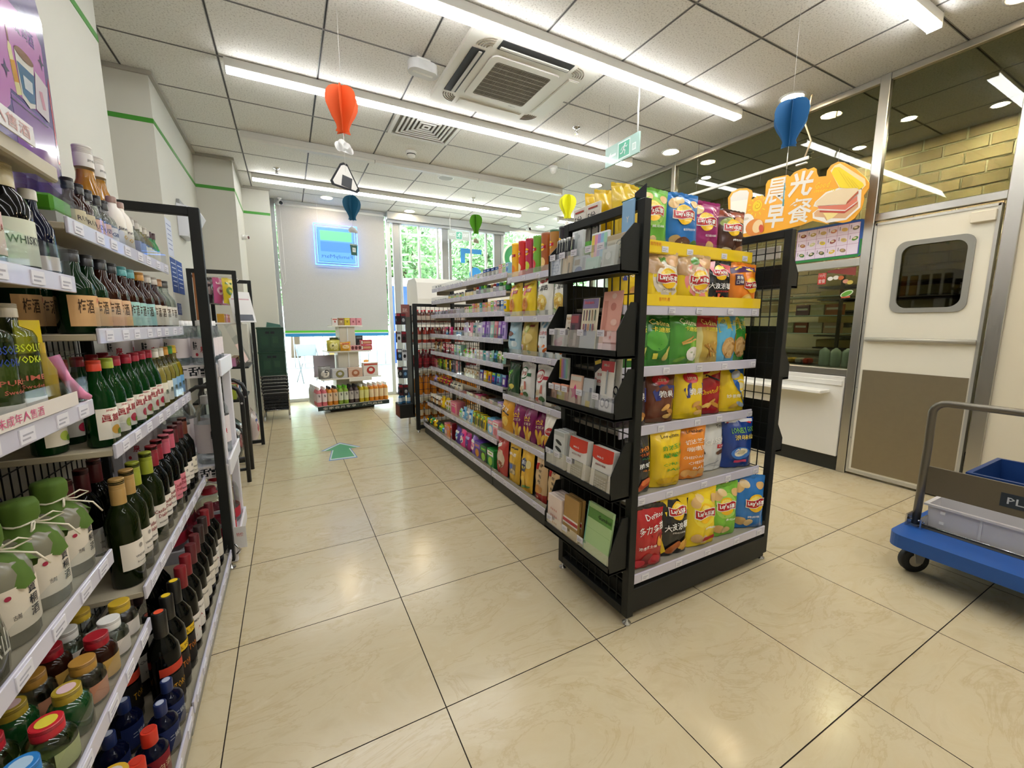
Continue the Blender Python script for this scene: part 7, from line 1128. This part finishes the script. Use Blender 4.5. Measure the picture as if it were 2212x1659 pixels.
# basket trolley with crates
bt = empty('basket_trolley', (-.17, 5.98, 0), label='chrome basket trolley loaded with stacked baskets and green crates', cat='trolley')
for (x, y) in ((-.15, -.16), (.12, -.16), (-.15, .16), (.12, .16)): obj('leg', MB().tube([(x, y, .05), (x, y, .38), (x*1.05, y*.9, .42)], .011, M_CHROME, 8), bt); obj('caster', MB().tube([(x-.008, y, .028), (x+.008, y, .028)], .028, milky('dcdcdc', .8), 14), bt)
obj('deck_frame', MB().tube([(-.15, -.16, .13), (.12, -.16, .13), (.12, .16, .13), (-.15, .16, .13)], .01, M_CHROME, 8, True), bt); obj('deck', MB().box(-.15, .12, -.16, .16, .125, .135, M_GREYMET), bt)
def basket():
    w, d, h = .135, .17, .20; m = mat('1b1e20', rough=.5); root = obj('shopping_basket', MB().box(-w+.01, w-.01, -d+.01, d-.01, 0, .006, m), link=False); mb = MB()
    for s in (-1, 1):
        for k in range(5): mb.box(-w, w, s*d-.003, s*d+.003, .02+.036*k, .035+.036*k, m); mb.box(s*w-.003, s*w+.003, -d, d, .02+.036*k, .035+.036*k, m)
        for k in range(8): mb.box(-w+.01+.036*k-.004, -w+.01+.036*k+.004, s*d-.002, s*d+.002, 0, h, m); mb.box(s*w-.002, s*w+.002, -d+.01+.047*k-.004, -d+.01+.047*k+.004, 0, h, m)
    rim = MB(); ring(rim, [(-w-.012, -d-.012), (w+.012, -d-.012), (w+.012, d+.012), (-w-.012, d+.012)], [(-w+.002, -d+.002), (w-.002, -d+.002), (w-.002, d-.002), (-w+.002, d-.002)], lambda u, v, q: (u, v, h-.012+q), .014, m)
    return proto(root, obj('lattice', mb, root, link=False), obj('rim', rim, root, link=False), obj('handle', MB().tube([(-w, -d-.01, h), (-w+.02, -d-.012, h+.012), (w-.02, -d-.012, h+.012), (w, -d-.01, h)], .005, M_GREYMET, 6), root, link=False))
BK = basket()
for k in range(6): put(BK, (-.185, 5.98, .137+.042*k), 0, f'{ORD[k]} black shopping basket from the bottom of the nested stack', 'basket')
def crate():
    m = mat('143a2a', rough=.45, noise=.06); w, d, h = .14, .18, .29; root = obj('storage_crate', MB().box(-w, w, -d, d, 0, .01, m).box(-w, w, -d, -d+.008, .01, h-.02, m).box(-w, w, d-.008, d, .01, h-.02, m).box(-w, -w+.008, -d+.008, d-.008, .01, h-.02, m).box(w-.008, w, -d+.008, d-.008, .01, h-.02, m), link=False)
    rb_ = MB()
    for x in (-.12, -.0, .12): rb_.box(x-.006, x+.006, -d-.006, -d, .02, h-.04, m)
    rb_.box(-w, w, -d-.006, -d, .03, .045, m)
    return proto(root, obj('lid', MB().box(-w-.006, w+.006, -d-.008, d+.008, h-.02, h, m, c=.004), root, link=False), obj('ribs', rb_, root, link=False), obj('handle_slot', MB().box(-.05, -.01, -d-.009, -d-.006, h-.075, h-.05, M_INK).box(.005, .045, -d-.009, -d-.006, h-.075, h-.05, M_INK), root, link=False), obj('sticker', MB().rect(lambda x, z, o: (x, -d-.001-o, z), -.06, .13, .07, .1, paper('2c4a38'), .001).rect(lambda x, z, o: (x, -d-.001-o, z), .05, .14, .06, .08, paper('33503c'), .001), root, link=False))
CRT_ = crate(); put(CRT_, (-.19, 5.98, .565), 0, 'lower dark green lidded crate on the basket trolley', 'crate'); put(CRT_, (-.19, 5.98, .857), 0, 'upper dark green lidded crate topped by a loose sheet', 'crate')
ob_ = obj('handheld_fan', MB().prism([(-.1, .0), (.06, -.0), (.05, .03), (-.09, .06)], lambda u, v, d: (u, d, v), .02, mat('4f7d70', rough=.5)), loc=(-.13, 5.9, 1.149), label='small green folded sheet lying on the upper crate', cat='sheet')
# tiered island display
isl = empty('tiered_island', (.71, 6.30, 0), .15, label='white four-tier promotional island stacked with snacks and drinks', cat='display stand'); IZ = [(.10, .48, .29), (.455, .40, .25), (.82, .29, .2), (1.165, .20, .15)]; MI_ = mat('d6cfbe', rough=.5)
for k, (z, hx, hy) in enumerate(IZ): obj('tier', MB().box(-hx, hx, -hy, hy, z-.018, z, mat('e4e0d4', rough=.4), c=.003), isl)
for (z0, z1, w) in ((.10, .437, .18), (.455, .80, .14), (.82, 1.147, .105)): obj('column', MB().box(-w, w, -.1, .1, z0, z1, MI_, c=.003), isl); obj('column_rib', MB().box(-.008, .008, -.108, -.1, z0, z1, M_WHITEP), isl)
obj('foot', MB().box(-.3, .3, -.18, .18, 0, .08, mat('3a3a38')), isl); obj('banner_strip', MB().box(-.48, .48, -.300, -.296, .045, .10, mat('22332e', rough=.5)).text(lambda x, z, o: (x, -.300-o, z), '全家会员专享：元气森林', -.02, .072, .8, .034, paper('dcd8cc'), .001), isl); obj('price_strip', MB().box(-.05, .26, -.257, -.253, .40, .44, paper('e8e4dc')), isl)
def isp(x, y, z): c, s = math.cos(.15), math.sin(.15); return (.71+x*c-y*s, 6.30+x*s+y*c, z)
def iput(p, x, y, z, label, cat, group=None, rz=0., sc=None): put(p, isp(x, y, z+.001), .15+rz, label, cat, group, sc)
def juice(liq, cap, lab, tx=None, capr=.016): 
    h, r = .25, .0325; root = obj('juice_bottle', MB().lathe([(r*.92, 0), (r, .006), (r, h*.68), (r*.85, h*.78), (r*.5, h*.86)], film(liq), 14), link=False); S = cylS(r+.0006); A = MB(); arc(A, r+.0006, h*.22, h*.68, 1.3, paper(lab)); X = MB()
    if tx: X.text(S, tx, .002, h*.55, .024, .04, M_INK, .001, bold=.03)
    return proto(root, obj('cap', MB().lathe([(capr, h*.84), (capr, h*.97), (capr*.85, h)], mat(cap, rough=.4), 12), root, link=False), obj('label', A, root, link=False), *([obj('lettering', X, root, link=False)] if tx else []))
JU = [(juice('d8707a', 'ecd8d4', 'e8d8d8', '気'), 'pink', 2), (juice('d8882c', '33302c', 'e0c8a8', '気'), 'amber', 2), (juice('8aa83c', '6cc022', 'd8dcc8', '気'), 'lime green', 2), (juice('4a3a3a', '26222a', 'b8b0ac', '気'), 'dark plum', 2), (juice('c8b01c', 'e8e4d8', 'e0dc90'), 'yellow', 2), (juice('e08a1e', 'f0ece4', 'f0d8b0'), 'orange', 4)]
x = -.45; i = 0
for (p, nm, n) in JU:
    for k in range(n):
        for j in range(3): iput(p, x, -.245+.068*j, .101, f'{nm} drink bottle, {ORD[i]} from left in the {ORD[j]} row of the island', 'drink bottle', 'drink bottles on the island')
        x += .0695; i += 1
wj = juice('d8d8d8', 'e8e8e6', 'c8c8c4', '気')
for k in range(4): iput(wj, -.455, -.03+.075*k, .101, f'{ORD[k]} white drink bottle along the left side of the island', 'drink bottle')
mk = lambda w, h, d, c, b_, e: pack(w, h, d, c, [('r', 0, .85, .9, .12, b_), ('e', 0, .42, .28, .26, e), ('e', .0, .46, .14, .12, c)], 'gift_carton')
iput(mk(.20, .13, .1, 'c8c8cc', 'dcdcde', '8a8458'), -.16, -.23, .456, 'silver gift carton on the second island tier', 'carton'); iput(mk(.19, .13, .1, 'd8b8a4', 'e8d4c4', 'a86a4c'), .045, -.235, .456, 'beige gift carton on the second island tier', 'carton'); iput(mk(.21, .19, .08, 'e6dcd4', 'c05040', 'b8403a'), .26, -.23, .456, 'fruit picture gift carton on the second island tier', 'carton')
iput(bag(.16, .17, .1, '8a8884', [('e', 0, .4, .35, .3, 'd8d4cc'), ('e', .1, .6, .2, .14, '3a3a3c')], 90, name='toy_pack', nx=6, nz=11), -.35, -.19, .456, 'grey rounded gift pack at left of second island tier', 'gift pack'); iput(pack(.28, .3, .006, 'b4acb4', [], 'backing_card'), -.29, .05, .456, 'pale mauve backing card on the left of second island tier', 'card'); iput(bag(.12, .13, .06, 'd09a6a', [('e', 0, .5, .3, .3, 'b87848')], 91, name='snack_pouch', nx=6, nz=11), .34, -.06, .456, 'amber snack pouch at right of second island tier', 'pouch', rz=.4); iput(bag(.1, .2, .05, 'e0902c', [('e', 0, .5, .3, .3, 'f0c060')], 92, name='snack_pouch', nx=6, nz=11), .3, .1, .456, 'orange snack pouch standing at back of second island tier', 'pouch', rz=.5)
iput(bag(.17, .15, .1, 'b8b044', [('e', 0, .45, .34, .3, 'd8d08c'), ('e', -.1, .5, .08, .08, '5a5a34')], 93, name='round_sweet_pack', nx=6, nz=11), -.21, -.17, .821, 'yellow green round sweet pack on the third island tier', 'sweet pack'); iput(bag(.14, .12, .05, 'd89a24', [('e', 0, .45, .34, .2, 'e8c88c'), ('r', 0, .8, .7, .14, 'b85020')], 94, name='snack_pouch', nx=6, nz=11), -.06, -.19, .821, 'orange snack pouch on the third island tier', 'pouch'); iput(pack(.16, .07, .05, 'd89c9c', [('e', -.3, .5, .12, .16, '6a3a3c'), ('e', 0, .5, .12, .16, '6a3a3c'), ('e', .3, .5, .12, .16, '6a3a3c')], 'sweet_carton'), .085, -.19, .821, 'pink sweet carton on the third island tier', 'carton')
for k in range(2): iput(pack(.155, .07, .06, 'b8283c', [('r', .05, .5, .7, .5, 'd8a080'), ('r', -.4, .5, .12, .7, 'e8e0d8')], 'cookie_carton'), .23, -.19, .821+.072*k, f'{("lower", "upper")[k]} red cookie carton on the third island tier', 'carton')
iput(pack(.11, .18, .05, '4a5230', [('e', -.1, .5, .3, .24, 'a8a878'), ('e', .2, .3, .2, .2, '26281c')], 'dark_carton'), -.17, -.05, .821, 'camouflage carton at back of the third island tier', 'carton'); iput(pack(.10, .2, .05, '33373a', [('r', 0, .85, .8, .14, '6a7478'), ('e', 0, .4, .3, .3, '55595a')], 'dark_carton'), .175, -.05, .821, 'charcoal carton at back of the third island tier', 'carton')
for k, (c, b_, e, nm) in enumerate((('e4dcd8', 'c84a3c', 'b83a34', 'white and red'), ('a88a6c', '8a3a34', 'd8c8a0', 'brown'), ('d8c02c', 'e8dc80', '8a7a2c', 'yellow'), ('d8919c', 'd8919c', '8a3a4a', 'first pink'), ('d88f9a', 'd8919c', '8a3a4a', 'second pink'))): iput(pack(.072, .10, .05, c, [('r', 0, .8, .8, .12, b_), ('e', 0, .5, .12, .2, e)], 'sweet_carton'), -.16+.08*k, -.13, 1.166, f'{nm} sweet carton on the top island tier', 'carton')
# neon window sign
ns = empty('neon_sign', (.735, 6.98, 2.35), label='glowing green and blue neon shop sign hung before the blind', cat='neon sign'); EB = glow((.07, .30, 1.), 5.0, 'neonb'); EG = glow((.20, .85, .42), .85, 'neong'); EB2 = glow((.08, .34, 1.), .85, 'neonb2'); EBL = glow((.03, .18, .8), .7, 'neonw')
for m_ in (EBL, EG, EB2): m_.cycles.emission_sampling = 'NONE'
tr_ = lambda x0, x1, z0, z1, r, m: MB().tube([(x0, 0, z0), (x1, 0, z0), (x1, 0, z1), (x0, 0, z1)], r, m, 6, True)
obj('outer_tube', tr_(-.30, .30, -.285, .30, .008, EB), ns); obj('inner_tube', tr_(-.265, .265, -.25, .265, .005, EB), ns); obj('panel', MB().box(-.25, .25, .004, .008, -.235, .25, glow((.14, .46, 1.), .9, 'neonp')), ns); obj('green_band', MB().box(-.22, .22, -.002, .003, .07, .21, EG), ns); obj('blue_band', MB().box(-.22, .22, -.002, .003, -.09, .05, EB2), ns)
obj('lettering', MB().text(lambda x, z, o: (x, -o, z), 'FamilyMart', 0, -.165, .44, .07, EBL, .003, flip=True), ns); obj('hanging_cord', MB().tube([(-.24, 0, .3), (-.24, 0, CZ-2.35)], .0015, M_WHITEP, 4).tube([(.24, 0, .3), (.24, 0, CZ-2.35)], .0015, M_WHITEP, 4), ns)
# floor arrow decal
fa = empty('floor_arrow', (.37, 4.10, 0), -.05, label='green floor arrow sticker edged in blue and white on the tiles', cat='floor sticker'); ARW = [(0, .26), (-.15, .06), (-.07, .06), (-.10, -.22), (.10, -.22), (.07, .06), (.15, .06)]
for nm, s, m, z in (('blue_edge', 1.2, mat('4a7ab0', rough=.4), .0008), ('white_edge', 1.1, mat('d8e0dc', rough=.4), .0012), ('green_face', .98, mat('3f9a6c', rough=.35), .0016)): obj(nm, MB().add([(u*s, v*s, z) for u, v in ARW], [(0, 1, 6), (1, 2, 5, 6), (2, 3, 4, 5)], m), fa)
# ------------------------------------------------------------------ platform cart
ct = empty('platform_cart', (0, 0, 0), label='blue platform cart with grey folding handle at the right edge', cat='cart'); BLU = mat('1a4f98', rough=.45, noise=.06, nscale=40); M_TUBEG = mat('6c675c', rough=.35, metal=.6)
obj('deck', MB().prism(rr_poly(.12, .80, -.0, 1.0, .06), lambda u, v, d: (2.47+v, u, .145+d), .062, BLU), ct); obj('deck_mat', MB().box(2.66, 3.42, .17, .75, .207, .2085, mat('3a3a3a', rough=.8)), ct)
hx = 2.665; pts = [(2.655, .757, .22), (hx, .757, .5), (hx+.005, .757, .62), (hx+.0, .757, .70), (hx, .757, .78)]+[(hx, .757-.05*(1-math.cos(a)), .775+.05*math.sin(a)) for a in (.4, .8, 1.2, PI/2)]+[(hx, .22, .826)]+[(hx, .2-.05*math.sin(a), .776+.05*math.cos(a)) for a in (.3, .8, 1.2, PI/2)]+[(hx, .148, .7), (hx, .148, .22)]
obj('handle', MB().tube(pts, .016, M_TUBEG, 14), ct); pl_ = obj('handle_panel', MB().box(hx-.004, hx+.004, .15, .745, .383, .518, mat('6a6355', rough=.35, metal=.5), c=.001), ct)
obj('maker_plate', MB().box(hx-.0055, hx-.004, .30, .505, .415, .475, mat('1c2834', rough=.4)).text(lambda x, z, o: (hx-.0055-o, .41-x, z), 'PLA300', 0, .445, .15, .03, mat('b8bcc0', rough=.3), .0006, bold=.01), ct)
for y in (.757, .148): obj('hinge', MB().box(2.625, 2.70, y-.03, y-.024, .205, .265, M_CHROME).box(2.625, 2.70, y+.024, y+.03, .205, .265, M_CHROME).tube([(2.65, y-.034, .24), (2.65, y+.034, .24)], .006, M_CHROME, 8), ct)
obj('stop_bar', MB().tube([(2.69, .72, .213), (2.69, .18, .213)], .005, M_CHROME, 6), ct)
for (x, y) in ((2.60, .73), (2.60, .20), (3.32, .73), (3.32, .20)):
    w_ = obj('wheel', MB().lathe([(.03, -.014), (.058, -.016), (.0615, -.01), (.0615, .01), (.058, .016), (.03, .014)], mat('161618', rough=.6), 24), ct, loc=(x, y, .0615), rx=PI/2, rz=-.6); obj('hub', MB().lathe([(.03, -.017), (.008, -.018), (.001, -.018)], mat('a8a090', rough=.4), 16, cap0=False, cap1=False).lathe([(.03, .017), (.008, .018), (.001, .018)], mat('a8a090', rough=.4), 16, cap0=False, cap1=False), w_)
    obj('caster_fork', MB().prism([(-.03, .12), (.03, .12), (.014, .05), (-.014, .05)], lambda u, v, d: (x+u*math.cos(-.6), y+u*math.sin(-.6)-.024+d, v), .004, M_GREYMET).box(x-.04, x+.04, y-.035, y+.035, .135, .146, M_GREYMET), ct)
def bin_(name, w, d, h, t, m, label, loc, rz=0., flare=.02, holes=None):
    e = empty(name, loc, rz, label=label, cat='bin'); mb = MB(); mb.box(-w+flare, w-flare, -d+flare, d-flare, 0, t, m)
    o0 = [(-w+flare, -d+flare), (w-flare, -d+flare), (w-flare, d-flare), (-w+flare, d-flare)]; o1 = [(-w, -d), (w, -d), (w, d), (-w, d)]; i0 = [(x+(t if x < 0 else -t), y+(t if y < 0 else -t)) for x, y in o0]; i1 = [(x+(t if x < 0 else -t), y+(t if y < 0 else -t)) for x, y in o1]
    vs = [(x, y, t) for x, y in o0]+[(x, y, h) for x, y in o1]+[(x, y, t) for x, y in i0]+[(x, y, h) for x, y in i1]
    mb.add(vs, [(i, (i+1) % 4, 4+(i+1) % 4, 4+i) for i in range(4)]+[(8+(i+1) % 4, 8+i, 12+i, 12+(i+1) % 4) for i in range(4)], m); obj('tub', mb, e)
    rm = MB(); ring(rm, [(-w-.012, -d-.012), (w+.012, -d-.012), (w+.012, d+.012), (-w-.012, d+.012)], [(-w+t, -d+t), (w-t, -d+t), (w-t, d-t), (-w+t, d-t)], lambda u, v, q: (u, v, h-.008+q), .01, m); obj('rim', rm, e); return e
wb = bin_('white_tote', .075, .305, .115, .004, milky('e2dfe0', .85, .4), 'white translucent tote standing on the platform cart', (2.775, .43, .209), 0, .008); obj('corner_rib', MB().box(-.078, -.073, -.23, -.222, .01, .105, milky('f0eeec', .8)).box(-.078, -.073, .12, .128, .01, .105, milky('f0eeec', .8)), wb)
for (y, z) in ((.25, .085), (.25, .035)): obj('hole', MB().box(-.0765, -.073, y-.008, y+.008, z-.006, z+.006, mat('f6f4f2')), wb)
bb = bin_('blue_crate', .22, .27, .265, .006, mat('12366f', rough=.4), 'dark blue crate on the platform cart behind the white tote', (3.10, .385, .209), 0, .02); obj('side_label', MB().rect(lambda x, z, o: (.205-o, -x, z), -.02, .21, .05, .04, paper('e0e4ec'), .001).rect(lambda x, z, o: (.2-o, -x, z), 0, .19, .05, .004, paper('2a3a5c'), .0015, .6).rect(lambda x, z, o: (.2-o, -x, z), 0, .19, .05, .004, paper('2a3a5c'), .0015, -.6), bb)
# kitchen furniture behind the glass
kf = empty('kitchen_shelf_rack', (4.62, 2.25, 0), label='steel and glass food display shelves behind the kitchen window', cat='rack')
for z in (1.10, 1.27, 1.45): obj('glass_shelf', MB().box(-.18, .18, -.28, .75, z-.008, z, mat('cfe0dc', rough=.25, coat=.3)), kf)
for (x, y) in ((-.18, -.28), (.18, -.28), (-.18, .75), (.18, .75)): obj('post', MB().box(x-.012, x+.012, y-.012, y+.012, 0, 1.62, mat('5a5548', rough=.4, metal=.5)), kf)
obj('lower_cabinet', MB().box(-.2, .2, -.3, .78, 0, .86, mat('a8a498', rough=.4, metal=.4), c=.004), kf)
for k in range(7):
    c = ('c8a890', 'd8ccb4', 'a86a58', 'c8c4a8', 'b87a5c', 'd8d0b0', '9c7a8a')[k]; put(pack(.12, .10, .1, c, [('r', 0, .6, .8, .2, 'e8e0d0')], 'food_box'), (4.5, 2.06+.13*(k % 4), (1.101, 1.271)[k//4]), RZ, f'{ORD[k]} small food box on the kitchen display shelves', 'food box', 'food boxes behind glass')
ks = empty('kitchen_wall_shelving', (5.3, 1.95, 0), label='stacked beige storage boxes shelving against the kitchen brick wall', cat='shelving')
for k in range(6): obj('shelf_board', MB().box(-.18, .2, -.5, .55, .92+.13*k, .935+.13*k, mat('4a4638', rough=.5)), ks); obj('storage_box', MB().box(-.16, .18, -.48, .53, .936+.13*k, 1.02+.13*k, mat(('b8a468', 'c0b080', 'a8965c')[k % 3], rough=.6), c=.006), ks)
rlp = milky('cfe0d4', .75, .3)
for k in range(3): t = empty('lid_stack', (4.08, 1.72+.085*k, .832), label=f'{ORD[k]} sleeve of pale green cup lids on the kitchen counter', cat='cup sleeve'); obj('sleeve', MB().lathe([(.035, 0), (.038, .01), (.038, .12), (.03, .135), (.008, .155)], rlp, 14), t); obj('cups', MB().lathe([(.03, .004), (.033, .115)], mat('9cc87a' if k == 1 else 'cfe4da', rough=.5), 12), t)
fb = empty('food_bin', (4.12, 2.15, .832), label='clear food bin of wrapped snacks on the kitchen counter', cat='food bin'); obj('bin', MB().box(-.1, .1, -.17, .2, 0, .12, M_ACRYL), fb)
for k in range(5): obj('wrapped_snack', MB().box(-.05, .05, -.14+.065*k, -.09+.065*k, .002, .05, mat(('c8503c', 'e0d8c8', 'd8b050', 'c8c8c8', 'd89a3c')[k], rough=.3), c=.012), fb)
obj('kitchen_counter', MB().box(3.95, 4.40, 1.63, 3.42, .78, .83, M_STEEL, c=.003), kind=None, label='brushed steel kitchen counter behind the serving glass', cat='counter')
